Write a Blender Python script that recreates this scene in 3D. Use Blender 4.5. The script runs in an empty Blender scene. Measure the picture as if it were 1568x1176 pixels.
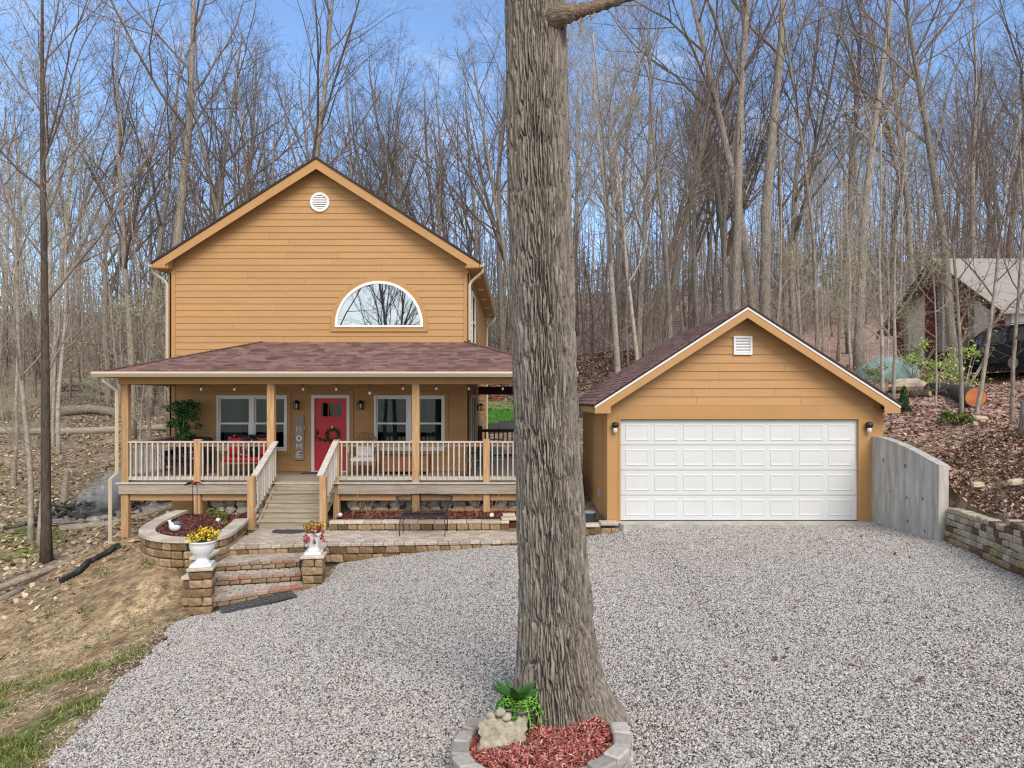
import bpy, math, random
import numpy as np
from mathutils import Vector, Matrix, Euler

R = math.radians
rng = random.Random(11)
sc = bpy.context.scene
C = sc.collection

# ------------------------------------------------------------------ camera
CZ, FPX, VX, VY = 2.446, 1060.0, 790.0, 615.0
cam_d = bpy.data.cameras.new('camera')
cam = bpy.data.objects.new('camera', cam_d)
C.objects.link(cam)
cam.location = (0, 0, CZ)
cam.rotation_euler = (R(90), 0, 0)
cam_d.sensor_width = 36
cam_d.lens = 36 * FPX / 1568
cam_d.shift_x = -(VX - 784) / 1568
cam_d.shift_y = (VY - 588) / 1568
cam_d.clip_start = 0.1
cam_d.clip_end = 3000
sc.camera = cam

# ------------------------------------------------------------------ world, sun, exposure
SUN = Vector((0.30, -0.72, 0.72)).normalized()
w = bpy.data.worlds.new('World')
sc.world = w
w.use_nodes = True
nt = w.node_tree
nt.nodes.clear()
o_ = nt.nodes.new('ShaderNodeOutputWorld')
bg = nt.nodes.new('ShaderNodeBackground')
sky = nt.nodes.new('ShaderNodeTexSky')
sky.sky_type = 'NISHITA'
sky.sun_disc = False
sky.sun_elevation = math.asin(SUN.z)
sky.sun_rotation = math.atan2(SUN.x, SUN.y)
sky.air_density = 1.0
sky.dust_density = 0.5
sky.ozone_density = 3.0
bg.inputs[1].default_value = 0.15
tc = nt.nodes.new('ShaderNodeTexCoord')
mp = nt.nodes.new('ShaderNodeMapping')
mp.inputs['Scale'].default_value = (1.0, 1.0, 2.6)
nz = nt.nodes.new('ShaderNodeTexNoise')
nz.inputs['Scale'].default_value = 2.3
nz.inputs['Detail'].default_value = 7
nz.inputs['Roughness'].default_value = 0.62
rp = nt.nodes.new('ShaderNodeValToRGB')
rp.color_ramp.elements[0].position = 0.55
rp.color_ramp.elements[0].color = (0, 0, 0, 1)
rp.color_ramp.elements[1].position = 0.86
rp.color_ramp.elements[1].color = (0.8, 0.8, 0.8, 1)
mx = nt.nodes.new('ShaderNodeMix')
mx.data_type = 'RGBA'
mx.inputs[7].default_value = (5.6, 5.5, 5.4, 1)
L = nt.links.new
L(tc.outputs['Generated'], mp.inputs[0]); L(mp.outputs[0], nz.inputs['Vector'])
# the arched window mirrors a pale, thinly clouded sky across the drive: cover grows towards -Y
sp_ = nt.nodes.new('ShaderNodeSeparateXYZ'); L(tc.outputs['Generated'], sp_.inputs[0])
cv = nt.nodes.new('ShaderNodeMapRange'); cv.interpolation_type = 'SMOOTHSTEP'
cv.inputs['From Min'].default_value = 0.35; cv.inputs['From Max'].default_value = -0.75
cv.inputs['To Min'].default_value = 0.0; cv.inputs['To Max'].default_value = 0.46
L(sp_.outputs[1], cv.inputs[0])
ad = nt.nodes.new('ShaderNodeMath'); ad.operation = 'ADD'; L(nz.outputs[0], ad.inputs[0]); L(cv.outputs[0], ad.inputs[1])
L(ad.outputs[0], rp.inputs[0]); L(rp.outputs[0], mx.inputs[0])
tn = nt.nodes.new('ShaderNodeMix'); tn.data_type = 'RGBA'; tn.blend_type = 'MULTIPLY'; tn.inputs[0].default_value = 1.0
tn.inputs[7].default_value = (1.02, 1.06, 1.10, 1)
L(sky.outputs[0], tn.inputs[6]); L(tn.outputs[2], mx.inputs[6]); L(mx.outputs[2], bg.inputs[0]); L(bg.outputs[0], o_.inputs[0])

sl = bpy.data.lights.new('sun', 'SUN')
sl.energy = 2.0
sl.angle = R(35)
sl.color = (1.0, 0.89, 0.75)
so = bpy.data.objects.new('sun', sl)
C.objects.link(so)
so.rotation_euler = SUN.to_track_quat('Z', 'Y').to_euler()
so.location = (20, -20, 40)

sc.view_settings.view_transform = 'Standard'
sc.view_settings.look = 'None'
sc.view_settings.exposure = 0.66
sc.view_settings.gamma = 1
sc.view_settings.use_curve_mapping = False
sc.render.engine = 'CYCLES'
sc.cycles.use_denoising = True
sc.cycles.denoiser = 'OPENIMAGEDENOISE'
sc.cycles.denoising_input_passes = 'RGB_ALBEDO_NORMAL'
sc.cycles.denoising_prefilter = 'NONE'
sc.cycles.filter_width = 1.2
sc.cycles.use_adaptive_sampling = True
sc.cycles.adaptive_threshold = 0.012
sc.cycles.debug_use_spatial_splits = True
sc.cycles.use_light_tree = False
sc.cycles.max_bounces = 4
sc.cycles.diffuse_bounces = 2
sc.cycles.glossy_bounces = 2
sc.cycles.transparent_max_bounces = 12
sc.cycles.transmission_bounces = 4
sc.cycles.volume_bounces = 0
sc.cycles.sample_clamp_indirect = 6

# ------------------------------------------------------------------ helpers
def P(px, py, Y):
    """a point of the photograph at depth Y, in metres"""
    return Vector(((px - VX) * Y / FPX, Y, CZ - (py - VY) * Y / FPX))

def srgb(r, g, b):
    f = lambda c: ((c / 255 + 0.055) / 1.055) ** 2.4 if c > 10 else c / 255 / 12.92
    return (f(r), f(g), f(b))

MATS = {}
def mat(name, col, rough=0.75, var=0.12, scale=6.0, stretch=(1, 1, 1), rnd=0.0, bump=0.0, bscale=60.0,
        spec=0.3, metal=0.0, col2=None, island=0.0, detail=6.0, hue=0.0):
    """painted / stained / mineral surface: noise between two tints, a value shift per piece, fine relief"""
    if name in MATS:
        return MATS[name]
    m = bpy.data.materials.new(name)
    m.use_nodes = True
    n = m.node_tree.nodes
    l = m.node_tree.links.new
    b = n['Principled BSDF']
    b.inputs['Roughness'].default_value = rough
    b.inputs['Metallic'].default_value = metal
    b.inputs['Specular IOR Level'].default_value = spec
    t = n.new('ShaderNodeTexCoord')
    oi = n.new('ShaderNodeObjectInfo')
    mu = n.new('ShaderNodeMath'); mu.operation = 'MULTIPLY'; mu.inputs[1].default_value = 37.0
    l(oi.outputs['Random'], mu.inputs[0])
    va = n.new('ShaderNodeVectorMath'); va.operation = 'ADD'
    l(t.outputs['Object'], va.inputs[0]); l(mu.outputs[0], va.inputs[1])
    mpn = n.new('ShaderNodeMapping'); mpn.inputs['Scale'].default_value = stretch
    l(va.outputs[0], mpn.inputs[0])
    no = n.new('ShaderNodeTexNoise')
    no.inputs['Scale'].default_value = scale
    no.inputs['Detail'].default_value = detail
    no.inputs['Roughness'].default_value = 0.65
    l(mpn.outputs[0], no.inputs['Vector'])
    mr = n.new('ShaderNodeMapRange')
    mr.inputs['From Min'].default_value = 0.28
    mr.inputs['From Max'].default_value = 0.72
    l(no.outputs[0], mr.inputs[0])
    m1 = n.new('ShaderNodeMix'); m1.data_type = 'RGBA'
    c2 = col2 if col2 else tuple(min(1, c * (1 + var)) for c in col)
    c1 = col if col2 else tuple(c * (1 - var) for c in col)
    m1.inputs[6].default_value = (*c1, 1)
    m1.inputs[7].default_value = (*c2, 1)
    l(mr.outputs[0], m1.inputs[0])
    out = m1.outputs[2]
    if rnd or island or hue:
        hs = n.new('ShaderNodeHueSaturation')
        src = oi.outputs['Random']
        if island:
            ge = n.new('ShaderNodeNewGeometry'); src = ge.outputs['Random Per Island']
        mm = n.new('ShaderNodeMapRange')
        a = island or rnd
        mm.inputs['To Min'].default_value = 1 - a
        mm.inputs['To Max'].default_value = 1 + a
        l(src, mm.inputs[0]); l(mm.outputs[0], hs.inputs['Value'])
        if hue:
            m3 = n.new('ShaderNodeMath'); m3.operation = 'MULTIPLY'; m3.inputs[1].default_value = 7.31
            m4 = n.new('ShaderNodeMath'); m4.operation = 'FRACT'
            m5 = n.new('ShaderNodeMapRange')
            m5.inputs['To Min'].default_value = 0.5 - hue
            m5.inputs['To Max'].default_value = 0.5 + hue
            l(src, m3.inputs[0]); l(m3.outputs[0], m4.inputs[0]); l(m4.outputs[0], m5.inputs[0]); l(m5.outputs[0], hs.inputs['Hue'])
        l(out, hs.inputs['Color']); out = hs.outputs[0]
    l(out, b.inputs['Base Color'])
    if bump:
        n2 = n.new('ShaderNodeTexNoise')
        n2.inputs['Scale'].default_value = bscale
        n2.inputs['Detail'].default_value = 5
        l(mpn.outputs[0], n2.inputs['Vector'])
        bp = n.new('ShaderNodeBump')
        bp.inputs['Strength'].default_value = 1.0
        bp.inputs['Distance'].default_value = bump
        l(n2.outputs[0], bp.inputs['Height']); l(bp.outputs[0], b.inputs['Normal'])
    MATS[name] = m
    return m

def ramp_mat(name, stops, rough=0.85, island=False, scale=30, nvar=0.25, bump=0.0, spec=0.3):
    """pieces that each take one colour of a short list (gravel, shingles, blocks)"""
    if name in MATS:
        return MATS[name]
    m = bpy.data.materials.new(name); m.use_nodes = True
    n = m.node_tree.nodes; l = m.node_tree.links.new
    b = n['Principled BSDF']
    b.inputs['Roughness'].default_value = rough
    b.inputs['Specular IOR Level'].default_value = spec
    if island:
        src = n.new('ShaderNodeNewGeometry').outputs['Random Per Island']
    else:
        src = n.new('ShaderNodeObjectInfo').outputs['Random']
    r = n.new('ShaderNodeValToRGB')
    r.color_ramp.interpolation = 'LINEAR'
    e = r.color_ramp.elements
    while len(e) < len(stops):
        e.new(0.5)
    for i, (p, c) in enumerate(stops):
        e[i].position = p; e[i].color = (*c, 1)
    l(src, r.inputs[0])
    t = n.new('ShaderNodeTexCoord')
    no = n.new('ShaderNodeTexNoise'); no.inputs['Scale'].default_value = scale; no.inputs['Detail'].default_value = 6
    l(t.outputs['Object'], no.inputs['Vector'])
    mr = n.new('ShaderNodeMapRange')
    mr.inputs['From Min'].default_value = 0.25; mr.inputs['From Max'].default_value = 0.75
    mr.inputs['To Min'].default_value = 1 - nvar; mr.inputs['To Max'].default_value = 1 + nvar
    l(no.outputs[0], mr.inputs[0])
    hs = n.new('ShaderNodeHueSaturation'); l(r.outputs[0], hs.inputs['Color']); l(mr.outputs[0], hs.inputs['Value'])
    l(hs.outputs[0], b.inputs['Base Color'])
    if bump:
        bp = n.new('ShaderNodeBump'); bp.inputs['Distance'].default_value = bump
        l(no.outputs[0], bp.inputs['Height']); l(bp.outputs[0], b.inputs['Normal'])
    MATS[name] = m
    return m

def glass(name, gloss=0.15, tint=(0.8, 0.86, 0.85), see=True):
    m = bpy.data.materials.new(name); m.use_nodes = True
    n = m.node_tree.nodes; l = m.node_tree.links.new
    n.remove(n['Principled BSDF'])
    g = n.new('ShaderNodeBsdfGlossy'); g.inputs['Roughness'].default_value = 0.01
    g.inputs['Color'].default_value = (0.9, 0.96, 0.96, 1)
    if see:
        t = n.new('ShaderNodeBsdfTransparent'); t.inputs[0].default_value = (*tint, 1)
    else:
        t = n.new('ShaderNodeBsdfDiffuse'); t.inputs[0].default_value = (0.01, 0.015, 0.015, 1)
    x = n.new('ShaderNodeMixShader'); x.inputs[0].default_value = gloss
    l(t.outputs[0], x.inputs[1]); l(g.outputs[0], x.inputs[2]); l(x.outputs[0], n['Material Output'].inputs[0])
    return m

class MB:
    """collects shapes and links them as one mesh object"""
    def __init__(s):
        s.v = []; s.f = []; s.mi = []
    def add(s, vs, fs, mi=0):
        k = len(s.v)
        s.v += [tuple(p) for p in vs]
        s.f += [tuple(i + k for i in f) for f in fs]
        s.mi += [mi] * len(fs)
        return s
    def box(s, x0, x1, y0, y1, z0, z1, mi=0):
        v = [(x0, y0, z0), (x1, y0, z0), (x1, y1, z0), (x0, y1, z0), (x0, y0, z1), (x1, y0, z1), (x1, y1, z1), (x0, y1, z1)]
        return s.add(v, [(0, 3, 2, 1), (4, 5, 6, 7), (0, 1, 5, 4), (1, 2, 6, 5), (2, 3, 7, 6), (3, 0, 4, 7)], mi)
    def obox(s, c, size, rot=None, mi=0):
        hx, hy, hz = [q / 2 for q in size]
        m = rot.to_matrix() if rot is not None else Matrix.Identity(3)
        v = [Vector(c) + m @ Vector((a * hx, b * hy, d * hz)) for d in (-1, 1) for a, b in ((-1, -1), (1, -1), (1, 1), (-1, 1))]
        return s.add(v, [(0, 3, 2, 1), (4, 5, 6, 7), (0, 1, 5, 4), (1, 2, 6, 5), (2, 3, 7, 6), (3, 0, 4, 7)], mi)
    def bar(s, a, b, w_, h_, mi=0, up=(0, 0, 1)):
        a = Vector(a); b = Vector(b); d = (b - a).normalized(); u = Vector(up)
        sd = d.cross(u)
        if sd.length < 1e-4:
            sd = d.cross(Vector((0, 1, 0)))
        sd.normalize(); u = sd.cross(d)
        v = [p + sd * (i * w_ / 2) + u * (j * h_ / 2) for p in (a, b) for i, j in ((-1, -1), (1, -1), (1, 1), (-1, 1))]
        return s.add(v, [(3, 2, 1, 0), (4, 5, 6, 7), (0, 1, 5, 4), (1, 2, 6, 5), (2, 3, 7, 6), (3, 0, 4, 7)], mi)
    def prism(s, pts, ax, d0, d1, mi=0):
        """2-D outline pts extruded along axis ax from d0 to d1"""
        def tov(p, d):
            return (d, p[0], p[1]) if ax == 'x' else (p[0], d, p[1]) if ax == 'y' else (p[0], p[1], d)
        n = len(pts)
        v = [tov(p, d0) for p in pts] + [tov(p, d1) for p in pts]
        f = [tuple(range(n - 1, -1, -1)), tuple(range(n, 2 * n))] + [(i, (i + 1) % n, (i + 1) % n + n, i + n) for i in range(n)]
        return s.add(v, f, mi)
    def tube(s, pts, rad, sides=8, mi=0, caps=True):
        pts = [Vector(p) for p in pts]
        n = len(pts)
        if not hasattr(rad, '__len__'):
            rad = [rad] * n
        d0 = (pts[1] - pts[0]).normalized()
        u = d0.cross(Vector((0, 0, 1)))
        if u.length < 0.05:
            u = d0.cross(Vector((1, 0, 0)))
        u.normalize()
        vs = []
        for i in range(n):
            d = (pts[min(i + 1, n - 1)] - pts[max(i - 1, 0)]).normalized()
            u = (u - d * u.dot(d)).normalized()
            w2 = d.cross(u)
            for k in range(sides):
                a = 2 * math.pi * k / sides
                vs.append(pts[i] + (u * math.cos(a) + w2 * math.sin(a)) * rad[i])
        fs = [(i * sides + k, i * sides + (k + 1) % sides, (i + 1) * sides + (k + 1) % sides, (i + 1) * sides + k)
              for i in range(n - 1) for k in range(sides)]
        if caps:
            fs.append(tuple(range(sides - 1, -1, -1)))
            fs.append(tuple((n - 1) * sides + k for k in range(sides)))
        return s.add(vs, fs, mi)
    def lathe(s, prof, c=(0, 0, 0), seg=24, mi=0, sx=1.0, sy=1.0):
        n = len(prof)
        vs = [(c[0] + r * math.cos(2 * math.pi * k / seg) * sx, c[1] + r * math.sin(2 * math.pi * k / seg) * sy, c[2] + z) for r, z in prof for k in range(seg)]
        fs = [(i * seg + k, i * seg + (k + 1) % seg, (i + 1) * seg + (k + 1) % seg, (i + 1) * seg + k) for i in range(n - 1) for k in range(seg)]
        fs.append(tuple(range(seg - 1, -1, -1))); fs.append(tuple((n - 1) * seg + k for k in range(seg)))
        return s.add(vs, fs, mi)
    def blob(s, c, r, seed=0, seg=10, rings=7, jit=0.15, mi=0):
        q = random.Random(seed)
        vs = [(c[0], c[1], c[2] - r[2])]
        for i in range(1, rings):
            t = math.pi * i / rings
            for k in range(seg):
                a = 2 * math.pi * k / seg
                j = 1 + q.uniform(-jit, jit)
                vs.append((c[0] + r[0] * math.sin(t) * math.cos(a) * j, c[1] + r[1] * math.sin(t) * math.sin(a) * j, c[2] - r[2] * math.cos(t) * j))
        vs.append((c[0], c[1], c[2] + r[2]))
        fs = [(0, 1 + (k + 1) % seg, 1 + k) for k in range(seg)]
        for i in range(rings - 2):
            for k in range(seg):
                a = 1 + i * seg
                fs.append((a + k, a + (k + 1) % seg, a + seg + (k + 1) % seg, a + seg + k))
        a = 1 + (rings - 2) * seg
        fs += [(a + k, a + (k + 1) % seg, len(vs) - 1) for k in range(seg)]
        return s.add(vs, fs, mi)
    def cbox(s, c, size, ch=0.012, jit=0.0, rz=0.0, seed=0, mi=0):
        """box with chamfered edges, corners a little uneven"""
        q = random.Random(seed)
        h = [q_ / 2 for q_ in size]
        ch = min(ch, min(h) * 0.8)
        vs = []; idx = {}
        cr, sr = math.cos(rz), math.sin(rz)
        for sx in (-1, 1):
            for sy in (-1, 1):
                for sz in (-1, 1):
                    jx, jy, jz = [q.uniform(-jit, jit) for _ in range(3)]
                    for a in range(3):
                        p = [sx * (h[0] - ch) + jx, sy * (h[1] - ch) + jy, sz * (h[2] - ch) + jz]
                        p[a] += (sx, sy, sz)[a] * ch
                        idx[(sx, sy, sz, a)] = len(vs)
                        vs.append((c[0] + p[0] * cr - p[1] * sr, c[1] + p[0] * sr + p[1] * cr, c[2] + p[2]))
        fs = []
        for a in range(3):
            b, d = (a + 1) % 3, (a + 2) % 3
            for sg in (-1, 1):
                def key(ub, ud):
                    t = [0, 0, 0]; t[a] = sg; t[b] = ub; t[d] = ud
                    return idx[(*t, a)]
                f = [key(-1, -1), key(1, -1), key(1, 1), key(-1, 1)]
                fs.append(tuple(f if sg > 0 else f[::-1]))
        for a in range(3):          # edges parallel to axis a
            b, d = (a + 1) % 3, (a + 2) % 3
            for sb in (-1, 1):
                for sd in (-1, 1):
                    def k2(sa, w_):
                        t = [0, 0, 0]; t[a] = sa; t[b] = sb; t[d] = sd
                        return idx[(*t, w_)]
                    f = [k2(-1, b), k2(1, b), k2(1, d), k2(-1, d)]
                    fs.append(tuple(f[::-1] if sb * sd > 0 else f))
        for sx in (-1, 1):
            for sy in (-1, 1):
                for sz in (-1, 1):
                    f = [idx[(sx, sy, sz, a)] for a in range(3)]
                    fs.append(tuple(f if sx * sy * sz > 0 else f[::-1]))
        return s.add(vs, fs, mi)
    def mesh(s, name, mats, smooth=False):
        me = bpy.data.meshes.new(name)
        me.from_pydata(s.v, [], s.f)
        for m in (mats if isinstance(mats, (list, tuple)) else [mats]):
            me.materials.append(m)
        if any(s.mi):
            me.polygons.foreach_set('material_index', s.mi)
        if smooth:
            me.polygons.foreach_set('use_smooth', [True] * len(me.polygons))
        me.update()
        return me
    def build(s, name, mats, parent=None, smooth=False):
        return link(bpy.data.objects.new(name, s.mesh(name, mats, smooth)), parent)

def link(o, parent=None):
    C.objects.link(o)
    if parent is not None:
        o.parent = parent
        if 'org' in parent:
            g = parent['org']
            o.matrix_parent_inverse = Matrix.Translation((-g[0], -g[1], -g[2]))
    return o

def tag(o, label, cat, group=None):
    o['label'] = label; o['category'] = cat
    if group:
        o['group'] = group
    return o

def thing(name, label, cat, loc=(0, 0, 0), group=None, world=True, rz=0.0):
    """Empty at the base of a thing; parts are given in world metres when world is set, else in its own frame"""
    o = bpy.data.objects.new(name, None)
    o.empty_display_size = 0.1
    C.objects.link(o)
    o.location = loc
    o.rotation_euler = (0, 0, rz)
    if world:
        o['org'] = tuple(loc)
    return tag(o, label, cat, group)

def structure(o):
    o['kind'] = 'structure'; return o
def stuff(o):
    o['kind'] = 'stuff'; return o

def piece(name, me, parent, loc, rz=0.0, scale=(1, 1, 1), rot=None):
    o = bpy.data.objects.new(name, me)
    o.location = loc
    o.rotation_euler = rot if rot is not None else (0, 0, rz)
    o.scale = scale
    return link(o, parent)

def np_mesh(name, V, F, mats, smooth=False, mi=None):
    """mesh from numpy arrays; F is (n,3) or (n,4)"""
    me = bpy.data.meshes.new(name)
    V = np.asarray(V, np.float32); F = np.asarray(F, np.int32)
    k = F.shape[1]
    me.vertices.add(len(V)); me.vertices.foreach_set('co', V.ravel())
    me.loops.add(F.size); me.loops.foreach_set('vertex_index', F.ravel())
    me.polygons.add(len(F))
    me.polygons.foreach_set('loop_start', np.arange(0, F.size, k, dtype=np.int32))
    me.polygons.foreach_set('loop_total', np.full(len(F), k, np.int32))
    for m in (mats if isinstance(mats, (list, tuple)) else [mats]):
        me.materials.append(m)
    if mi is not None:
        me.polygons.foreach_set('material_index', np.asarray(mi, np.int32))
    if smooth:
        me.polygons.foreach_set('use_smooth', np.ones(len(F), bool))
    me.update(calc_edges=True)
    return me

def vnoise(x, y, seed=0):
    """smooth value noise on arrays"""
    xi = np.floor(x).astype(np.int64); yi = np.floor(y).astype(np.int64)
    xf = x - xi; yf = y - yi
    def h(a, b):
        n = (a * 374761393 + b * 668265263 + seed * 2147483647) & 0xffffffff
        n = ((n ^ (n >> 13)) * 1274126177) & 0xffffffff
        return ((n ^ (n >> 16)) & 0xffff) / 65535.0
    u = xf * xf * (3 - 2 * xf); v = yf * yf * (3 - 2 * yf)
    return (h(xi, yi) * (1 - u) + h(xi + 1, yi) * u) * (1 - v) + (h(xi, yi + 1) * (1 - u) + h(xi + 1, yi + 1) * u) * v

def fbm(x, y, seed=0, o=4):
    s = 0; a = 0.5
    for i in range(o):
        s = s + a * vnoise(x * 2 ** i, y * 2 ** i, seed + i * 17); a *= 0.5
    return s

# ------------------------------------------------------------------ ground heights
PA = np.array([
    (7, 12, 0), (7.1, 9, -.02), (7, 7, -.03), (5, 14.2, -.06), (3, 14, -.08), (7.2, 14.3, -.06), (6, 14.3, -.06), (7.3, 17, -.05), (4, 17, -.08), (2.2, 14.3, -.10), (5, 10, -.02), (5, 6, -.06), (7, 4, -.08), (3, 6, -.2), (.5, 6, -.36),
    (.5, 10, -.36), (0, 13, -.52), (-2, 13.7, -.66), (-4, 12.3, -1.03), (-5.3, 11.4, -1.12), (-4.6, 11.9, -1.08), (-3.75, 12.7, -.97), (-5.3, 12.8, -1.2), (-4.6, 13.0, -1.2), (-3, 9, -.76), (-2, 5, -.62),
    (-4.8, 7.5, -1.02), (-3, 4, -.78), (0, 2, -.42), (4, 1, -.15), (1.5, 14.2, -.3), (1.4, 17, -.1), (1.4, 22, .3),
    (-6.5, 13.0, -.66), (-7.3, 12.6, -1.0), (-8.2, 14.5, -.98), (-8.3, 16.8, -.7), (-9.5, 16.85, -.9), (-4, 17.5, -.35), (-9, 21, -.9),
    (-11.2, 16, -1.75), (-12, 17.7, -1.65), (-7.4, 11.5, -1.5), (-8.2, 10.5, -1.85), (-5.2, 6.5, -1.22), (-5.6, 8, -1.2), (-7, 5, -2.0),
    (-14, 23, -1.5), (-17, 29, -.95), (-13, 29, -.6), (-18, 40, 1.2), (-24, 40, 1.3), (-28, 52, 3.2), (-14, 40, 1.2), (-12, 52, 3.0),
    (-22, 20, -1.7), (-5, 33, .9), (-1, 33, 1.05), (-1, 42, 1.77), (4, 42, 2.0), (-3, 50, 4.4), (4, 48, 4.9), (2, 56, 6.0), (10, 26, 2.8), (9, 36, 4.0),
    (14.5, 20, 2.73), (17.7, 25, 3.4), (18.4, 32, 4.1), (22, 26, 3.6), (20, 40, 5.2), (12, 50, 6.4),
    (-40, 60, 5.6), (-15, 62, 6.0), (0, 85, 15.5), (30, 60, 11), (60, 60, 13), (-60, 30, .5), (-30, 15, -2.2), (-30, 5, -2.6), (-15, 3, -2.6), (-12, 10, -2.2),
    (0, -20, -.6), (-20, -20, -2.4), (25, -20, .6), (10, -6, -.1), (-60, 110, 16), (60, 120, 21), (0, 130, 22), (-100, 0, -3), (100, 60, 10)], float)
PB = np.array([
    (7.6, 14, 1.55), (7.7, 12.6, 1.2), (7.75, 11.9, .88), (7.6, 11, .64), (7.1, 9.4, .74), (6.6, 7, .8), (6.4, 5, .8), (8.4, 11.5, 1.32), (8.6, 15, 1.97), (8.5, 17, 2.15),
    (10.9, 15, 2.0), (9.5, 9, 1.25), (8, 6, 1.1), (10, 6, 1.5), (12, 10, 2.0), (14.5, 20, 2.73), (11.8, 19, 2.5), (17.7, 25, 3.4), (22, 26, 3.6),
    (10, 26, 2.8), (8.5, 21, 2.3), (18.4, 32, 4.1), (9, 36, 4.0), (30, 10, 4), (30, 0, 4), (20, 14, 3.0), (12, 0, 1.6), (40, 30, 6), (100, 60, 10), (25, -20, 3)], float)

def rbf(Pn):
    d = np.sqrt(((Pn[:, None, :2] - Pn[None, :, :2]) ** 2).sum(-1) + 1.2)
    n = len(Pn)
    A = np.zeros((n + 3, n + 3)); A[:n, :n] = d
    A[:n, n] = 1; A[:n, n + 1:] = Pn[:, :2]; A[n, :n] = 1; A[n + 1:, :n] = Pn[:, :2].T
    wv = np.linalg.solve(A, np.r_[Pn[:, 2], 0, 0, 0])
    def f(x, y):
        x = np.asarray(x, float); y = np.asarray(y, float)
        q = np.stack([x.ravel(), y.ravel()], 1)
        z = np.zeros(len(q))
        for i in range(0, len(q), 20000):
            qq = q[i:i + 20000]
            dd = np.sqrt(((qq[:, None, :] - Pn[None, :, :2]) ** 2).sum(-1) + 1.2)
            z[i:i + 20000] = dd @ wv[:n] + wv[n] + qq @ wv[n + 1:]
        return z.reshape(x.shape)
    return f
fA, fB = rbf(PA), rbf(PB)

def wall_x(y):
    """back line of the retaining walls at the right of the drive"""
    return np.interp(y, [0, 4.5, 6.5, 8, 9.4, 11, 11.95, 14.25, 22], [5.3, 6.1, 6.72, 7.10, 7.37, 7.66, 7.66, 7.58, 7.5])

GRAVEL = [(1.2, 14.4), (1.9, 14.4), (7.42, 14.4), (7.42, 11.9), (7.3, 10.8), (6.95, 9.3), (6.7, 8), (6.3, 6.5), (5.7, 4.5), (5.0, 1.5), (3.0, -2), (-2.6, -2), (-3.2, 2.5), (-3.9, 5),
          (-4.5, 6.6), (-4.7, 7.7), (-5.0, 9), (-5.25, 10.3), (-5.55, 11.3), (-4.65, 12.1), (-3.8, 12.75), (-3.55, 13.2), (-3.6, 14.1), (0, 14.4)]
def inside(px, py, poly):
    px = np.asarray(px); py = np.asarray(py)
    r = np.zeros(px.shape, bool)
    n = len(poly)
    for i in range(n):
        x0, y0 = poly[i]; x1, y1 = poly[(i + 1) % n]
        if y0 == y1:
            continue
        c = ((y0 > py) != (y1 > py)) & (px < (x1 - x0) * (py - y0) / (y1 - y0) + x0)
        r ^= c
    return r

def height(x, y, rough=True):
    x = np.asarray(x, float); y = np.asarray(y, float)
    za, zb = fA(x, y), fB(x, y)
    right = np.where(x > wall_x(y), 1.0, 0.0)
    t = np.clip((y - 19.5) / 6, 0, 1)
    t = t * t * (3 - 2 * t)
    far = np.clip((np.hypot(x - 15, y - 14) - 20) / 14, 0, 1)
    k = right * (1 - t) * (1 - far)
    z = za * (1 - k) + zb * k
    if rough:
        z = z + (fbm(x * .9, y * .9, 3) - .47) * np.clip(np.hypot(x + 1, y - 8) / 14 - .2, 0.10, 1.0) * .5 * (1 - inside(x, y, GRAVEL))
        z = z + (fbm(x * 3.1, y * 3.1, 9) - .47) * .05
    return z
def hz(x, y):
    return float(height(np.array([x]), np.array([y]))[0])

# ------------------------------------------------------------------ ground sheet
def axis(a, b, fine0, fine1, st, grow=1.16):
    out = list(np.arange(fine0, fine1 + 1e-6, st))
    s = st
    x = fine1
    while x < b:
        s *= grow; x += s; out.append(min(x, b))
    s = st; x = fine0
    while x > a:
        s *= grow; x -= s; out.insert(0, max(x, a))
    return np.array(out)
gx = axis(-420, 420, -13, 13, .2)
gy = axis(-220, 520, 3.5, 25, .2)
XX, YY = np.meshgrid(gx, gy)
ZZ = height(XX, YY)
gi = inside(XX, YY, GRAVEL)
ZZ = np.where(gi, ZZ - .05, ZZ)
nx, ny = len(gx), len(gy)
idx = np.arange(nx * ny).reshape(ny, nx)
Fq = np.stack([idx[:-1, :-1].ravel(), idx[:-1, 1:].ravel(), idx[1:, 1:].ravel(), idx[1:, :-1].ravel()], 1)

def sstep(a, b, x):
    t = np.clip((x - a) / (b - a), 0, 1); return t * t * (3 - 2 * t)
n1 = fbm(XX * .7, YY * .7, 21); n2 = fbm(XX * 2.2, YY * 2.2, 5); n3 = fbm(XX * .25, YY * .25, 31)
col = np.zeros((ny, nx, 3)) + np.array([.27, .21, .15])
def lay(c, m):
    global col
    col = col * (1 - m[..., None]) + np.array(c) * m[..., None]
lay((.36, .245, .205), sstep(3, 9, XX) * sstep(-2, 4, YY) * sstep(.2, .5, n1 + .1))      # reddish fallen leaves on the hill at the right
lay((.40, .29, .20), sstep(7, 8, XX) * sstep(14.5, 12.5, YY))                            # bare soil behind the block wall
lay((.46, .345, .20), sstep(.35, .5, n1) * sstep(8, 7.2, XX) * sstep(7, 7.4, XX) * sstep(13, 11, YY))
bank = sstep(-12.2, -9.5, XX) * sstep(-3, -4.5, XX) * sstep(19.5, 17.5, YY)
lay((.27, .195, .115), bank)
lay((.42, .32, .195), bank * sstep(.38, .58, n2 * .6 + n1 * .4))                          # dry straw and sandy soil
lay((.14, .095, .06), sstep(-5.9, -5.4, XX) * sstep(-4.3, -4.8, XX) * sstep(8, 9.5, YY) * sstep(12.6, 12.0, YY) * sstep(.34, .46, n2))
lay((.13, .17, .045), sstep(-4.6, -5.2, XX) * sstep(10.6, 8.4, YY) * sstep(.32, .46, n1) * sstep(-14, -9, XX))
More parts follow.
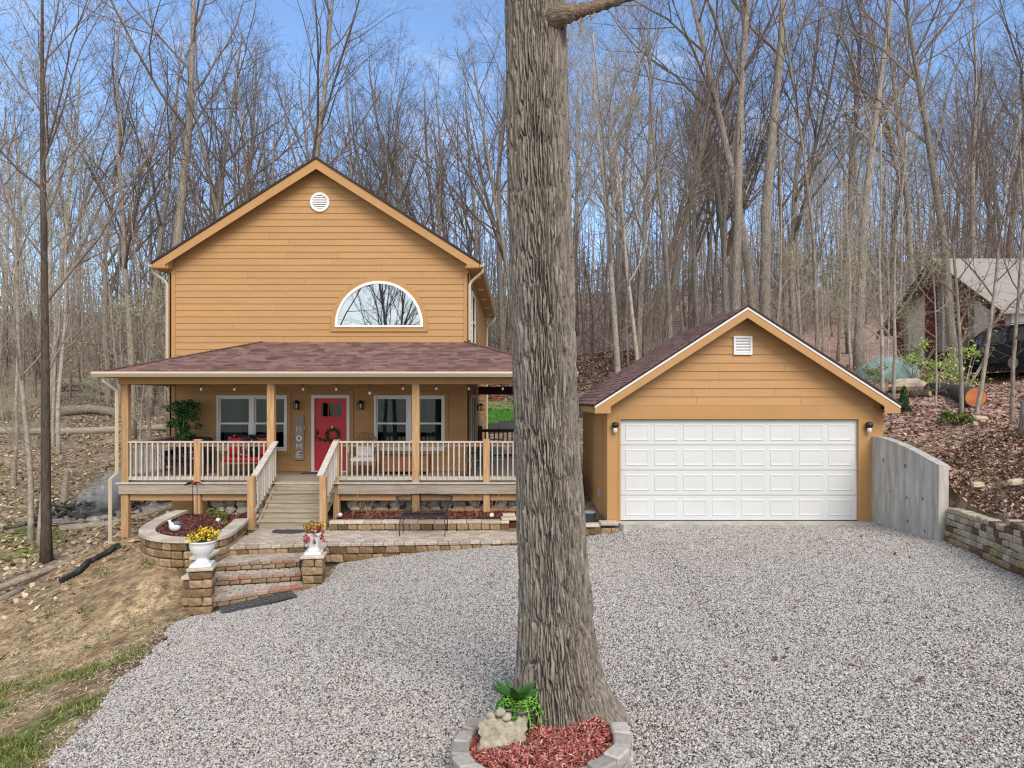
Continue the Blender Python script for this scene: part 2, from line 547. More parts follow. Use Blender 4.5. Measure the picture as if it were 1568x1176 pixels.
lay((.16, .19, .06), sstep(-12.5, -14, XX) * sstep(12, 18, YY) * sstep(30, 22, YY) * sstep(.44, .62, n1))
lay((.07, .22, .03), inside(XX, YY, [(-4, 33), (7, 33), (7.5, 42.5), (-4.5, 42)]).astype(float))
lay((.24, .22, .19), sstep(.5, .7, n3) * sstep(30, 40, YY) * .5)
gm = bpy.data.materials.new('forest_floor'); gm.use_nodes = True
n = gm.node_tree.nodes; l = gm.node_tree.links.new
b = n['Principled BSDF']; b.inputs['Roughness'].default_value = .95; b.inputs['Specular IOR Level'].default_value = .1
at_ = n.new('ShaderNodeAttribute'); at_.attribute_name = 'tint'
t = n.new('ShaderNodeTexCoord')
v1 = n.new('ShaderNodeTexVoronoi'); v1.inputs['Scale'].default_value = 9; v1.inputs['Randomness'].default_value = 1
nn = n.new('ShaderNodeTexNoise'); nn.inputs['Scale'].default_value = 3.5; nn.inputs['Detail'].default_value = 9; nn.inputs['Roughness'].default_value = .72
l(t.outputs['Object'], v1.inputs['Vector']); l(t.outputs['Object'], nn.inputs['Vector'])
m1 = n.new('ShaderNodeMapRange'); m1.inputs['From Min'].default_value = .3; m1.inputs['From Max'].default_value = .7
m1.inputs['To Min'].default_value = .45; m1.inputs['To Max'].default_value = 1.5
l(nn.outputs[0], m1.inputs[0])
sx = n.new('ShaderNodeSeparateColor'); l(v1.outputs['Color'], sx.inputs[0])
m2 = n.new('ShaderNodeMapRange'); m2.inputs['To Min'].default_value = .65; m2.inputs['To Max'].default_value = 1.35
l(sx.outputs[0], m2.inputs[0])
mm = n.new('ShaderNodeMath'); mm.operation = 'MULTIPLY'; l(m1.outputs[0], mm.inputs[0]); l(m2.outputs[0], mm.inputs[1])
hs = n.new('ShaderNodeHueSaturation'); l(at_.outputs['Color'], hs.inputs['Color']); l(mm.outputs[0], hs.inputs['Value'])
l(hs.outputs[0], b.inputs['Base Color'])
bp = n.new('ShaderNodeBump'); bp.inputs['Distance'].default_value = .05; l(nn.outputs[0], bp.inputs['Height']); l(bp.outputs[0], b.inputs['Normal'])
me = np_mesh('ground', np.stack([XX, YY, ZZ], -1).reshape(-1, 3), Fq, gm, True)
ca = me.color_attributes.new('tint', 'FLOAT_COLOR', 'POINT')
ca.data.foreach_set('color', np.c_[col.reshape(-1, 3), np.ones(nx * ny)].astype(np.float32).ravel())
structure(link(bpy.data.objects.new('ground', me)))

# ------------------------------------------------------------------ gravel drive
hx = np.arange(-6.2, 7.7, .1); hy = np.arange(-2.2, 14.6, .1)
HX, HY = np.meshgrid(hx, hy)
hw = .09 * (fbm(HX * 3, HY * 3, 77) - .5) * 4
hin = inside(HX + hw, HY + hw * .7, GRAVEL)
HZ = height(HX, HY) + .004
hid = np.arange(HX.size).reshape(HX.shape)
Fh = np.stack([hid[:-1, :-1], hid[:-1, 1:], hid[1:, 1:], hid[1:, :-1]], -1)
keep = hin[:-1, :-1] & hin[1:, 1:] & hin[:-1, 1:] & hin[1:, :-1]
Fh = Fh[keep]
used = np.unique(Fh); remap = -np.ones(HX.size, int); remap[used] = np.arange(len(used))
me = np_mesh('gravel_drive', np.stack([HX, HY, HZ], -1).reshape(-1, 3)[used], remap[Fh],
             mat('gravel_bed', (.10, .088, .077), .95, .4, 55, col2=(.38, .345, .31), bump=.02, bscale=90), True)
structure(link(bpy.data.objects.new('gravel_drive', me)))

def scatter_gn(name, pts, scl, tint_src, meshes, flat=0.35):
    """points carry a scale; geometry nodes set one of the source meshes on each"""
    col_ = bpy.data.collections.new(name + '_sources')
    for m_ in meshes:
        col_.objects.link(bpy.data.objects.new(name + '_source', m_))
    pm = bpy.data.meshes.new(name)
    pm.vertices.add(len(pts)); pm.vertices.foreach_set('co', np.asarray(pts, np.float32).ravel())
    a = pm.attributes.new('stone_scale', 'FLOAT', 'POINT'); a.data.foreach_set('value', np.asarray(scl, np.float32))
    o = link(bpy.data.objects.new(name, pm))
    g = bpy.data.node_groups.new(name, 'GeometryNodeTree')
    g.interface.new_socket('Geometry', in_out='INPUT', socket_type='NodeSocketGeometry')
    g.interface.new_socket('Geometry', in_out='OUTPUT', socket_type='NodeSocketGeometry')
    N = g.nodes; K = g.links.new
    gi_, go = N.new('NodeGroupInput'), N.new('NodeGroupOutput')
    mp_ = N.new('GeometryNodeMeshToPoints'); ip = N.new('GeometryNodeInstanceOnPoints')
    ci = N.new('GeometryNodeCollectionInfo'); ci.inputs['Collection'].default_value = col_
    ci.inputs['Separate Children'].default_value = True; ci.inputs['Reset Children'].default_value = True
    rv = N.new('FunctionNodeRandomValue'); rv.data_type = 'FLOAT_VECTOR'
    rv.inputs[0].default_value = (-flat, -flat, 0); rv.inputs[1].default_value = (flat, flat, 6.283)
    na = N.new('GeometryNodeInputNamedAttribute'); na.data_type = 'FLOAT'; na.inputs[0].default_value = 'stone_scale'
    K(gi_.outputs[0], mp_.inputs['Mesh']); K(mp_.outputs[0], ip.inputs['Points']); K(ci.outputs[0], ip.inputs['Instance'])
    ip.inputs['Pick Instance'].default_value = True
    K(rv.outputs[0], ip.inputs['Rotation']); K(na.outputs[0], ip.inputs['Scale']); K(ip.outputs[0], go.inputs[0])
    md = o.modifiers.new('scatter', 'NODES'); md.node_group = g
    return stuff(o)

stone_m = ramp_mat('gravel_stone', [(0, (.045, .04, .036)), (.14, (.14, .129, .119)), (.32, (.30, .281, .262)), (.64, (.45, .427, .40)), (.95, (.61, .588, .558)), (1, (.38, .29, .23))], .8, nvar=.2, scale=25)
stones = []
for k in range(6):
    q = random.Random(100 + k)
    mb = MB().blob((0, 0, 0), (.5 * q.uniform(.85, 1.25), .42 * q.uniform(.8, 1.1), .30 * q.uniform(.8, 1.2)), 50 + k, 6, 4, .25)
    stones.append(mb.mesh('gravel_stone', stone_m))
npr = np.random.default_rng(4)
N = 1350000
yy = 3.4 + (14.5 - 3.4) * npr.random(N)
xx = npr.uniform(-6.2, 7.6, N)
ww = .09 * (fbm(xx * 3, yy * 3, 77) - .5) * 4
ok = inside(xx + ww, yy + ww * .7, GRAVEL) & (np.abs(xx) < yy * .90 + 1.5)
# the bed round the oak and loose stones over the edge
trk = sum(np.exp(-((xx - c_ - .25 * np.sin(yy * .5)) / .22) ** 2) for c_ in (2.7, 4.2, 5.0, 6.4, -1.6, -.2))
rut = .16 * trk + fbm(xx * .8, yy * .35, 301) + .25 * fbm(xx * 3, yy * 3, 302)
ok &= npr.random(N) < np.clip(1.35 - 1.35 * (rut - .35), .25, 1)
ok &= (np.hypot(xx - .2, yy - 5.5) > .66) & ~((yy > 13.85) & (xx > 1.85))
xx, yy = xx[ok], yy[ok]
ex = npr.uniform(-6.2, -3.4, 9000); ey = npr.uniform(4, 12.4, 9000)
eo = inside(ex + .35 * npr.random(9000), ey, GRAVEL) & ~inside(ex, ey, GRAVEL)
xx = np.r_[xx, ex[eo]]; yy = np.r_[yy, ey[eo]]
zz = height(xx, yy) + .008 + npr.random(len(xx)) * .010
scatter_gn('gravel_stones', np.c_[xx, yy, zz], npr.uniform(.011, .026, len(xx)), None, stones, .6)['label'] = 'loose pale and dark crushed stone covering the drive'

# ------------------------------------------------------------------ fallen leaves, straw, grass
def card_mesh(pts, nrm_tilt, size, mats, mi, ratio=.6, seed=1, bend=.25):
    """small bent leaf cards, joined"""
    r_ = np.random.default_rng(seed)
    n_ = len(pts)
    a = r_.uniform(0, 2 * math.pi, n_); tl = r_.normal(0, nrm_tilt, n_); rl = r_.normal(0, nrm_tilt, n_)
    u = np.stack([np.cos(a), np.sin(a), np.sin(tl)], 1); v = np.stack([-np.sin(a), np.cos(a), np.sin(rl)], 1)
    s_ = size if hasattr(size, '__len__') else np.full(n_, size)
    s_ = s_ * r_.uniform(.6, 1.3, n_)
    up = np.array([0, 0, 1.0])
    p = np.asarray(pts)
    A = p - u * s_[:, None] * .5; B = p + v * s_[:, None] * ratio * .5 + up * (s_ * bend)[:, None] * .5
    D = p + u * s_[:, None] * .5 + up * (s_ * bend * r_.uniform(0, 1, n_))[:, None]; E = p - v * s_[:, None] * ratio * .5 + up * (s_ * bend)[:, None] * .5
    V = np.stack([A, E, D, B], 1).reshape(-1, 3)
    k = np.arange(n_) * 4
    F = np.r_[np.stack([k, k + 1, k + 2], 1), np.stack([k, k + 2, k + 3], 1)]
    return V, F
leaf_m = ramp_mat('dead_leaf', [(0, (.10, .055, .04)), (.3, (.24, .14, .10)), (.6, (.40, .27, .215)), (.85, (.56, .42, .35)), (1, (.34, .16, .09))], .9, island=True, nvar=.15)
straw_m = ramp_mat('dry_litter', [(0, (.12, .085, .05)), (.4, (.32, .235, .14)), (.8, (.54, .43, .28)), (1, (.62, .52, .37))], .9, island=True, nvar=.15)
def scatter_cards(name, N_, x0, x1, y0, y1, fn, size, m_, tilt, seed, label, ratio=.6, bend=.25):
    r_ = np.random.default_rng(seed)
    x = r_.uniform(x0, x1, N_); y = y0 + (y1 - y0) * r_.random(N_)
    k = fn(x, y) > r_.random(N_)
    x, y = x[k], y[k]
    z = height(x, y) + .012
    V, F = card_mesh(np.c_[x, y, z], tilt, np.full(len(x), size), m_, None, ratio, seed, bend)
    o = stuff(link(bpy.data.objects.new(name, np_mesh(name, V, F, m_))))
    o['label'] = label
    return o
HOUSE_FOOT = [(-9.7, 17), (1.2, 17), (1.2, 24), (-1.2, 30.3), (-9.7, 30.3)]
def free(x, y):
    return (~inside(x, y, HOUSE_FOOT)) & ~((x > 1.8) & (x < 7.6) & (y > 13.6) & (y < 20.1)) & ~inside(x, y, GRAVEL) & ~((x > -8.1) & (x < 1.9) & (y > 12.6) & (y < 17.5))
scatter_cards('fallen_leaves', 85000, 6.3, 24, 6, 34, lambda x, y: (x > wall_x(y) + .1) * free(x, y) * np.where(y < 14, .55 + .35 * (fbm(x, y, 8) > .47), .9) * (np.abs(x) < .85 * y + 1), .10, leaf_m, .45, 3, 'reddish brown fallen leaves over the hillside by the garage')
scatter_cards('fallen_leaves', 26000, -3.5, 9, 32, 52, lambda x, y: free(x, y) * ~inside(x, y, [(-4, 33), (7, 33), (7.5, 42.5), (-4.5, 42)]) * 1.0, .2, leaf_m, .45, 5, 'brown fallen leaves on the rise behind the lawn')
scatter_cards('fallen_leaves', 60000, -32, -8.5, 11, 48, lambda x, y: free(x, y) * np.where((x > -12) & (y < 18), .2, .7 * (fbm(x * .8, y * .8, 15) + .45)), .16, straw_m, .4, 6, 'pale dry leaf litter over the hollow beside the house')
scatter_cards('fallen_leaves', 9000, 7.3, 9.2, 8.5, 13, lambda x, y: (x > wall_x(y) - .15) * 1.0, .085, leaf_m, .7, 18, 'curled brown leaves on the cut soil beside the concrete wall')
scatter_cards('dry_straw', 16000, 6.6, 10.5, 7, 14.2, lambda x, y: (x > wall_x(y) - .12) * 1.0, .09, straw_m, .3, 17, 'dry straw and twigs on the soil above the block wall', .2, .15)
scatter_cards('dry_straw', 42000, -10.5, -4.2, 5, 17.5, lambda x, y: free(x, y) * (.35 + 1.0 * (fbm(x * 2.2, y * 2.2, 5) > .45)), .075, straw_m, .3, 7, 'dry straw and sandy crumbs on the bank beside the drive', .16, .1)

r9 = np.random.default_rng(44)
lx_ = r9.uniform(-5, 7, 170); ly_ = r9.uniform(4.4, 13.6, 170)
k = inside(lx_, ly_, GRAVEL) & (np.hypot(lx_ - .3, ly_ - 5.8) > .9)
V, F = card_mesh(np.c_[lx_[k], ly_[k], height(lx_[k], ly_[k]) + .035], .35, np.full(int(k.sum()), .07), leaf_m, None, .55, 45)
stuff(link(bpy.data.objects.new('stray_leaves', np_mesh('stray_leaves', V, F, leaf_m))))['label'] = 'stray brown leaves blown over the gravel'
grass_m = ramp_mat('grass_blade', [(0, (.06, .085, .02)), (.5, (.13, .18, .035)), (1, (.27, .28, .09))], .7, island=True)
def blades(name, x, y, h_, m_, label, seed):
    r_ = np.random.default_rng(seed)
    n_ = len(x)
    z = height(x, y)
    a = r_.uniform(0, 6.283, n_); hh = h_ * r_.uniform(.5, 1.3, n_); wv = hh * .09 + .002
    lx = r_.normal(0, .5, n_) * hh; ly = r_.normal(0, .5, n_) * hh
    A = np.c_[x - np.cos(a) * wv, y - np.sin(a) * wv, z]; B = np.c_[x + np.cos(a) * wv, y + np.sin(a) * wv, z]
    D = np.c_[x + lx, y + ly, z + hh]
    V = np.stack([A, B, D], 1).reshape(-1, 3); k = np.arange(n_) * 3
    o = stuff(link(bpy.data.objects.new(name, np_mesh(name, V, np.stack([k, k + 1, k + 2], 1), m_))))
    o['label'] = label
    return o
q = np.random.default_rng(8)
x = q.uniform(-8.5, -4.0, 90000); y = q.uniform(5.2, 12, 90000)
f1 = fbm(x * .7, y * .7, 21); f2 = fbm(x * 3.5, y * 3.5, 61)
k = (free(x, y)) & (q.random(90000) < sstep(.32, .44, f1) * sstep(10.8, 8.4, y) * sstep(.32, .50, f2) * sstep(-4.4, -5.0, x) + .10 * (f2 > .60) * (y > 9.0))
blades('grass', x[k], y[k], .065, grass_m, 'patchy bright green grass on the bank beside the drive', 9)
x = q.uniform(-4.4, 7.4, 60000); y = q.uniform(33, 42.4, 60000)
blades('lawn_grass', x, y, .14, ramp_mat('lawn_blade', [(0, (.05, .17, .02)), (1, (.15, .40, .06))], .7, island=True), 'bright green mown lawn behind the house', 10)
x = q.uniform(-24, -11, 50000); y = q.uniform(12, 32, 50000)
f1 = fbm(x * .5, y * .5, 25)
k = q.random(50000) < sstep(.5, .62, f1) * (x < -12 - .1 * (y - 12)) * .7
blades('grass', x[k], y[k], .09, grass_m, 'thin green grass among the leaf litter of the hollow', 12)

# ------------------------------------------------------------------ trees
def bark(name, c, c2, rnd=.22, st=(5, 5, .9), scale=4.0):
    return mat(name, c, .95, .3, scale, st, rnd=rnd, bump=.02, bscale=9, spec=.1, col2=c2)
bark_grey = bark('bark_grey', (.10, .083, .07), (.42, .375, .325))
bark_pale = bark('bark_pale', (.22, .19, .16), (.50, .46, .40), rnd=.12, st=(3, 3, 4), scale=2)
bark_dark = bark('bark_dark', (.040, .031, .025), (.14, .115, .095), rnd=.1)
twig_m = mat('twig', (.155, .124, .104), .9, .35, 2, rnd=.25, spec=.1)
bud_m = ramp_mat('bud', [(0, (.20, .22, .05)), (.5, (.36, .38, .10)), (1, (.34, .24, .12))], .7, island=True)
leaf_green = ramp_mat('spring_leaf', [(0, (.14, .22, .03)), (.5, (.28, .40, .06)), (1, (.45, .55, .14))], .6, island=True)

def make_tree(seed, H, r0, first=.4, spread=38, nlimb=13, fork=0, buds=0.0, twist=.03, dens=1.0, minr=.0048, droop=0.0):
    """returns (trunk MB, crown MB): tapered wandering trunk, ascending limbs, three further orders of branching"""
    q_ = random.Random(seed)
    tr, cr = MB(), MB()
    def path(p, d, ln, n_, wob, up):
        pts = [p.copy()]
        d = d.copy()
        for i in range(n_):
            d = (d + Vector((q_.gauss(0, wob), q_.gauss(0, wob), q_.gauss(0, wob * .6) + up))).normalized()
            p = p + d * (ln / n_)
            pts.append(p.copy())
        return pts
    def pt(pts, t_):
        f_ = t_ * (len(pts) - 1); i = min(int(f_), len(pts) - 2); f_ -= i
        return pts[i].lerp(pts[i + 1], f_), (pts[i + 1] - pts[i]).normalized()
    def side(d, ang, az):
        u = d.cross(Vector((0, 0, 1)))
        if u.length < .05:
            u = Vector((1, 0, 0))
        u.normalize(); v_ = d.cross(u)
        return (d * math.cos(ang) + (u * math.cos(az) + v_ * math.sin(az)) * math.sin(ang)).normalized()
    def grow(p, d, ln, r, lev):
        nseg = (0, 6, 4, 3, 2)[lev]; sd = (0, 5, 4, 3, 3)[lev]
        pts = path(p, d, ln, nseg, (.0, .10, .13, .16, .18)[lev], (.0, .07, .06, .05, .03)[lev] - droop)
        tip = max(minr * .55, r * .3)
        rad = [max(minr * .55, r + (tip - r) * i / nseg) for i in range(nseg + 1)]
        cr.tube(pts, rad, sd, caps=False)
        if lev == 4:
            if buds and q_.random() < buds:
                for _ in range(3):
                    c, _d = pt(pts, q_.uniform(.3, 1))
                    s_ = q_.uniform(.02, .05)
                    v_ = [c + Vector((q_.uniform(-1, 1), q_.uniform(-1, 1), q_.uniform(-1, 1))) * s_ for _ in range(3)]
                    cr.add(v_, [(0, 1, 2)], 1)
            return
        nch = int((0, 8, 6, 4)[lev] * dens * q_.uniform(.75, 1.25) + .5)
        az = q_.uniform(0, 6.28)
        for i in range(nch):
            t_ = .18 + .8 * (i + q_.random()) / nch
            c, dd = pt(pts, t_)
            az += 2.4 + q_.uniform(-.5, .5)
            l2 = ln * q_.uniform(.32, .58) * (1.15 - .55 * t_)
            grow(c, side(dd, R(q_.uniform(22, 55)), az), max(l2, .35), max(minr, (r + (tip - r) * t_) * q_.uniform(.45, .65)), lev + 1)
    nt_ = 14
    lean = Vector((q_.gauss(0, .03), q_.gauss(0, .03), 1)).normalized()
    pts = path(Vector((0, 0, -.3)), lean, H, nt_, twist, .02)
    rad = [max(.02, r0 * (1 - .82 * (i / nt_) ** 1.15)) for i in range(nt_ + 1)]
    rad[0] = r0 * 1.35
    tr.tube(pts, rad, 9)
    az = q_.uniform(0, 6.28)
    if fork:
        for _ in range(fork):
            c, dd = pt(pts, first + q_.uniform(-.06, .06))
            az += 2.1 + q_.uniform(-.4, .4)
            d = side(dd, R(q_.uniform(14, 28)), az)
            ln = H * (1 - first) * q_.uniform(.75, 1.0)
            p2 = path(c, d, ln, 9, .06, .045)
            rr = r0 * q_.uniform(.42, .6)
            cr.tube(p2, [max(.015, rr * (1 - .85 * i / 9)) for i in range(10)], 7, caps=False)
            for i in range(7):
                t_ = .15 + .8 * (i + q_.random()) / 7
                c2, d2 = pt(p2, t_)
                az += 2.4
                grow(c2, side(d2, R(q_.uniform(25, 50)), az), ln * q_.uniform(.25, .45) * (1.2 - .6 * t_), max(minr * 2, rr * (1 - .85 * t_) * .6), 2 if i % 2 else 1)
    for i in range(nlimb):
        t_ = first + (1 - first) * ((i + q_.random()) / nlimb) ** 1.1
        c, dd = pt(pts, min(t_, .99))
        az += 2.4 + q_.uniform(-.6, .6)
        ln = H * q_.uniform(.2, .36) * (1.25 - .75 * (t_ - first) / (1 - first))
        rr = r0 * (1 - .82 * t_ ** 1.15) * q_.uniform(.38, .6)
        grow(c, side(dd, R(q_.uniform(spread - 14, spread + 14)), az), ln, max(rr, minr * 3), 1)
    # a few dead stubs low on the stem
    for i in range(4):
        c, dd = pt(pts, q_.uniform(.12, first))
        az += 2.0
        grow(c, side(dd, R(q_.uniform(50, 80)), az), H * q_.uniform(.04, .10), max(minr, r0 * .12), 3)
    return tr, cr

KINDS = {}
def tree_kind(key, barkm, name, seed, **kw):
    tr, cr = make_tree(seed, **kw)
    KINDS[key] = (tr.mesh('trunk', barkm, True), cr.mesh('crown', [MATS['twig'] if barkm is not bark_pale else barkm, bud_m]), name, kw['H'])
for i in range(4):
    tree_kind('tall%d' % i, bark_grey, 'tall_bare_tree', 200 + i, H=22 + 2 * i, r0=.18 + .035 * i, first=.36 + .05 * i, spread=36, nlimb=11, dens=.88)
for i in range(3):
    tree_kind('fork%d' % i, bark_grey, 'forked_bare_tree', 300 + i, H=21 + i, r0=.19, first=.30 + .06 * i, spread=32, nlimb=6, fork=3, dens=.85)
for i in range(2):
    tree_kind('slim%d' % i, bark_grey, 'slender_bare_tree', 400 + i, H=17 + 2 * i, r0=.085, first=.42, spread=34, nlimb=9, dens=.75)
tree_kind('pole', bark_dark, 'dark_bare_tree', 470, H=21, r0=.16, first=.42, spread=44, nlimb=12, twist=.006)
tree_kind('pale', bark_pale, 'pale_bare_tree', 480, H=15, r0=.13, first=.38, spread=40, nlimb=8, fork=2, buds=.12)
tree_kind('birch', bark_pale, 'pale_slender_tree', 490, H=13, r0=.085, first=.35, spread=45, nlimb=12, buds=.3, dens=.8)
tree_kind('bud', bark_grey, 'budding_tree', 500, H=15, r0=.10, first=.28, spread=48, nlimb=14, buds=.8, dens=.8)
tree_kind('sap0', bark_pale, 'sapling', 510, H=6.5, r0=.045, first=.25, spread=42, nlimb=9, dens=.7, minr=.004)
tree_kind('sap1', bark_grey, 'sapling', 511, H=8, r0=.055, first=.3, spread=40, nlimb=10, dens=.7, minr=.004)
tree_kind('sap2', bark_pale, 'leafing_sapling', 512, H=5, r0=.03, first=.2, spread=50, nlimb=10, buds=.9, dens=.7, minr=.004)

def plant_tree(key, x, y, label, group=None, s=1.0, rz=None, cat='tree', lean=(0, 0), barkm=None, z=None):
    tme, cme, nm, H = KINDS[key]
    r_ = bpy.data.objects.new(nm, None)
    C.objects.link(r_)
    r_.empty_display_size = .2
    r_.location = (x, y, (hz(x, y) if z is None else z) - .05)
    r_.rotation_euler = (lean[0], lean[1], rng.uniform(0, 6.28) if rz is None else rz)
    r_.scale = (s, s, s)
    tag(r_, label, cat, group)
    for nm_, me_ in (('trunk', tme), ('crown', cme)):
        o = bpy.data.objects.new(nm_, me_); C.objects.link(o); o.parent = r_
    return r_

def at_px(px, Y):
    return (px - VX) * Y / FPX
G1, G2, G3, G4 = 'trees of the wood beside the hollow', 'trees of the wood behind the house', 'trees of the wood behind the garage', 'trees of the wood by the stone house'
# trees one can name
plant_tree('pole', -12.0, 17.7, 'straight dark-barked tree between the burning brush pile and the logs', s=.78, lean=(0, .02), rz=2.0)
plant_tree('birch', -14.3, 20.4, 'pale slender tree of a pair with the lighter bark, beside the dark trunk', G1 + ', pale pair', lean=(0, .03))
plant_tree('birch', -13.75, 20.0, 'pale slender tree of a pair with the lighter bark, beside the dark trunk', G1 + ', pale pair', s=1.05, lean=(0, -.02))
plant_tree('birch', at_px(90, 33), 33, 'pale thin tree growing in the open leaf litter before the fallen logs', s=1.2)
plant_tree('tall3', at_px(268, 37), 37, 'tallest straight grey trunk rising beside the left slope of the house roof', s=1.1)
plant_tree('tall2', at_px(302, 39), 39, 'straight grey trunk next to the tallest one, left of the house gable', s=.95)
plant_tree('tall1', at_px(356, 43), 43, 'twin grey trunk standing close behind the left roof slope', 'twin trunks behind the left roof slope')
plant_tree('tall0', at_px(369, 43.6), 43.6, 'twin grey trunk standing close behind the left roof slope', 'twin trunks behind the left roof slope')
plant_tree('fork1', at_px(535, 36), 36, 'broad fan-shaped bare tree rising behind the house ridge', s=.88)
plant_tree('fork2', at_px(610, 38), 38, 'leaning bare tree with a fanned crown behind the right roof slope', s=.8, lean=(0, .12))
plant_tree('pale', at_px(946, 30), 30, 'pale smooth-barked tree on the leafy rise between oak and garage', s=1.12, lean=(0, -.04), rz=2.2)
plant_tree('tall0', at_px(978, 36), 36, 'dark slim trunk behind the pale tree at the garage roof', s=.9)
plant_tree('fork0', at_px(1025, 34), 34, 'bare tree forking into a wide V above the garage roof slope', s=.85)
plant_tree('tall3', at_px(1175, 33), 33, 'thick bare trunk right behind the garage peak', s=1.0)
plant_tree('fork1', at_px(1215, 35), 35, 'bare tree with leaning limbs beside the thick trunk behind the garage peak', s=.95, lean=(0, .09))
plant_tree('tall2', at_px(1462, 23), 23, 'mottled trunk standing in front of the stone house gable', s=.6, lean=(0, .02))
plant_tree('fork2', at_px(1400, 39), 39, 'tall bare tree leaning behind the ridge of the stone house', s=1.0, lean=(0, .08))
plant_tree('sap0', at_px(1350, 20.5), 20.5, 'thin pale sapling beside the right garage eave, farther of two', s=1.3)
plant_tree('sap0', at_px(1366, 19.5), 19.5, 'thin pale sapling beside the right garage eave, nearer of two', s=1.2, rz=1)
plant_tree('sap1', at_px(1473, 15.5), 15.5, 'upright sapling in front of the sawn log', s=.9)
plant_tree('sap1', at_px(1494, 16.0), 16.0, 'leaning sapling crossing the sawn orange log end', s=.95, lean=(0, .16))
plant_tree('sap2', at_px(1432, 16.6), 16.6, 'thin whip sapling beside the low evergreen shrub', s=.8)
plant_tree('sap1', at_px(1548, 15.2), 15.2, 'slanting sapling on the leaf slope below the neighbour road', s=.85, lean=(0, .15))
plant_tree('sap2', at_px(212, 28), 28, 'slim light sapling seen through the open porch corner', s=1.6)
plant_tree('slim1', at_px(238, 30), 30, 'crooked dark-limbed slim tree beside the downspout of the house', s=.8, lean=(0, -.06))

# the rest of the wood, tree by tree
taken = [(o.location.x, o.location.y) for o in C.objects if o.type == 'EMPTY' and o.get('category') == 'tree']
keys_far = ['tall0', 'tall1', 'tall2', 'tall3', 'fork0', 'fork1', 'fork2', 'slim0', 'slim1', 'slim0', 'slim1', 'bud', 'slim0', 'tall1', 'slim1', 'fork1']
def clear_spot(x, y, dmin):
    if -11 < x < 2.5 and y < 31.5: return False
    if 1 < x < 9 and y < 23: return False
    if -5 < x < 8 and 31 < y < 43.5: return False
    if 15.6 < x < 32 and 22 < y < 36: return False
    if x < -10 and y < 34: return False
    if 7 < x < 19 and y < 30 and tq.random() < .6: return False
    if x > 8 and y < 21: return False
    return all((x - a) ** 2 + (y - b_) ** 2 > dmin * dmin for a, b_ in taken)
tq = random.Random(77)
cnt = 0
while cnt < 165:
    y = 26 + 56 * tq.random() ** .8
    px = tq.uniform(-60, 1630)
    x = at_px(px, y)
    if not clear_spot(x, y, 1.0 if y > 34 else 1.5):
        continue
    taken.append((x, y)); cnt += 1
    k_ = tq.choice(keys_far)
    if y > 52 and tq.random() < .35:
        k_ = tq.choice(['slim0', 'slim1'])
    nm = KINDS[k_][2].replace('_', ' ')
    if px < 380: g_, wh = G1, 'in the wood beyond the leaf-covered hollow'
    elif px < 800: g_, wh = G2, 'in the wood behind the brown house'
    elif px < 1290: g_, wh = G3, 'in the wood behind the garage'
    else: g_, wh = G4, 'in the wood around the stone house'
    lean = (tq.gauss(0, .025), tq.gauss(0, .03) + (.05 if px > 1250 else 0))
    plant_tree(k_, x, y, f'{nm} {wh}', f'{nm}s {wh}', s=tq.uniform(.78, 1.1), rz=tq.uniform(0, 6.28), lean=lean)
# understorey
cnt = 0
while cnt < 60:
    y = 24 + 26 * tq.random(); px = tq.uniform(-40, 1620); x = at_px(px, y)
    if not clear_spot(x, y, .7):
        continue
    taken.append((x, y)); cnt += 1
    k_ = tq.choice(['sap0', 'sap1', 'sap0', 'birch', 'sap2'])
    nm = KINDS[k_][2].replace('_', ' ')
    wh = 'among the trees beyond the hollow' if px < 380 else 'among the trees behind the house' if px < 800 else 'among the trees behind the garage' if px < 1290 else 'among the trees near the stone house'
    plant_tree(k_, x, y, f'{nm} {wh}', f'{nm}s {wh}', s=tq.uniform(.7, 1.15), rz=tq.uniform(0, 6.28), lean=(tq.gauss(0, .05), tq.gauss(0, .06)))
# trees across the drive behind the viewer, which the arched window mirrors
for i, (x, y, k_) in enumerate([(-9, -13, 'fork0'), (-15, -16, 'tall1'), (-4, -20, 'fork2'), (-12, -24, 'fork1'), (-19, -26, 'tall2'), (2, -17, 'slim1')]):
    plant_tree(k_, x, y, 'bare tree across the drive, mirrored in the arched window', 'bare trees across the drive', s=.9, rz=i * 1.1)

# far wood: reads as one mass of stems and twigs
fq = random.Random(5)
mb = MB()
for i in range(2500):
    y = fq.uniform(46, 120); px = fq.uniform(-160, 1730); x = at_px(px, y)
    z = 0; h_ = fq.choice((4, 6, 9, 13, 17)) * fq.uniform(.7, 1.2); r_ = fq.uniform(.025, .10)
    lx, ly = fq.gauss(0, .10) * h_, fq.gauss(0, .10) * h_
    base = Vector((x, y, -1.0)); top = Vector((x + lx, y + ly, h_))
    midp = base.lerp(top, .5) + Vector((fq.gauss(0, .15), fq.gauss(0, .15), 0))
    mb.tube([base, midp, top], [r_, r_ * .7, r_ * .25], 4, caps=False)
    for j in range(10):
        t_ = fq.uniform(.08, .95)
        c = base.lerp(top, t_); a = fq.uniform(0, 6.28); ln = fq.uniform(.8, 4.0)
        e1 = c + Vector((math.cos(a) * ln * .5, math.sin(a) * ln * .5, ln * fq.uniform(-.05, .6)))
        e2 = e1 + Vector((math.cos(a + .4) * ln * .4, math.sin(a + .4) * ln * .4, ln * fq.uniform(.3, .7)))
        mb.tube([c, e1, e2], [r_ * .35, r_ * .22, .008], 3, caps=False)
V = np.array(mb.v)
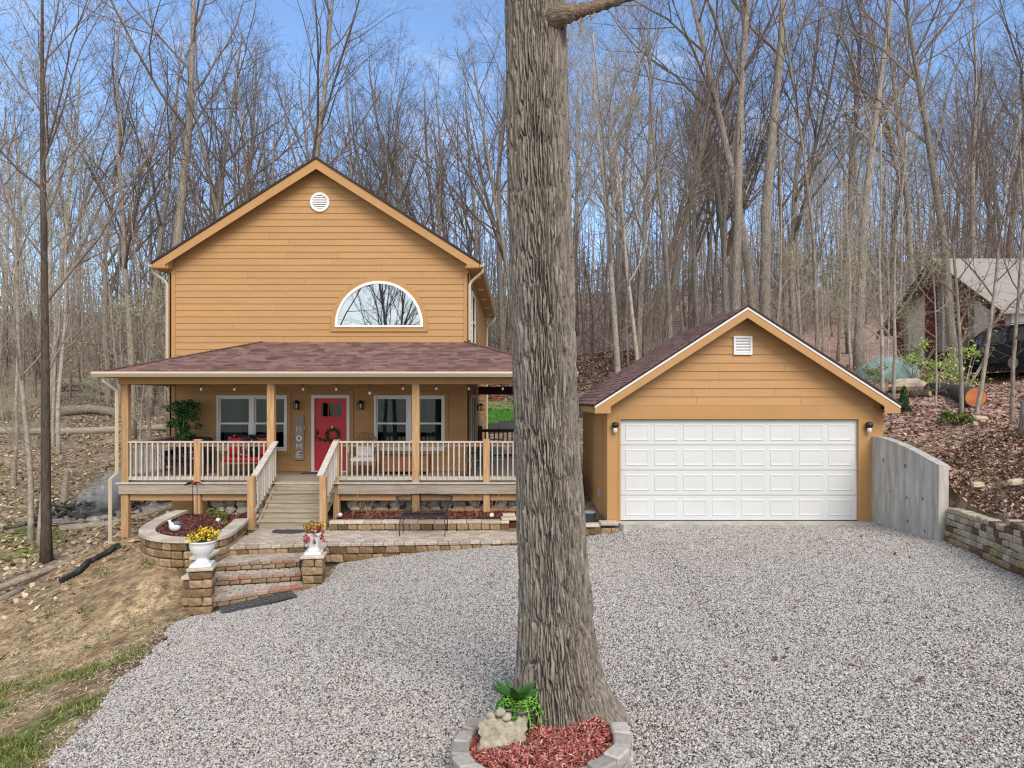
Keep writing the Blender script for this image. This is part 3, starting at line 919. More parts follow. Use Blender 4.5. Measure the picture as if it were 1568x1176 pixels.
# drop each stem onto the ground below it
per = 12 + 10 * 9
gz = height(V.reshape(-1, per, 3)[:, 0, 0], V.reshape(-1, per, 3)[:, 0, 1], False)
V = V.reshape(-1, per, 3); V[:, :, 2] += gz[:, None]
o = stuff(link(bpy.data.objects.new('far_wood', np_mesh('far_wood', V.reshape(-1, 3), np.array(mb.f), ramp_mat('far_stem', [(0, (.11, .088, .076)), (.5, (.22, .185, .16)), (1, (.40, .355, .31))], .95, island=True, nvar=.2, scale=1)))))
o['label'] = 'far wood of thin bare stems and brush on the hill'

# ------------------------------------------------------------------ materials of the buildings
tan = mat('siding_paint', (.44, .252, .108), .62, .07, 3.0, (.5, 4, 8), rnd=.045, bump=.0015, bscale=30, spec=.35)
tan_trim = mat('trim_paint', (.43, .243, .10), .6, .06, 2.0, bump=.001, bscale=25, spec=.35)
white_p = mat('white_paint', (.74, .75, .76), .45, .03, 4.0, spec=.4)
door_white = mat('garage_door_paint', (.60, .62, .635), .45, .035, 1.2, rnd=.012, spec=.4, bump=.0006, bscale=60)
cream_p = mat('gutter_paint', (.50, .42, .31), .45, .05, 2.0, spec=.4)
shingle_m = ramp_mat('shingle', [(0, (.10, .064, .06)), (.25, (.155, .09, .082)), (.55, (.20, .112, .102)), (.85, (.25, .152, .14)), (1, (.135, .092, .088))], .9, island=True, nvar=.22, scale=70, bump=.002)
roof_dark = mat('roof_edge', (.045, .035, .035), .9, .2, 10)
wood_new = mat('cedar_post', (.33, .185, .085), .8, .4, 3.2, (7, 7, .55), rnd=.14, col2=(.56, .37, .205), bump=.003, bscale=12)
wood_beam = mat('cedar_beam', (.30, .165, .08), .8, .4, 3.0, (.55, 7, 7), rnd=.12, col2=(.50, .31, .17), bump=.003, bscale=12)
wood_grey = mat('weathered_board', (.27, .225, .18), .85, .4, 3.0, (.6, 8, 8), rnd=.14, col2=(.50, .445, .375), bump=.003, bscale=12)
wood_step = mat('weathered_tread', (.22, .18, .115), .85, .4, 3.0, (.6, 8, 8), rnd=.10, col2=(.46, .40, .30), bump=.003, bscale=12)
rail_white = mat('weathered_white_rail', (.36, .315, .27), .8, .3, 4.0, (1.5, 6, 6), rnd=.08, col2=(.66, .62, .57), bump=.002, bscale=20)
bal_white = mat('baluster_paint', (.40, .365, .32), .75, .3, 4.0, (6, 6, 1.0), rnd=.12, col2=(.62, .59, .54))
rail_red = mat('rail_underboard', (.36, .20, .13), .8, .3, 4.0, (1, 6, 6), col2=(.52, .34, .24))
stain_dark = mat('dark_stain', (.075, .03, .018), .55, .2, 4)
ceil_m = mat('porch_ceiling', (.19, .11, .05), .7, .1, 3)
concrete = mat('concrete', (.25, .243, .228), .9, .25, 2.2, (3.0, 3.0, .6), col2=(.54, .525, .495), bump=.004, bscale=18)
black_m = mat('black_metal', (.012, .012, .013), .4, .2, 10, spec=.5)
glass_mirror = glass('low_e_glass', .62, see=False)
glass_win = glass('window_glass', .022, (.7, .78, .76))
glass_dark = glass('dark_glass', .22, see=False)
bulb_glass = mat('bulb_glass', (.75, .72, .66), .15, .02, 3, spec=.8)
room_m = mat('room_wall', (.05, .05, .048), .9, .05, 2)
curtain_m = mat('curtain', (.11, .125, .12), .9, .12, 1.5, (9, 9, .2))
block_m = ramp_mat('tan_block', [(0, (.13, .085, .045)), (.3, (.22, .15, .085)), (.65, (.30, .215, .13)), (1, (.36, .25, .165))], .95, nvar=.42, scale=16, bump=.008)
brick_red = ramp_mat('edge_paver', [(0, (.26, .20, .16)), (.45, (.36, .29, .235)), (.72, (.32, .20, .15)), (.88, (.38, .155, .11)), (1, (.44, .37, .31))], .95, nvar=.25, scale=20, bump=.004)
paver_m = ramp_mat('paver', [(0, (.36, .305, .25)), (.5, (.45, .39, .325)), (.85, (.52, .455, .385)), (1, (.34, .24, .18))], .95, nvar=.25, scale=18, bump=.004)
cap_m = ramp_mat('cap_stone', [(0, (.40, .345, .27)), (.5, (.50, .44, .355)), (1, (.57, .515, .43))], .95, nvar=.2, scale=12, bump=.004)
joint_m = mat('sand_joint', (.10, .085, .07), .95, .3, 20)
mulch_m = mat('mulch_bed', (.10, .03, .022), .95, .4, 30, bump=.02, bscale=40)

# ------------------------------------------------------------------ the house
YW = 19.27
XL, XR = -9.60, -1.327
XC, RZ, EZ, HALF = -5.46, 9.14, 6.28, 4.48
DZ = .49
BACK = 30.0
house = thing('house', 'brown two-storey lap-sided house with a red door and a deep front porch', 'house', (XC, YW, -.4))
def top_z(x):
    return RZ - (RZ - EZ) * abs(x - XC) / HALF
W1 = (-8.31, -6.36, 1.08, 2.62); W2 = (-3.94, -1.98, 1.08, 2.62); DR = (-5.68, -4.62, DZ, 2.63)
wall = MB()
ops = [W1, DR, W2]
xs = [XL + .02] + [v for o in ops for v in (o[0] + .05, o[1] - .05)] + [XR - .02]
for i in range(0, len(xs), 2):
    wall.box(xs[i], xs[i + 1], YW, YW + .14, -.7, 2.57)
for o in ops:
    if o[2] > DZ + .1:
        wall.box(o[0] + .05, o[1] - .05, YW, YW + .14, -.7, o[2] + .05)
wall.box(DR[0] + .05, DR[1] - .05, YW, YW + .14, -.7, DZ - .05)
wall.prism([(XL + .02, 2.57), (XR - .02, 2.57), (XR - .02, top_z(XR) - .132), (XC, RZ - .132), (XL + .02, top_z(XL) - .132)], 'y', YW, YW + .14)
wall.box(XL + .02, XL + .16, YW + .14, BACK, -.7, top_z(XL) - .3)
wall.box(XR - .16, XR - .02, YW + .14, BACK, -.7, top_z(XR) - .3)
wall.prism([(XL + .16, -.7), (XR - .16, -.7), (XR - .16, top_z(XR) - .3), (XC, RZ - .3), (XL + .16, top_z(XL) - .3)], 'y', BACK - .14, BACK - .002)
wall_o = wall.build('wall', tan_trim, house)
room = MB()
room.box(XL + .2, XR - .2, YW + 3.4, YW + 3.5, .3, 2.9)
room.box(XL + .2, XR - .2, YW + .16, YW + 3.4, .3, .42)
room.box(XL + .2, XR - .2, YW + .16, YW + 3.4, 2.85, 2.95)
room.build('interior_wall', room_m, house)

def board_y(x0, x1, z0, z1, x0t=None, x1t=None, Y=YW, parent=wall_o, m=None):
    x0t = x0 if x0t is None else x0t; x1t = x1 if x1t is None else x1t
    if x1 - x0 > 3.2 and x1t - x0t > 3.0:          # butt joint
        c = x0 + (x1 - x0) * rng.uniform(.25, .75)
        board_y(x0, c - .002, z0, z1, x0t, c - .002, Y, parent, m)
        return board_y(c + .002, x1, z0, z1, c + .002, x1t, Y, parent, m)
    mb = MB()
    v = [(x0, Y - .022, z0), (x1, Y - .022, z0), (x1, Y + .004, z0), (x0, Y + .004, z0),
         (x0t, Y - .006, z1), (x1t, Y - .006, z1), (x1t, Y + .004, z1), (x0t, Y + .004, z1)]
    mb.add(v, [(0, 3, 2, 1), (4, 5, 6, 7), (0, 1, 5, 4), (1, 2, 6, 5), (2, 3, 7, 6), (3, 0, 4, 7)])
    return mb.build('siding_board', m or tan, parent)
EXPO = .18
# porch storey, cut round the openings
z = DZ + .02
while z < 2.95:
    z1 = z + EXPO
    cur = XL + .13
    for o in ops:
        if z < o[3] + .10 and z1 > o[2] - .12:
            if o[0] - .10 - cur > .03:
                board_y(cur, o[0] - .10, z, z1)
            cur = o[1] + .10
    if cur < XR - .15:
        board_y(cur, XR - .13, z, z1)
    z = z1
# upper storey and gable
z = 3.55
AX, AZ, AR = -3.80, 4.57, 1.225
while z < RZ - .3:
    z1 = z + EXPO
    def lim(zz):
        h = (RZ - .15 - zz) / (RZ - EZ) * HALF
        return max(XL + .13, XC - h), min(XR - .13, XC + h)
    a0, b0 = lim(z); a1, b1 = lim(z1)
    if b1 - a1 < .1:
        break
    # stop at the arched casing
    zm = (z + z1) / 2
    ro = AR + .13
    if AZ - .12 < zm < AZ + ro:
        hw0 = math.sqrt(max(0, ro ** 2 - max(0, z - AZ) ** 2)); hw1 = math.sqrt(max(0, ro ** 2 - max(0, z1 - AZ) ** 2))
        if hw0 > .1:
            board_y(a0, AX - hw0 + .03, z, z1, a1, AX - max(hw1, .02) + .03)
            board_y(AX + hw0 - .03, b0, z, z1, AX + max(hw1, .02) - .03, b1)
            z = z1
            continue
    board_y(a0, b0, z, z1, a1, b1)
    z = z1
# right flank, lapped the same way
def board_x(y0, y1, z0, z1, X, sg=1, parent=wall_o, m=None):
    mb = MB()
    f = lambda d: X + sg * d
    v = [(f(.022), y0, z0), (f(.022), y1, z0), (f(-.004), y1, z0), (f(-.004), y0, z0),
         (f(.006), y0, z1), (f(.006), y1, z1), (f(-.004), y1, z1), (f(-.004), y0, z1)]
    fs = [(0, 3, 2, 1), (4, 5, 6, 7), (0, 1, 5, 4), (1, 2, 6, 5), (2, 3, 7, 6), (3, 0, 4, 7)]
    if sg < 0:
        fs = [f_[::-1] for f_ in fs]
    return mb.add(v, fs).build('siding_board', m or tan, parent)
SD = (20.3, 22.2)   # side door on the porch, and the tall window above
z = DZ + .02
while z < 6.05:
    z1 = z + EXPO
    if z < 2.75:
        board_x(YW + .13, SD[0] - .1, z, z1, XR); board_x(SD[1] + .1, BACK, z, z1, XR)
    elif 3.9 < z < 5.75:
        board_x(YW + .13, 20.4, z, z1, XR); board_x(22.0, BACK, z, z1, XR)
    else:
        board_x(YW + .13, BACK, z, z1, XR)
    z = z1
# corner boards and frieze
t = MB()
for x0, x1 in ((XL - .02, XL + .13), (XR - .13, XR + .02)):
    t.box(x0, x1, YW - .034, YW + .004, -.2, top_z(x0) - .33)
t.box(XR - .02, XR + .034, YW - .034, YW + .13, -.2, 6.02)
t.box(XL - .034, XL + .02, YW - .034, YW + .13, -.2, 6.02)
t.build('corner_trim', tan_trim, house)

# roof of the house
rf = MB()
Y0R = YW - .36
for sg in (-1, 1):
    ex = XC + sg * (HALF + .02)
    rf.prism([(XC, RZ), (ex, EZ - .012), (ex, EZ - .072), (XC, RZ - .06)], 'y', Y0R - .03, BACK + .3)
roof_o = rf.build('roof', roof_dark, house)
for sg in (-1, 1):
    r = MB()
    e1 = XC + sg * (HALF - .02)
    r.prism([(XC, RZ - .062), (e1, EZ - .062), (e1, EZ - .17), (XC + sg * (HALF - .36), top_z(XC + HALF - .36) - .31), (XC, RZ - .33)], 'y', Y0R, Y0R + .035)
    r.prism([(e1 + sg * .0, EZ - .172), (XC + sg * (HALF - .36), EZ - .172), (XC + sg * (HALF - .36), top_z(XC + HALF - .36) - .312), (XC + sg * (HALF - .36), top_z(XC + HALF - .36) - .10)], 'y', Y0R + .004, Y0R + .03)
    r.build('rake_board', tan_trim, roof_o)
    s = MB()
    s.prism([(XC, RZ - .10), (e1, EZ - .10), (e1, EZ - .13), (XC, RZ - .13)], 'y', Y0R + .036, YW - .0)
    s.box(min(XC + sg * (HALF - .40), e1), max(XC + sg * (HALF - .40), e1), Y0R + .036, BACK + .2, EZ - .19, EZ - .168)
    xr_ = XC + sg * (HALF - .40)
    s.box(min(xr_, xr_ + sg * .03), max(xr_, xr_ + sg * .03), Y0R + .037, YW - .036, EZ - .186, EZ + .10)
    s.build('soffit', tan_trim, roof_o)
    fz = MB()
    ex = XC + sg * (HALF - .01)
    fz.box(min(ex, ex + sg * .025), max(ex, ex + sg * .025), Y0R, BACK + .3, EZ - .19, EZ - .075)
    fz.build('fascia', tan_trim, roof_o)
    g = MB()
    gx0 = XC + sg * (HALF + .017)
    prof = [(gx0, EZ - .05), (gx0, EZ - .15), (gx0 + sg * .07, EZ - .15), (gx0 + sg * .115, EZ - .08), (gx0 + sg * .115, EZ - .045), (gx0 + sg * .10, EZ - .045), (gx0 + sg * .09, EZ - .08), (gx0 + sg * .02, EZ - .12)]
    g.prism(prof, 'y', Y0R, BACK + .3)
    g.build('gutter', cream_p, house)
# soffit vents on the right eave
for k in range(5):
    MB().box(XR + .10, XR + .30, YW + .9 + 2.2 * k, YW + 1.15 + 2.2 * k, EZ - .197, EZ - .189).build('soffit_vent', white_p, roof_o)
# downspouts of the upper gutters
d = MB()
xg = XC + HALF + .06
d.tube([(xg, YW - .2, EZ - .15), (xg, YW - .2, EZ - .26), (XR + .10, YW - .06, EZ - .50), (XR + .045, YW - .075, EZ - .60), (XR + .045, YW - .075, 4.15)], .042, 6)
d.build('downspout', cream_p, house)
d = MB()
xg = XC + HALF + .06
d.tube([(xg, BACK, EZ - .15), (xg, BACK, EZ - .3), (XR + .12, BACK - .02, EZ - .55), (XR + .07, BACK - .02, EZ - .65), (XR + .07, BACK - .02, .6)], .045, 6)
d.build('downspout', cream_p, house)
d = MB()
xg = XC - HALF - .06
d.tube([(xg, YW - .2, EZ - .15), (xg, YW - .2, EZ - .26), (XL - .12, YW - .08, EZ - .5), (XL - .07, YW - .075, EZ - .6), (XL - .07, YW - .075, 3.6)], .042, 6)
d.build('downspout', cream_p, house)

# round gable vent
gv = MB()
vc = (-5.45, 7.99)
def disc_ring(mb, cx, cz, r0, r1, y0, y1, a0=0, a1=2 * math.pi, n=32):
    full = abs(a1 - a0 - 2 * math.pi) < 1e-6
    m_ = n if full else n + 1
    vs = []
    for i in range(m_):
        a = a0 + (a1 - a0) * i / n
        for r, y in ((r0, y0), (r1, y0), (r1, y1), (r0, y1)):
            vs.append((cx + r * math.cos(a), y, cz + r * math.sin(a)))
    fs = []
    for i in range(n):
        j = (i + 1) % m_
        for k in range(4):
            fs.append((i * 4 + k, i * 4 + (k + 1) % 4, j * 4 + (k + 1) % 4, j * 4 + k))
    if not full:
        fs += [(0, 3, 2, 1), (n * 4, n * 4 + 1, n * 4 + 2, n * 4 + 3)]
    mb.add(vs, fs)
    return mb
disc_ring(gv, *vc, .20, .27, YW - .055, YW + .0)
gvo = gv.build('gable_vent', white_p, house)
for k in range(6):
    zz = vc[1] - .165 + k * .062
    hw = math.sqrt(max(.01, .205 ** 2 - (zz + .02 - vc[1]) ** 2))
    mb = MB().obox((vc[0], YW - .032, zz + .01), (2 * hw, .012, .062), Euler((R(-32), 0, 0)))
    mb.build('slat', white_p, gvo)

# arched window
aw = MB()
disc_ring(aw, AX, AZ, AR - .075, AR, YW - .075, YW - .012, 0, math.pi, 40)
aw.box(AX - AR, AX + AR, YW - .078, YW - .012, AZ - .06, AZ + .0)
awo = aw.build('arched_window', white_p, house)
pts = [(AX + (AR - .07) * math.cos(math.pi * i / 40), AZ + (AR - .07) * math.sin(math.pi * i / 40)) for i in range(41)]
MB().prism(pts, 'y', YW - .045, YW - .03).build('pane', glass_mirror, awo)
tr = MB()
disc_ring(tr, AX, AZ, AR + .002, AR + .125, YW - .05, YW + .0, 0, math.pi, 40)
tr.box(AX - AR - .125, AX + AR + .125, YW - .052, YW + .0, AZ - .175, AZ - .062)
tr.box(AX - AR - .125, AX - AR - .002, YW - .051, YW, AZ - .06, AZ)
tr.box(AX + AR + .002, AX + AR + .125, YW - .051, YW, AZ - .06, AZ)
tr.build('casing', tan_trim, awo)

# double porch windows
def window(o, curtains):
    x0, x1, z0, z1 = o
    xm = (x0 + x1) / 2
    f = MB()
    f.box(x0, x1, YW - .06, YW + .06, z1 - .055, z1); f.box(x0, x1, YW - .075, YW + .06, z0, z0 + .06)
    f.box(x0, x0 + .055, YW - .06, YW + .06, z0 + .06, z1 - .055); f.box(x1 - .055, x1, YW - .06, YW + .06, z0 + .06, z1 - .055)
    f.box(xm - .06, xm + .06, YW - .058, YW + .06, z0 + .06, z1 - .055)
    wo = f.build('window', white_p, house)
    zmid = z0 + (z1 - z0) * .49
    for a, b_ in ((x0 + .056, xm - .061), (xm + .061, x1 - .056)):
        for zb, zt, yy_ in ((z0 + .061, zmid + .03, YW - .03), (zmid - .03, z1 - .056, YW + .005)):
            s = MB()
            s.box(a, b_, yy_, yy_ + .03, zb, zb + .045); s.box(a, b_, yy_, yy_ + .03, zt - .045, zt)
            s.box(a, a + .04, yy_, yy_ + .03, zb + .045, zt - .045); s.box(b_ - .04, b_, yy_, yy_ + .03, zb + .045, zt - .045)
            s.build('sash', white_p, wo)
            MB().box(a + .035, b_ - .035, yy_ + .012, yy_ + .018, zb + .04, zt - .04).build('pane', glass_win, wo)
    c = MB()
    for a, b_ in ((x0 - .1, x1 + .1),):
        c.box(a, x0 - .002, YW - .045, YW, z0 - .1, z1 + .1); c.box(x1 + .002, b_, YW - .045, YW, z0 - .1, z1 + .1)
        c.box(x0, x1, YW - .044, YW, z1 + .002, z1 + .1); c.box(x0, x1, YW - .044, YW, z0 - .1, z0 - .002)
    c.build('casing', tan_trim, wo)
    for a, b_ in curtains:
        nn_ = 40
        v = []
        for i in range(nn_ + 1):
            xx_ = a + (b_ - a) * i / nn_
            yy_ = YW + .28 + .03 * math.sin(i * 1.35)
            v += [(xx_, yy_, .55), (xx_, yy_, 2.75)]
        mb = MB().add(v, [(2 * i, 2 * i + 2, 2 * i + 3, 2 * i + 1) for i in range(nn_)])
        mb.build('curtain', curtain_m, wo, True)
window(W1, [(-8.25, -7.75), (-7.15, -6.9)])
window(W2, [(-3.75, -3.35), (-2.55, -2.15)])

# red front door
red_p = mat('red_door_paint', (.56, .03, .04), .4, .06, 3, spec=.4)
dx0, dx1 = DR[0] + .08, DR[1] - .08
fr = MB()
fr.box(DR[0], dx0, YW - .06, YW + .1, DZ, DR[3]); fr.box(dx1, DR[1], YW - .06, YW + .1, DZ, DR[3]); fr.box(dx0, dx1, YW - .06, YW + .1, DR[3] - .09, DR[3])
fr.box(dx0, dx1, YW - .08, YW + .1, DZ - .03, DZ + .035)
fr.build('door_frame', white_p, house)
zt, zb = DR[3] - .095, DZ + .04
gx0, gx1, gz0, gz1 = dx0 + .19, dx1 - .15, zt - .50, zt - .13
dd = MB()
dd.box(dx0, gx0, YW + .0, YW + .05, zb, zt); dd.box(gx1, dx1, YW + .0, YW + .05, zb, zt)
dd.box(gx0, gx1, YW + .0, YW + .05, gz1, zt); dd.box(gx0, gx1, YW + .0, YW + .05, zb, gz0)
door_o = dd.build('door', red_p, house)
MB().box(gx0, gx1, YW + .018, YW + .026, gz0, gz1).build('door_glass', glass_win, door_o)
mb = MB()
for k in (1, 2):
    xx_ = gx0 + (gx1 - gx0) * k / 3
    mb.box(xx_ - .012, xx_ + .012, YW + .006, YW + .034, gz0, gz1)
mb.box(gx0 - .02, gx1 + .02, YW - .012, YW + .0, gz1, gz1 + .03); mb.box(gx0 - .02, gx1 + .02, YW - .012, YW, gz0 - .03, gz0)
mb.build('muntin', red_p, door_o)
mb = MB().box(dx0 + .09, dx1 - .05, YW - .045, YW, gz0 - .14, gz0 - .10)
for k in range(8):
    xx_ = dx0 + .13 + k * .085
    mb.box(xx_, xx_ + .04, YW - .03, YW, gz0 - .165, gz0 - .141)
mb.build('door_shelf', red_p, door_o)
for a, b_ in ((dx0 + .13, dx0 + .40), (dx0 + .50, dx1 - .12)):
    mb = MB()
    mb.box(a, b_, YW - .010, YW - .0, zb + .15, zb + .17); mb.box(a, b_, YW - .010, YW, gz0 - .24, gz0 - .22)
    mb.box(a, a + .02, YW - .010, YW, zb + .17, gz0 - .24); mb.box(b_ - .02, b_, YW - .010, YW, zb + .17, gz0 - .24)
    mb.build('door_panel', red_p, door_o)
mb = MB().cbox((dx0 + .075, YW - .018, zb + 1.06), (.07, .035, .13), .01)
mb.tube([(dx0 + .07, YW - .03, zb + .92), (dx0 + .07, YW - .075, zb + .92)], .022, 8); mb.blob((dx0 + .07, YW - .09, zb + .92), (.03, .022, .03), 1, 8, 5, 0)
mb.build('lock', black_m, door_o, True)
c = MB()
c.box(DR[0] - .1, DR[0] - .002, YW - .045, YW, DZ, DR[3] + .1); c.box(DR[1] + .002, DR[1] + .1, YW - .045, YW, DZ, DR[3] + .1); c.box(DR[0], DR[1], YW - .044, YW, DR[3] + .002, DR[3] + .1)
c.build('door_casing', tan_trim, house)
MB().cbox((-6.34 + .44, YW - .04, 1.72), (.055, .04, .12), .008).build('doorbell', white_p, house)

# wall lanterns
def lantern(x, y, z, parent, ax='y'):
    b_ = MB()
    b_.lathe([(.02, .14), (.06, .10), (.085, .06), (.09, .05), (.02, .05)], (x, y, z), 4)
    b_.lathe([(.085, -.12), (.09, -.10), (.02, -.10)], (x, y, z), 4)
    for a in range(4):
        an = math.pi / 2 * a
        b_.bar((x + .082 * math.cos(an), y + .082 * math.sin(an), z - .11), (x + .082 * math.cos(an), y + .082 * math.sin(an), z + .055), .014, .014)
    if ax == 'y':
        b_.box(x - .05, x + .05, y + .10, y + .13, z - .1, z + .1); b_.bar((x, y + .12, z + .1), (x, y, z + .13), .02, .02)
    else:
        b_.box(x - .13, x - .10, y - .05, y + .05, z - .1, z + .1); b_.bar((x - .12, y, z + .1), (x, y, z + .13), .02, .02)
    lo = b_.build('wall_lantern', black_m, parent)
    MB().lathe([(.012, -.1), (.03, -.05), (.034, 0), (.02, .04), (.012, .05)], (x, y, z), 10).build('bulb', bulb_glass, lo, True)
lantern(at_px(456.5, YW), YW - .155, CZ - (622 - VY) / 55 + .03, house)
lantern(at_px(554, YW), YW - .155, CZ - (622 - VY) / 55 + .03, house)
lantern(XR + .15, 23.4, 2.25, house, 'x')
# side door and window of the right flank
mb = MB()
mb.box(XR - .02, XR + .05, SD[0] - .09, SD[0], DZ, 2.65); mb.box(XR - .02, XR + .05, SD[1], SD[1] + .09, DZ, 2.65); mb.box(XR - .02, XR + .05, SD[0], SD[1], 2.57, 2.65)
mb.box(XR - .02, XR + .045, 21.2, 21.28, DZ, 2.57)
so_ = mb.build('sliding_door', white_p, house)
for a, b_ in ((SD[0], 21.2), (21.28, SD[1])):
    MB().box(XR + .0, XR + .02, a, b_, DZ + .03, 2.57).build('pane', glass_dark, so_)
mb = MB()
mb.box(XR - .02, XR + .05, 20.42, 20.5, 4.0, 5.72); mb.box(XR - .02, XR + .05, 21.9, 21.98, 4.0, 5.72)
mb.box(XR - .02, XR + .05, 20.5, 21.9, 5.64, 5.72); mb.box(XR - .02, XR + .05, 20.5, 21.9, 4.0, 4.08); mb.box(XR - .02, XR + .045, 20.5, 21.9, 4.82, 4.87)
so_ = mb.build('side_window', white_p, house)
for a, b_ in ((4.08, 4.82), (4.87, 5.64)):
    MB().box(XR + .0, XR + .02, 20.5, 21.9, a, b_).build('pane', glass_dark, so_)
MB().cbox((XR + .05, 25.6, 1.55), (.1, .25, .5), .01).build('electric_box', mat('grey_box', (.33, .35, .36), .5, .05, 3), house)

# ------------------------------------------------------------------ porch: roof, posts, deck, stair
PE, PX0, PX1 = 16.43, -9.92, 1.45       # eave line and its two ends
PZE, PZT = 3.14, 4.10                    # eave and top heights
dd_ = YW - PE
HX0, HX1 = PX0 + dd_, PX1 - dd_
PB_ = 23.6                               # back end of the wrap-round part
A, B, Cc, D = (PX0, PE, PZE), (PX1, PE, PZE), (HX1, YW, PZT), (HX0, YW, PZT)
E = (XL - .0, YW, PZE + (XL - PX0) / dd_ * (PZT - PZE)); Fp = (PX0, YW, PZE)
G, H_ = (PX1, PB_, PZE), (XR - .0, PB_, PZE + (PX1 - XR) / dd_ * (PZT - PZE) * 1.0)
pr = MB()
lo = lambda p, d=.05: (p[0], p[1], p[2] - d)
pr.add([A, B, Cc, D, lo(A), lo(B), lo(Cc), lo(D)], [(0, 1, 2, 3), (4, 7, 6, 5), (0, 4, 5, 1)])
pr.add([A, D, Fp, lo(A), lo(D), lo(Fp)], [(0, 1, 2), (5, 4, 3), (0, 2, 5, 3)])
pr.add([B, G, H_, Cc, lo(B), lo(G), lo(H_), lo(Cc)], [(0, 1, 2, 3), (7, 6, 5, 4), (1, 0, 4, 5), (2, 1, 5, 6)])
proof = pr.build('porch_roof', roof_dark, house)
def shingles(p0, p1, p2, p3, parent, seed, expo=.135, name='shingles'):
    q_ = random.Random(seed)
    p0, p1, p2, p3 = [Vector(p) for p in (p0, p1, p2, p3)]
    u = (p1 - p0).normalized(); nrm = u.cross(p3 - p0)
    nrm.normalize()
    if nrm.z < 0: nrm = -nrm
    up = nrm.cross(u)
    if up.z < 0: up = -up
    sl_ = (p3 - p0).dot(up)
    nc = max(1, int(round(sl_ / expo)))
    mb = MB()
    def edge(a, b, h):
        t_ = h / max(1e-6, (b - a).dot(up)); return a.lerp(b, min(max(t_, 0), 1))
    for c_ in range(nc):
        h0, h1 = sl_ * c_ / nc, sl_ * (c_ + 1) / nc + .012
        l0, r0 = edge(p0, p3, h0), edge(p1, p2, h0)
        l1, r1 = edge(p0, p3, min(h1, sl_)), edge(p1, p2, min(h1, sl_))
        a0, b0 = (l0 - p0).dot(u), (r0 - p0).dot(u)
        a1, b1 = (l1 - p0).dot(u), (r1 - p0).dot(u)
        x = a0 - q_.uniform(0, .2)
        while x < b0:
            w_ = q_.choice((.12, .17, .22, .28, .34)) * q_.uniform(.9, 1.1)
            s0, e0 = max(x, a0), min(x + w_, b0)
            s1, e1 = min(max(x, a1), b1), max(min(x + w_, b1), a1)
            if e0 - s0 > .01:
                lift = .012 + q_.uniform(0, .008)
                o0 = p0 + up * h0; o1 = p0 + up * min(h1, sl_)
                v = [o0 + u * s0 + nrm * lift, o0 + u * e0 + nrm * lift, o1 + u * max(e1, s1) + nrm * .006, o1 + u * s1 + nrm * .006,
                     o0 + u * s0 + nrm * .0005, o0 + u * e0 + nrm * .0005]
                mb.add(v, [(0, 1, 2, 3), (4, 5, 1, 0), (4, 0, 3), (5, 2, 1)])
            x += w_
    return stuff(mb.build(name, shingle_m, parent))
shingles(A, B, Cc, D, proof, 1)
shingles(Fp, A, D, D, proof, 2)
shingles(B, G, H_, Cc, proof, 3)
mb = MB()
mb.bar(Vector(A) + Vector((0, 0, .02)), Vector(D) + Vector((0, 0, .02)), .16, .02); mb.bar(Vector(B) + Vector((0, 0, .02)), Vector(Cc) + Vector((0, 0, .02)), .16, .02)
mb.build('hip_cap', mat('hip_cap', (.16, .09, .08), .9, .3, 12), proof)
g = MB()
g.prism([(PE + .0, PZE - .0), (PE - .10, PZE + .015), (PE - .125, PZE - .03), (PE - .08, PZE - .11), (PE + .0, PZE - .11)], 'x', PX0 - .10, PX1 + .02)
g.build('gutter', cream_p, house)
g = MB()
g.prism([(PX0 + .0, PZE), (PX0 - .10, PZE + .012), (PX0 - .125, PZE - .03), (PX0 - .08, PZE - .11), (PX0, PZE - .11)], 'y', PE + .005, YW)
g.build('gutter', cream_p, house)
POSTY = 16.85
BZ0, BZ1 = 2.87, 3.075
bm = MB()
bm.box(-9.62, PX1 - .25, POSTY - .10, POSTY + .10, BZ0, BZ1)
bm.box(-9.62, -9.44, POSTY + .102, YW - .03, BZ0, BZ1 - .002)
bm.build('porch_beam', tan_trim, house)
bm = MB()
bm.box(-1.27, 1.2, PB_ - .35, PB_ - .15, 2.68, 2.95)
bm.box(1.02, 1.2, POSTY + .102, PB_ - .352, 2.86, 3.05)
bm.build('side_porch_beam', stain_dark, house)
cl = MB().box(-9.8, PX1 - .1, PE + .02, YW - .036, BZ1 + .003, BZ1 + .03)
cl.box(XR + .06, PX1 - .1, YW - .034, PB_, BZ1 + .003, BZ1 + .03)
cl.build('porch_ceiling', ceil_m, house)
PW = .18
posts = [(-9.49, BZ0, -1.1), (-5.95, BZ0, .46), (-2.43, BZ0, -.45), (1.1, BZ0, -.45), (-7.73, 1.53, -.5), (-.715, 1.53, -.45)]
for x, zt_, zb_ in posts:
    MB().cbox((x, POSTY, (zt_ + zb_) / 2), (PW if zt_ > 2 else .16, .16, zt_ - zb_), .012).build('porch_post', wood_new, house)
MB().cbox((-4.36, POSTY, .52), (.15, .15, 2.0), .01).build('porch_post', wood_new, house)
mb = MB().cbox((1.1, PB_ - .25, 1.2), (.16, .16, 3.2), .01)
mb.build('porch_post', stain_dark, house)
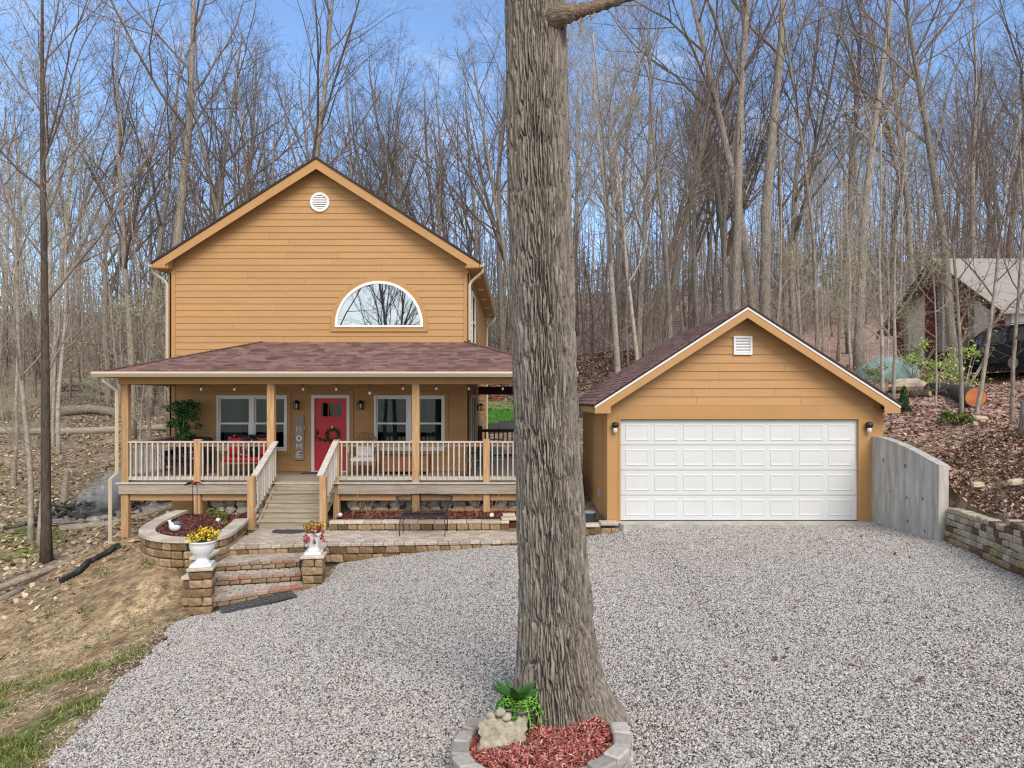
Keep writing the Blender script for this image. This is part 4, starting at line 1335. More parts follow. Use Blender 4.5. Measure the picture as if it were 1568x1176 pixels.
# deck
deck = MB()
deck.box(-9.60, -5.88, POSTY - .13, POSTY - .10, .215, DZ - .032); deck.box(-4.30, 1.2, POSTY - .13, POSTY - .10, .215, DZ - .032)
dk = deck.build('deck', wood_grey, house)
yb = POSTY - .16
k = 0
while yb < YW - .05:
    MB().box(-9.66, 1.22, yb, min(yb + .135, YW - .04), DZ - .03, DZ).build('deck_board', wood_grey if k else rail_white, dk)
    k += 1
    yb += .142
yb = YW - .04
while yb < PB_:
    MB().box(XR + .04, 1.22, yb, yb + .135, DZ - .03, DZ).build('deck_board', wood_grey, dk)
    yb += .142
for a, b_ in ((-9.38, -7.83), (-7.63, -5.9), (-4.27, -2.55), (-2.31, -.81), (-.62, 1.0)):
    MB().box(a, b_, POSTY - .03, POSTY + .05, .045, .212).build('deck_beam', wood_beam, dk)
mb = MB()
for x in np.arange(-9.4, 1.2, .4):
    mb.box(x, x + .04, POSTY + .06, YW - .02, .22, DZ - .034)
mb.build('joist', wood_beam, dk)

# railings
RZT = 1.485
balm = MB().box(-.016, .016, -.016, .016, 0, .85).mesh('baluster', bal_white)
def railing(a, b, axis_='x', y=POSTY):
    mb = MB()
    f = (lambda d0, d1, w0, w1, z0, z1: mb.box(d0, d1, y + w0, y + w1, z0, z1)) if axis_ == 'x' else (lambda d0, d1, w0, w1, z0, z1: mb.box(y + w0, y + w1, d0, d1, z0, z1))
    f(a, b, -.075, .065, RZT - .04, RZT)
    f(a, b, -.055, -.018, DZ + .055, DZ + .14)
    ro = mb.build('railing', rail_white, house)
    mb2 = MB()
    mb = mb2
    f2 = (lambda d0, d1, w0, w1, z0, z1: mb2.box(d0, d1, y + w0, y + w1, z0, z1)) if axis_ == 'x' else (lambda d0, d1, w0, w1, z0, z1: mb2.box(y + w0, y + w1, d0, d1, z0, z1))
    f2(a, b, -.017, .021, RZT - .13, RZT - .042)
    mb2.build('rail_underboard', rail_red, ro)
    n_ = max(2, int(round((b - a) / .128)))
    for i in range(n_):
        t_ = a + (b - a) * (i + .5) / n_
        piece('baluster', balm, ro, (t_, y - .076, DZ + .06) if axis_ == 'x' else (y - .076, t_, DZ + .06), 0, (1, 1, (RZT - .045 - DZ - .06) / .85))
for a, b_ in ((-9.40, -7.81), (-7.65, -6.04), (-4.285, -2.52), (-2.34, -.795), (-.635, 1.0)):
    railing(a, b_)
railing(POSTY + .1, YW - .05, 'y', -9.5)
# dark stained rail at the back of the side porch
mb = MB()
mb.box(-1.2, 1.0, PB_ - .29, PB_ - .19, 1.42, 1.52); mb.box(-1.2, 1.0, PB_ - .27, PB_ - .21, .6, .68); mb.box(-1.28, -1.14, PB_ - .32, PB_ - .18, .3, 1.62)
ro = mb.build('railing', stain_dark, house)
for i in range(14):
    MB().box(-1.05 + i * .15, -1.01 + i * .15, PB_ - .26, PB_ - .22, .68, 1.42).build('baluster', stain_dark, ro)

# stair
TZ = -.41
sx0, sx1 = -5.80, -4.40
st = bpy.data.objects.new('stair', None); link(st, house)
nstep = 5
rise = (DZ - TZ) / nstep
SY0 = POSTY - .17
run = .275
for sx in (sx0 - .02, sx1 - .02):
    MB().prism([(SY0, DZ - .05), (SY0, DZ - .42), (SY0 - nstep * run + .1, TZ), (SY0 - (nstep - 1) * run - .02, TZ), (SY0 - (nstep - 1) * run - .02, TZ + rise - .05)], 'x', sx, sx + .04).build('stringer', wood_step, st)
for i in range(nstep):
    zt_ = DZ - rise * i
    yf = SY0 - run * i
    if i:
        MB().box(sx0 - .03, sx1 + .05, yf - .025, yf + run - .012, zt_ - .038, zt_).build('tread', wood_grey, st)
    MB().box(sx0, sx1, yf + .002, yf + .022, zt_ - rise + .002, zt_ - .04).build('riser', wood_step, st)
for x in (-5.89, -4.29):
    MB().cbox((x, 15.42, (.78 + TZ) / 2), (.15, .15, .78 - TZ), .012).build('newel_post', wood_new, house)
balm2 = MB().box(-.018, .018, -.018, .018, 0, .72).mesh('baluster', bal_white)
for x, xo in ((-5.82, .0), (-4.36, .0)):
    a = Vector((x, POSTY - .10, 1.47)); b_ = Vector((x, 15.40, .79))
    mb = MB().bar(a, b_, .14, .038)
    lo_ = Vector((0, 0, -.80))
    mb.bar(a + lo_, b_ + Vector((0, 0, -.80)), .035, .09)
    ho = mb.build('stair_railing', rail_white, house)
    for i in range(9):
        p = a.lerp(b_, (i + .7) / 9.6)
        piece('baluster', balm2, ho, (p.x + .035, p.y, p.z - .79), 0, (1, 1, 1.06))
# porch downspout
d = MB()
d.tube([(-9.80, 16.45, 3.03), (-9.80, 16.45, 2.93), (-9.63, 16.68, 2.72), (-9.625, 16.70, 2.6), (-9.625, 16.70, .72), (-9.74, 16.62, .58), (-9.74, 16.62, -1.05)], .045, 6)
d.build('downspout', cream_p, house)

# ------------------------------------------------------------------ garage
GY = 14.25
gX0, gX1 = 1.909, 7.53
GC, GRZ, GEZ, GH = 4.655, 4.386, 2.40, 3.07
GB = 19.6
garage = thing('garage', 'brown lap-sided garage with a wide white panelled door', 'garage', (GC, GY, 0))
def gtop(x):
    return GRZ - (GRZ - GEZ) * abs(x - GC) / GH
dX0, dX1, dZ1 = 2.15, 7.03, 2.07
gw = MB()
gw.box(gX0 + .02, dX0 - .03, GY, GY + .14, -.4, 2.2); gw.box(dX1 + .03, gX1 - .02, GY, GY + .14, -.4, 2.2)
gw.prism([(gX0 + .02, dZ1 + .01), (gX1 - .02, dZ1 + .01), (gX1 - .02, gtop(gX1) - .112), (GC, GRZ - .112), (gX0 + .02, gtop(gX0) - .112)], 'y', GY + .002, GY + .138)
gw.box(gX0 + .02, gX0 + .15, GY + .14, GB, -.4, gtop(gX0) - .12); gw.box(gX1 - .15, gX1 - .02, GY + .14, GB, -.4, gtop(gX1) - .12)
gw.prism([(gX0 + .15, -.4), (gX1 - .15, -.4), (gX1 - .15, gtop(gX1) - .14), (GC, GRZ - .2), (gX0 + .15, gtop(gX0) - .14)], 'y', GB - .14, GB - .002)
gwo = gw.build('wall', tan_trim, garage)
z = 2.375
while z < GRZ - .25:
    z1 = z + .174
    def lim(zz):
        h = (GRZ - .13 - zz) / (GRZ - GEZ) * GH
        return max(gX0 + .08, GC - h), min(gX1 - .08, GC + h)
    a0, b0 = lim(z); a1, b1 = lim(z1)
    if b1 - a1 < .05:
        a1 = b1 = GC
    if b0 - a0 > .1:
        board_y(a0, b0, z, z1, a1 if b1 > a1 else GC - .02, b1 if b1 > a1 else GC + .02, GY, gwo)
    z = z1
z = -.05
while z < 2.2:
    board_x(GY + .16, GB, z, z + .174, gX0, -1, gwo); z += .174
t = MB()
t.box(gX0 - .0, dX0 - .05, GY - .034, GY + .0, -.06, 2.13); t.box(dX1 + .05, dX1 + .31, GY - .034, GY, -.06, 2.13); t.box(dX1 + .314, gX1 + .02, GY - .028, GY, -.06, 2.30)
t.box(gX0, dX1 + .31, GY - .036, GY, 2.132, 2.372)
t.box(gX0 - .034, gX0 - .0, GY - .034, GY + .16, -.06, 2.24)
t.box(dX0 - .05, dX0 - .002, GY - .05, GY + .1, -.02, 2.13); t.box(dX1 + .002, dX1 + .05, GY - .05, GY + .1, -.02, 2.13); t.box(dX0 - .002, dX1 + .002, GY - .05, GY + .1, dZ1 + .012, 2.13)
t.build('trim', tan_trim, garage)
MB().box(gX0 - .055, gX0 - .004, 15.0, 15.2, .0, 2.05).build('side_trim', tan_trim, garage)
# roof
gr = MB()
GY0 = GY - .35
for sg in (-1, 1):
    ex = GC + sg * (GH + .02)
    gr.prism([(GC, GRZ), (ex, GEZ - .013), (ex, GEZ - .053), (GC, GRZ - .04)], 'y', GY0 - .02, GB + .3)
gro = gr.build('roof', roof_dark, garage)
s0 = (GC - GH - .02, GY0 - .025, GEZ - .011); s1 = (GC - GH - .02, GB + .3, GEZ - .011); s2 = (GC, GB + .3, GRZ + .002); s3 = (GC, GY0 - .025, GRZ + .002)
shingles(s0, s1, s2, s3, gro, 5)
s0 = (GC + GH + .02, GY0 - .025, GEZ - .011); s1 = (GC + GH + .02, GB + .3, GEZ - .011)
shingles(s0, s1, s2, s3, gro, 6)
for sg in (-1, 1):
    r = MB()
    e1 = GC + sg * (GH - .0)
    r.prism([(GC, GRZ - .042), (e1, GEZ - .042), (e1, GEZ - .085), (GC, GRZ - .085)], 'y', GY0 - .012, GY0 + .03)
    r.build('drip_edge', white_p, gro)
    r = MB()
    ei = GC + sg * (GH - .32)
    r.prism([(GC, GRZ - .087), (e1, GEZ - .087), (e1, GEZ - .19), (ei, GEZ - .19), (ei, gtop(ei) - .255), (GC, GRZ - .255)], 'y', GY0, GY0 + .03)
    r.build('rake_board', tan_trim, gro)
    s = MB()
    s.prism([(GC, GRZ - .09), (e1, GEZ - .09), (e1, GEZ - .11), (GC, GRZ - .11)], 'y', GY0 + .032, GY - .0)
    s.box(min(ei, e1) + .002, max(ei, e1) - .002, GY0 + .032, GB + .28, GEZ - .19, GEZ - .175)
    s.box(min(e1 - sg * .03, e1), max(e1 - sg * .03, e1), GY0 + .034, GB + .28, GEZ - .172, GEZ - .06)
    s.build('soffit', tan_trim, gro)
# square louvre vent
vX, vZ = 4.66, 3.60
mb = MB()
for a, b_, c, d_ in ((-.19, .19, .15, .19), (-.19, .19, -.19, -.15), (-.19, -.15, -.15, .15), (.15, .19, -.15, .15)):
    mb.box(vX + a, vX + b_, GY - .055, GY - .0, vZ + c, vZ + d_)
vo = mb.build('gable_vent', white_p, garage)
for k in range(5):
    MB().obox((vX, GY - .03, vZ - .12 + k * .06), (.30, .012, .062), Euler((R(-35), 0, 0))).build('slat', white_p, vo)
# sectional door
gd = MB()
for k in range(4):
    z0 = dZ1 * k / 4
    gd.box(dX0, dX1, GY + .03, GY + .07, z0 + .005, z0 + dZ1 / 4 - .005)
gdo = gd.build('garage_door', door_white, garage)
pw, ph = .49, .345
pm = MB()
def ring_emboss(mb, levels):
    vs = []
    for (hw, hh, y) in levels:
        vs += [(-hw, y, -hh), (hw, y, -hh), (hw, y, hh), (-hw, y, hh)]
    fs = []
    for i in range(len(levels) - 1):
        for k_ in range(4):
            fs.append((i * 4 + k_, i * 4 + (k_ + 1) % 4, (i + 1) * 4 + (k_ + 1) % 4, (i + 1) * 4 + k_))
    n_ = (len(levels) - 1) * 4
    fs.append((n_, n_ + 1, n_ + 2, n_ + 3))
    mb.add(vs, fs)
ring_emboss(pm, [(pw / 2, ph / 2, .001), (pw / 2 - .012, ph / 2 - .012, -.009), (pw / 2 - .026, ph / 2 - .026, -.009), (pw / 2 - .048, ph / 2 - .048, -.003), (pw / 2 - .062, ph / 2 - .062, -.003)])
pmesh = pm.mesh('panel', door_white)
cw = (dX1 - dX0 - .10) / 8
for r_ in range(4):
    for c_ in range(8):
        piece('panel', pmesh, gdo, (dX0 + .05 + cw * (c_ + .5), GY + .03, dZ1 * (r_ + .5) / 4))
MB().box(dX0, dX1, GY + .025, GY + .075, -.02, .004).build('bottom_seal', black_m, gdo)
for x in (at_px(941, GY), at_px(1327, GY)):
    z = CZ - (655 - VY) / 74.4
    mb = MB().lathe([(.05, -.02), (.075, .01), (.07, .06), (.045, .085), (.01, .09)], (x, GY - .11, z + .03), 14)
    mb.lathe([(.045, 0), (.045, .02)], (x, GY - .11, z + .0), 10)
    mb.box(x - .035, x + .035, GY - .06, GY - .035, z - .03, z + .1); mb.bar((x, GY - .05, z + .06), (x, GY - .11, z + .09), .03, .03)
    lo2 = mb.build('wall_lamp', black_m, garage, True)
    MB().lathe([(.02, -.11), (.04, -.10), (.045, -.02), (.04, -.0)], (x, GY - .11, z + .01), 12).build('glass_shade', bulb_glass, lo2, True)
MB().cbox((gX0 - .06, 15.35, .42), (.06, .12, .18), .01).build('outlet_box', MATS['grey_box'], garage)
ap = MB().prism([(dX0 - .15, GY + .02), (dX0 - .0, GY - .42), (dX1 + .2, GY - .42), (gX1 - .02, GY - .1), (gX1 - .02, GY + .02)], 'z', -.3, -.012)
structure(ap.build('garage_apron', concrete))

# ------------------------------------------------------------------ retaining walls, terrace, steps, planters
def blocks(n_, size, m, ch=.014, jit=.006, seed=0, name='block'):
    return [MB().cbox((0, 0, 0), size, ch, jit, 0, seed + i).mesh(name, m) for i in range(n_)]
def resample(path, step=.02):
    out = [Vector(path[0])]
    for a, b_ in zip(path[:-1], path[1:]):
        a, b_ = Vector(a), Vector(b_)
        k = max(1, int((b_ - a).length / step))
        out += [a.lerp(b_, i / k) for i in range(1, k + 1)]
    return out
def catmull(pts, n_=12):
    P_ = [Vector(p) for p in pts]
    P_ = [P_[0] * 2 - P_[1]] + P_ + [P_[-1] * 2 - P_[-2]]
    out = []
    for i in range(1, len(P_) - 2):
        for k in range(n_):
            t_ = k / n_
            a, b_, c, d_ = P_[i - 1:i + 3]
            out.append(.5 * ((2 * b_) + (c - a) * t_ + (2 * a - 5 * b_ + 4 * c - d_) * t_ ** 2 + (3 * b_ - a - 3 * c + d_) * t_ ** 3))
    return out + [P_[-2]]
def along(path, s):
    acc = 0
    for a, b_ in zip(path[:-1], path[1:]):
        l_ = (b_ - a).length
        if acc + l_ >= s:
            t_ = (s - acc) / max(l_, 1e-9); return a.lerp(b_, t_), (b_ - a).normalized()
        acc += l_
    return path[-1], (path[-1] - path[-2]).normalized()
def lay_course(parent, path, z, L_, meshes, off=0.0, name='block', lens=(.8, 1.25), inset=0.0, seed=0, gap=.008, wob=.006):
    """one course of blocks set end to end along a path; mesh length 1 unit = L_"""
    q_ = random.Random(seed)
    tot = sum((b_ - a).length for a, b_ in zip(path[:-1], path[1:]))
    s = -off
    while s < tot - .03:
        w_ = L_ * q_.uniform(*lens)
        a, b_ = max(s, 0), min(s + w_, tot)
        if b_ - a > .03:
            p, d_ = along(path, (a + b_) / 2)
            nrm = Vector((-d_.y, d_.x)); p = p + nrm * (inset + q_.uniform(-wob, wob))
            piece(name, q_.choice(meshes), parent, (p.x, p.y, z + q_.uniform(-.003, .003)), math.atan2(d_.y, d_.x) + q_.uniform(-.012, .012), ((b_ - a - gap) / L_, 1, 1))
        s += w_
V2 = lambda *p: [Vector(q_) for q_ in p]

# paved terrace with its front wall
terrace = thing('paved_terrace', 'tan paver terrace with a low block edge between porch stair and drive', 'terrace', (-2, 14.4, -.9))
front = V2((-5.75, 13.62), (-3.95, 13.93), (-1.5, 14.12), (1.15, 14.33))
TP = [(-5.9, 13.66), (-3.95, 13.97), (-1.5, 14.16), (1.1, 14.37), (1.1, 15.36), (-4.2, 15.36), (-4.2, 16.6), (-6.1, 16.6), (-5.75, 15.0)]
MB().prism(TP, 'z', -1.2, TZ - .03).build('base', joint_m, terrace)
pav = [MB().cbox((0, 0, 0), (.205, .135, .05), .006, .002, 0, 700 + i).mesh('paver', paver_m) for i in range(4)]
q = random.Random(3)
r_ = 0
y = 13.72
while y < 15.4:
    x = -6.0 + (.105 if r_ % 2 else 0)
    while x < 1.1:
        yl = np.interp(x, [-5.9, -3.95, -1.5, 1.1], [13.66, 13.97, 14.16, 14.37]) + .16
        if y > yl - .02 and bool(inside(np.array(x), np.array(y), TP)):
            piece('paver', q.choice(pav), terrace, (x, y, TZ - .026 + q.uniform(-.002, .002)), q.uniform(-.01, .01))
        x += .213
    y += .143; r_ += 1
y = 15.5
while y < 15.75:
    x = -5.7
    while x < -4.2:
        piece('paver', q.choice(pav), terrace, (x, y, TZ - .026)); x += .213
    y += .143
cop = [MB().cbox((0, 0, 0), (.22, .17, .065), .012, .005, 0, 720 + i).mesh('coping', paver_m) for i in range(4)]
lay_course(terrace, front, TZ - .03, .22, cop, 0, 'coping', (.85, 1.15), .04, 1)
tb = blocks(4, (.3, .16, .155), block_m, .018, .01, 740)
lay_course(terrace, front, TZ - .145, .3, tb, .1, 'block', (.6, 1.2), .055, 2)
lay_course(terrace, front, TZ - .305, .3, tb, .2, 'block', (.6, 1.2), .05, 3)

# fan of three steps
steps = thing('garden_steps', 'three fanned paver steps between two block pillars with urns', 'steps', (-4.7, 12.5, -1))
E0 = ((-5.62, 13.62), (-3.98, 13.90)); E1 = ((-5.62, 12.93), (-4.15, 13.28)); E2 = ((-5.55, 12.48), (-4.0, 12.9)); E3 = ((-5.42, 11.50), (-3.86, 12.62))
edgeb = [MB().cbox((0, 0, 0), (.2, .11, .075), .012, .005, 0, 760 + i).mesh('edge_paver', brick_red) for i in range(4)]
riserb = [MB().cbox((0, 0, 0), (.22, .10, .085), .012, .005, 0, 770 + i).mesh('riser_block', block_m) for i in range(4)]
SZ = [-.57, -.73, -.89]
for k, (bk, ft) in enumerate(((E0, E1), (E1, E2), (E2, E3))):
    zt_ = SZ[k]
    fb = [Vector(ft[i_]).lerp(Vector(bk[i_]), min(.9, .10 / (Vector(bk[i_]) - Vector(ft[i_])).length)) for i_ in (0, 1)]
    MB().prism([tuple(fb[0]), tuple(fb[1]), bk[1], bk[0]], 'z', -1.3, zt_ - .03).build('step_base', joint_m, steps)
    f2 = [Vector(p) for p in ft]
    lay_course(steps, f2, zt_ - .036, .2, edgeb, .06 * k, 'edge_paver', (.9, 1.1), .055, 10 + k)
    lay_course(steps, f2, zt_ - .118, .22, riserb, .1, 'riser_block', (.8, 1.3), .07, 20 + k)
    # pavers of the tread, fanned between the two edges
    b0, b1, f0, f1 = Vector(bk[0]), Vector(bk[1]), Vector(ft[0]), Vector(ft[1])
    nr = max(2, int(round(((b0 - f0).length + (b1 - f1).length) / 2 / .13)))
    for i in range(nr):
        v0, v1 = .14 / nr * 1.2 + (i + .03) / nr * .94, .14 / nr * 1.2 + (i + .97) / nr * .94
        nc = 8
        for j in range(nc + (i % 2)):
            u0 = max(0, (j - .5 * (i % 2)) / nc) + .006; u1 = min(1, (j + 1 - .5 * (i % 2)) / nc) - .006
            f = lambda u, v: (f0.lerp(f1, u)).lerp(b0.lerp(b1, u), v)
            c4 = [f(u0, v0), f(u1, v0), f(u1, v1), f(u0, v1)]
            if (c4[2] - c4[1]).length < .03:
                continue
            zz = zt_ + q.uniform(-.003, .003)
            MB().prism([(p.x, p.y) for p in c4], 'z', zz - .04, zz).build('paver', paver_m, steps)
def pillar(x, y, zb_, zt_, w_, rz):
    n_ = int(round((zt_ - .05 - zb_) / .145))
    h_ = (zt_ - .05 - zb_) / n_
    hb = blocks(3, (w_, w_, h_ - .008), block_m, .02, .012, int(x * 100) % 50 + 800)
    h2 = blocks(3, (w_ * .6 - .006, w_, h_ - .008), block_m, .02, .012, 820); h3 = blocks(3, (w_ * .4 - .006, w_, h_ - .008), block_m, .02, .012, 830)
    po = MB().box(-.1, .1, -.1, .1, zb_, zt_ - .06).build('pillar', joint_m, steps)
    po.location = (x, y, 0); po.rotation_euler = (0, 0, rz)
    for i in range(n_):
        zz = zb_ + h_ * (i + .5)
        if i % 2 == 0:
            piece('block', q.choice(hb), po, (0, 0, zz), q.uniform(-.02, .02))
        else:
            piece('block', q.choice(h2), po, (-w_ * .2, 0, zz), q.uniform(-.02, .02)); piece('block', q.choice(h3), po, (w_ * .3, 0, zz), q.uniform(-.02, .02))
    piece('cap_stone', MB().cbox((0, 0, 0), (w_ + .06, w_ + .06, .05), .01, .003).mesh('cap_stone', cap_m), po, (0, 0, zt_ - .024))
PL = (-5.30, 11.70); PR = (-3.72, 12.74)
pillar(*PL, -1.12, -.33, .36, .22)
pillar(*PR, -1.02, -.36, .36, .12)
# stepped cheek walls beside the treads
cap_u = MB().cbox((0, 0, 0), (1, 1, .06), .012, .003).mesh('cap_stone', cap_m)
def cheek(x0, y0, x1, y1, zt_, zb_, w_):
    a, b_ = Vector((x0, y0)), Vector((x1, y1))
    d_ = b_ - a; an = math.atan2(d_.y, d_.x); m_ = (a + b_) / 2
    h_ = .15; zz = zt_ - .06
    while zz > zb_:
        lay_course(steps, [a, b_], zz - h_ / 2, .3, blocks(2, (.3, w_, h_ - .008), block_m, .018, .01, int(zz * 50) % 40 + 850), q.uniform(0, .2), 'block', (.6, 1.1), 0, int(-zz * 40))
        zz -= h_
    piece('cap_stone', MB().cbox((0, 0, 0), (d_.length + .05, w_ + .04, .06), .012, .004).mesh('cap_stone', cap_m), steps, (m_.x, m_.y, zt_ - .028), an)
cheek(-5.78, 13.1, -5.72, 12.50, -.36, -1.0, .3)
cheek(-5.72, 12.46, -5.66, 12.05, -.60, -1.1, .28)
cheek(-3.92, 13.75, -3.88, 13.25, -.40, -1.0, .28)
cheek(-3.90, 13.2, -3.86, 12.95, -.66, -1.0, .26)

# curved planter left of the stair
planter = thing('curved_planter', 'curved tan block planter with smooth caps and red mulch left of the stair', 'planter', (-6.6, 14.6, -.7))
ppath = catmull([(-6.02, 15.25), (-5.83, 14.3), (-5.72, 13.45), (-5.95, 13.08), (-6.45, 13.05), (-7.0, 13.35), (-7.45, 13.95), (-7.72, 14.8), (-7.88, 15.7), (-7.95, 16.45)])
ppath = [Vector((p.x, p.y)) for p in ppath][::-1]
pb = blocks(4, (.26, .2, .15), block_m, .02, .012, 900)
PZ = -.13
for k in range(4):
    lay_course(planter, ppath, PZ - .065 - .078 - .156 * k, .26, pb, .11 * (k % 2), 'block', (.6, 1.15), 0, 40 + k)
tot = sum((b_ - a).length for a, b_ in zip(ppath[:-1], ppath[1:]))
# capstones follow the curve
capn = int(tot / .42)
for i in range(capn):
    s0_, s1_ = tot * i / capn + .004, tot * (i + 1) / capn - .004
    pts_o, pts_i = [], []
    for j in range(5):
        p, d_ = along(ppath, s0_ + (s1_ - s0_) * j / 4)
        nn_ = Vector((-d_.y, d_.x))
        pts_o.append(tuple(p - nn_ * .135)); pts_i.append(tuple(p + nn_ * .16))
    MB().prism(pts_o + pts_i[::-1], 'z', PZ - .062, PZ + q.uniform(-.002, .002)).build('cap_stone', cap_m, planter)
MB().prism([tuple(p) for p in ppath] + [(-6.3, 16.4)], 'z', -.9, PZ - .10).build('mulch', mulch_m, planter)

# low planter along the deck and the rubble footing behind it
bed = thing('porch_flower_bed', 'long low block bed with red mulch under the porch deck right of the stair', 'flower bed', (-2.2, 15.6, -.4))
bp_ = V2((-4.15, 15.42), (-2, 15.44), (-.15, 15.46))
BZt = -.21
lay_course(bed, bp_, TZ + .075, .26, blocks(4, (.26, .2, .145), block_m, .016, .008, 920), .05, 'block', (.7, 1.2), .02, 50)
capb = [MB().cbox((0, 0, 0), (.4, .27, .055), .01, .004, 0, 930 + i).mesh('cap_stone', cap_m) for i in range(3)]
lay_course(bed, bp_, BZt - .028, .4, capb, 0, 'cap_stone', (.8, 1.1), .03, 51)
MB().box(-4.15, .9, 15.5, 17.25, -.9, BZt - .03).build('mulch', mulch_m, bed)
piece('cap_stone', capb[0], bed, (-.13, 15.55, BZt + .035), .1); piece('cap_stone', capb[1], bed, (-.16, 15.62, BZt + .1), .05, (.7, .9, 1)); piece('cap_stone', capb[1], bed, (.2, 15.7, BZt + .04), .02, (.9, .9, 1))
for i, (a, b_) in enumerate(((-3.9, -2.9), (-2.88, -1.6), (-1.58, -.3), (-.28, .9))):
    MB().box(a, b_, 16.96 + .01 * (i % 2), 17.05, BZt - .03, BZt + (.0 if i < 2 else .03)).build('timber', wood_beam, bed)
rub = thing('rubble_footing', 'pale rough rubble stone footing wall under the porch deck', 'stone wall', (-3, 17.6, -.4))
stone_w = ramp_mat('field_stone', [(0, (.36, .32, .265)), (.5, (.55, .50, .43)), (1, (.72, .68, .61))], .95, nvar=.35, scale=9, bump=.012)
rs = [MB().blob((0, 0, 0), (.17, .12, .13), 950 + i, 7, 5, .22).mesh('stone', stone_w) for i in range(6)]
MB().box(-7.7, 1.1, 17.28, 17.6, -.7, .1).build('core', joint_m, rub)
for row in range(4):
    x = -7.6 + .14 * (row % 2)
    while x < 1.0:
        w_ = q.uniform(.2, .4)
        if not (-5.85 < x < -4.4):
            piece('stone', q.choice(rs), rub, (x + w_ / 2, 17.22 + q.uniform(-.04, .03), -.42 + row * .17 + q.uniform(-.02, .02)), 0, (w_ / .32, 1, q.uniform(.75, 1.0)), (q.uniform(-.3, .3), q.uniform(-.5, .5), q.uniform(-.2, .2)))
        x += w_
# rubble stones laid in the curved planter behind
chip_red = ramp_mat('red_mulch', [(0, (.05, .018, .014)), (.4, (.14, .042, .034)), (.8, (.24, .085, .066)), (1, (.38, .22, .17))], .9, island=True, nvar=.2)
def chips(parent, name, xs_, ys_, zf, n_, size, seed, m=chip_red, cond=None):
    r2 = np.random.default_rng(seed)
    x = r2.uniform(*xs_, n_); y = r2.uniform(*ys_, n_)
    if cond is not None:
        k_ = cond(x, y); x, y = x[k_], y[k_]
    z = (zf(x, y) if callable(zf) else np.full(len(x), zf)) + r2.random(len(x)) * .02
    V, F = card_mesh(np.c_[x, y, z], .5, np.full(len(x), size), m, None, .25, seed, .15)
    return stuff(link(bpy.data.objects.new(name, np_mesh(name, V, F, m)), parent))
chips(bed, 'mulch_chips', (-4.1, .6), (15.58, 17), BZt - .022, 6000, .06, 1)
pin = [tuple(p) for p in ppath] + [(-6.3, 16.4)]
chips(planter, 'mulch_chips', (-8, -5.6), (13, 16.5), PZ - .09, 6000, .06, 2, cond=lambda x, y: inside(x, y, pin))

# concrete wing wall
cwl = MB()
prof = [(14.28, -.4), (14.28, 1.73), (14.05, 1.735), (13.75, 1.72), (13.4, 1.67), (12.9, 1.58), (12.4, 1.465), (11.95, 1.352), (11.95, -.4)]
cwl.prism(prof, 'x', 7.30, 7.47)
wing = thing('concrete_wall', 'grey cast concrete wing wall sloping down from the garage corner', 'wall', (7.38, 13.1, 0))
cwl.build('wall', concrete, wing)
tie_m = mat('tie_hole', (.13, .125, .115), .95, .2, 20)
for y, z in ((13.75, 1.28), (12.98, 1.24), (13.5, .70), (12.93, .66), (12.42, .70), (12.90, .22), (12.36, .13)):
    k_ = q.uniform(.6, 1.3)
    mb = MB().blob((0, 0, 0), (.034 * k_, .026 * k_, .003), int(y * 31), 9, 5, .3)
    o = mb.build('tie_hole', tie_m, wing); o.location = (7.2995, y, z); o.rotation_euler = (0, R(-90), 0)
# split-face block wall on along the drive
bw = thing('split_block_wall', 'two-colour split-face block retaining wall along the gravel drive', 'retaining wall', (6.9, 9.5, 0))
bwm = ramp_mat('split_block', [(0, (.12, .065, .05)), (.24, (.14, .08, .06)), (.25, (.25, .21, .15)), (.6, (.34, .30, .225)), (1, (.42, .38, .30))], .95, nvar=.42, scale=18, bump=.008)
bwm2 = ramp_mat('split_block_mossy', [(0, (.11, .072, .04)), (.3, (.145, .10, .055)), (.31, (.23, .175, .095)), (1, (.32, .25, .15))], .95, nvar=.42, scale=14, bump=.008)
bA, bB = blocks(5, (.21, .2, .092), bwm, .013, .008, 960), blocks(5, (.21, .2, .092), bwm2, .013, .008, 970)
wpath = resample([(7.34, 11.93), (7.24, 11.0), (6.92, 9.4), (6.64, 8.0), (6.25, 6.5), (5.65, 4.5)], .1)
for k in range(9):
    set_back = -.012 * k
    zc = -.12 + .1 * k
    pk = [p for p in wpath if not (k == 8 and p.y > 10.2)]
    if k < 3: mm_ = bB
    elif k == 3: mm_ = bA + bB * 2
    else: mm_ = bA
    lay_course(bw, pk, zc + .0, .21, mm_, .1 * (k % 2), 'block', (.75, 1.2), .10 + set_back * -1, 100 + k, gap=.016, wob=.014)

# small wall between the oak and the garage
sw = thing('small_block_wall', 'short tan block wall with loose caps beside the garage corner', 'retaining wall', (1.6, 14.2, -.3))
sp = V2((1.0, 14.08), (1.55, 14.1), (1.95, 13.98), (2.1, 13.98))
for k in range(2):
    lay_course(sw, sp, -.19 - .155 * k, .28, tb, .1 * k, 'block', (.7, 1.1), .04, 130 + k)
lay_course(sw, V2((1.0, 14.09), (1.75, 14.11)), -.075, .4, capb, 0, 'cap_stone', (.8, 1.0), .03, 133)
piece('cap_stone', capb[0], sw, (1.88, 14.06, -.02), .05, (.9, .9, 1.2))
MB().box(1.0, 1.88, 14.2, 15.6, -.5, -.12).build('soil', joint_m, sw)
bk = thing('grey_bucket', 'grey plastic bucket beside the garage side wall', 'bucket', (1.55, 14.6, -.12))
MB().lathe([(.10, 0), (.13, .22), (.14, .22), (.14, .25), (.125, .25), (.12, .05)], (1.55, 14.6, -.12), 18).build('body', mat('grey_plastic', (.22, .24, .26), .5, .1, 4), bk, True)
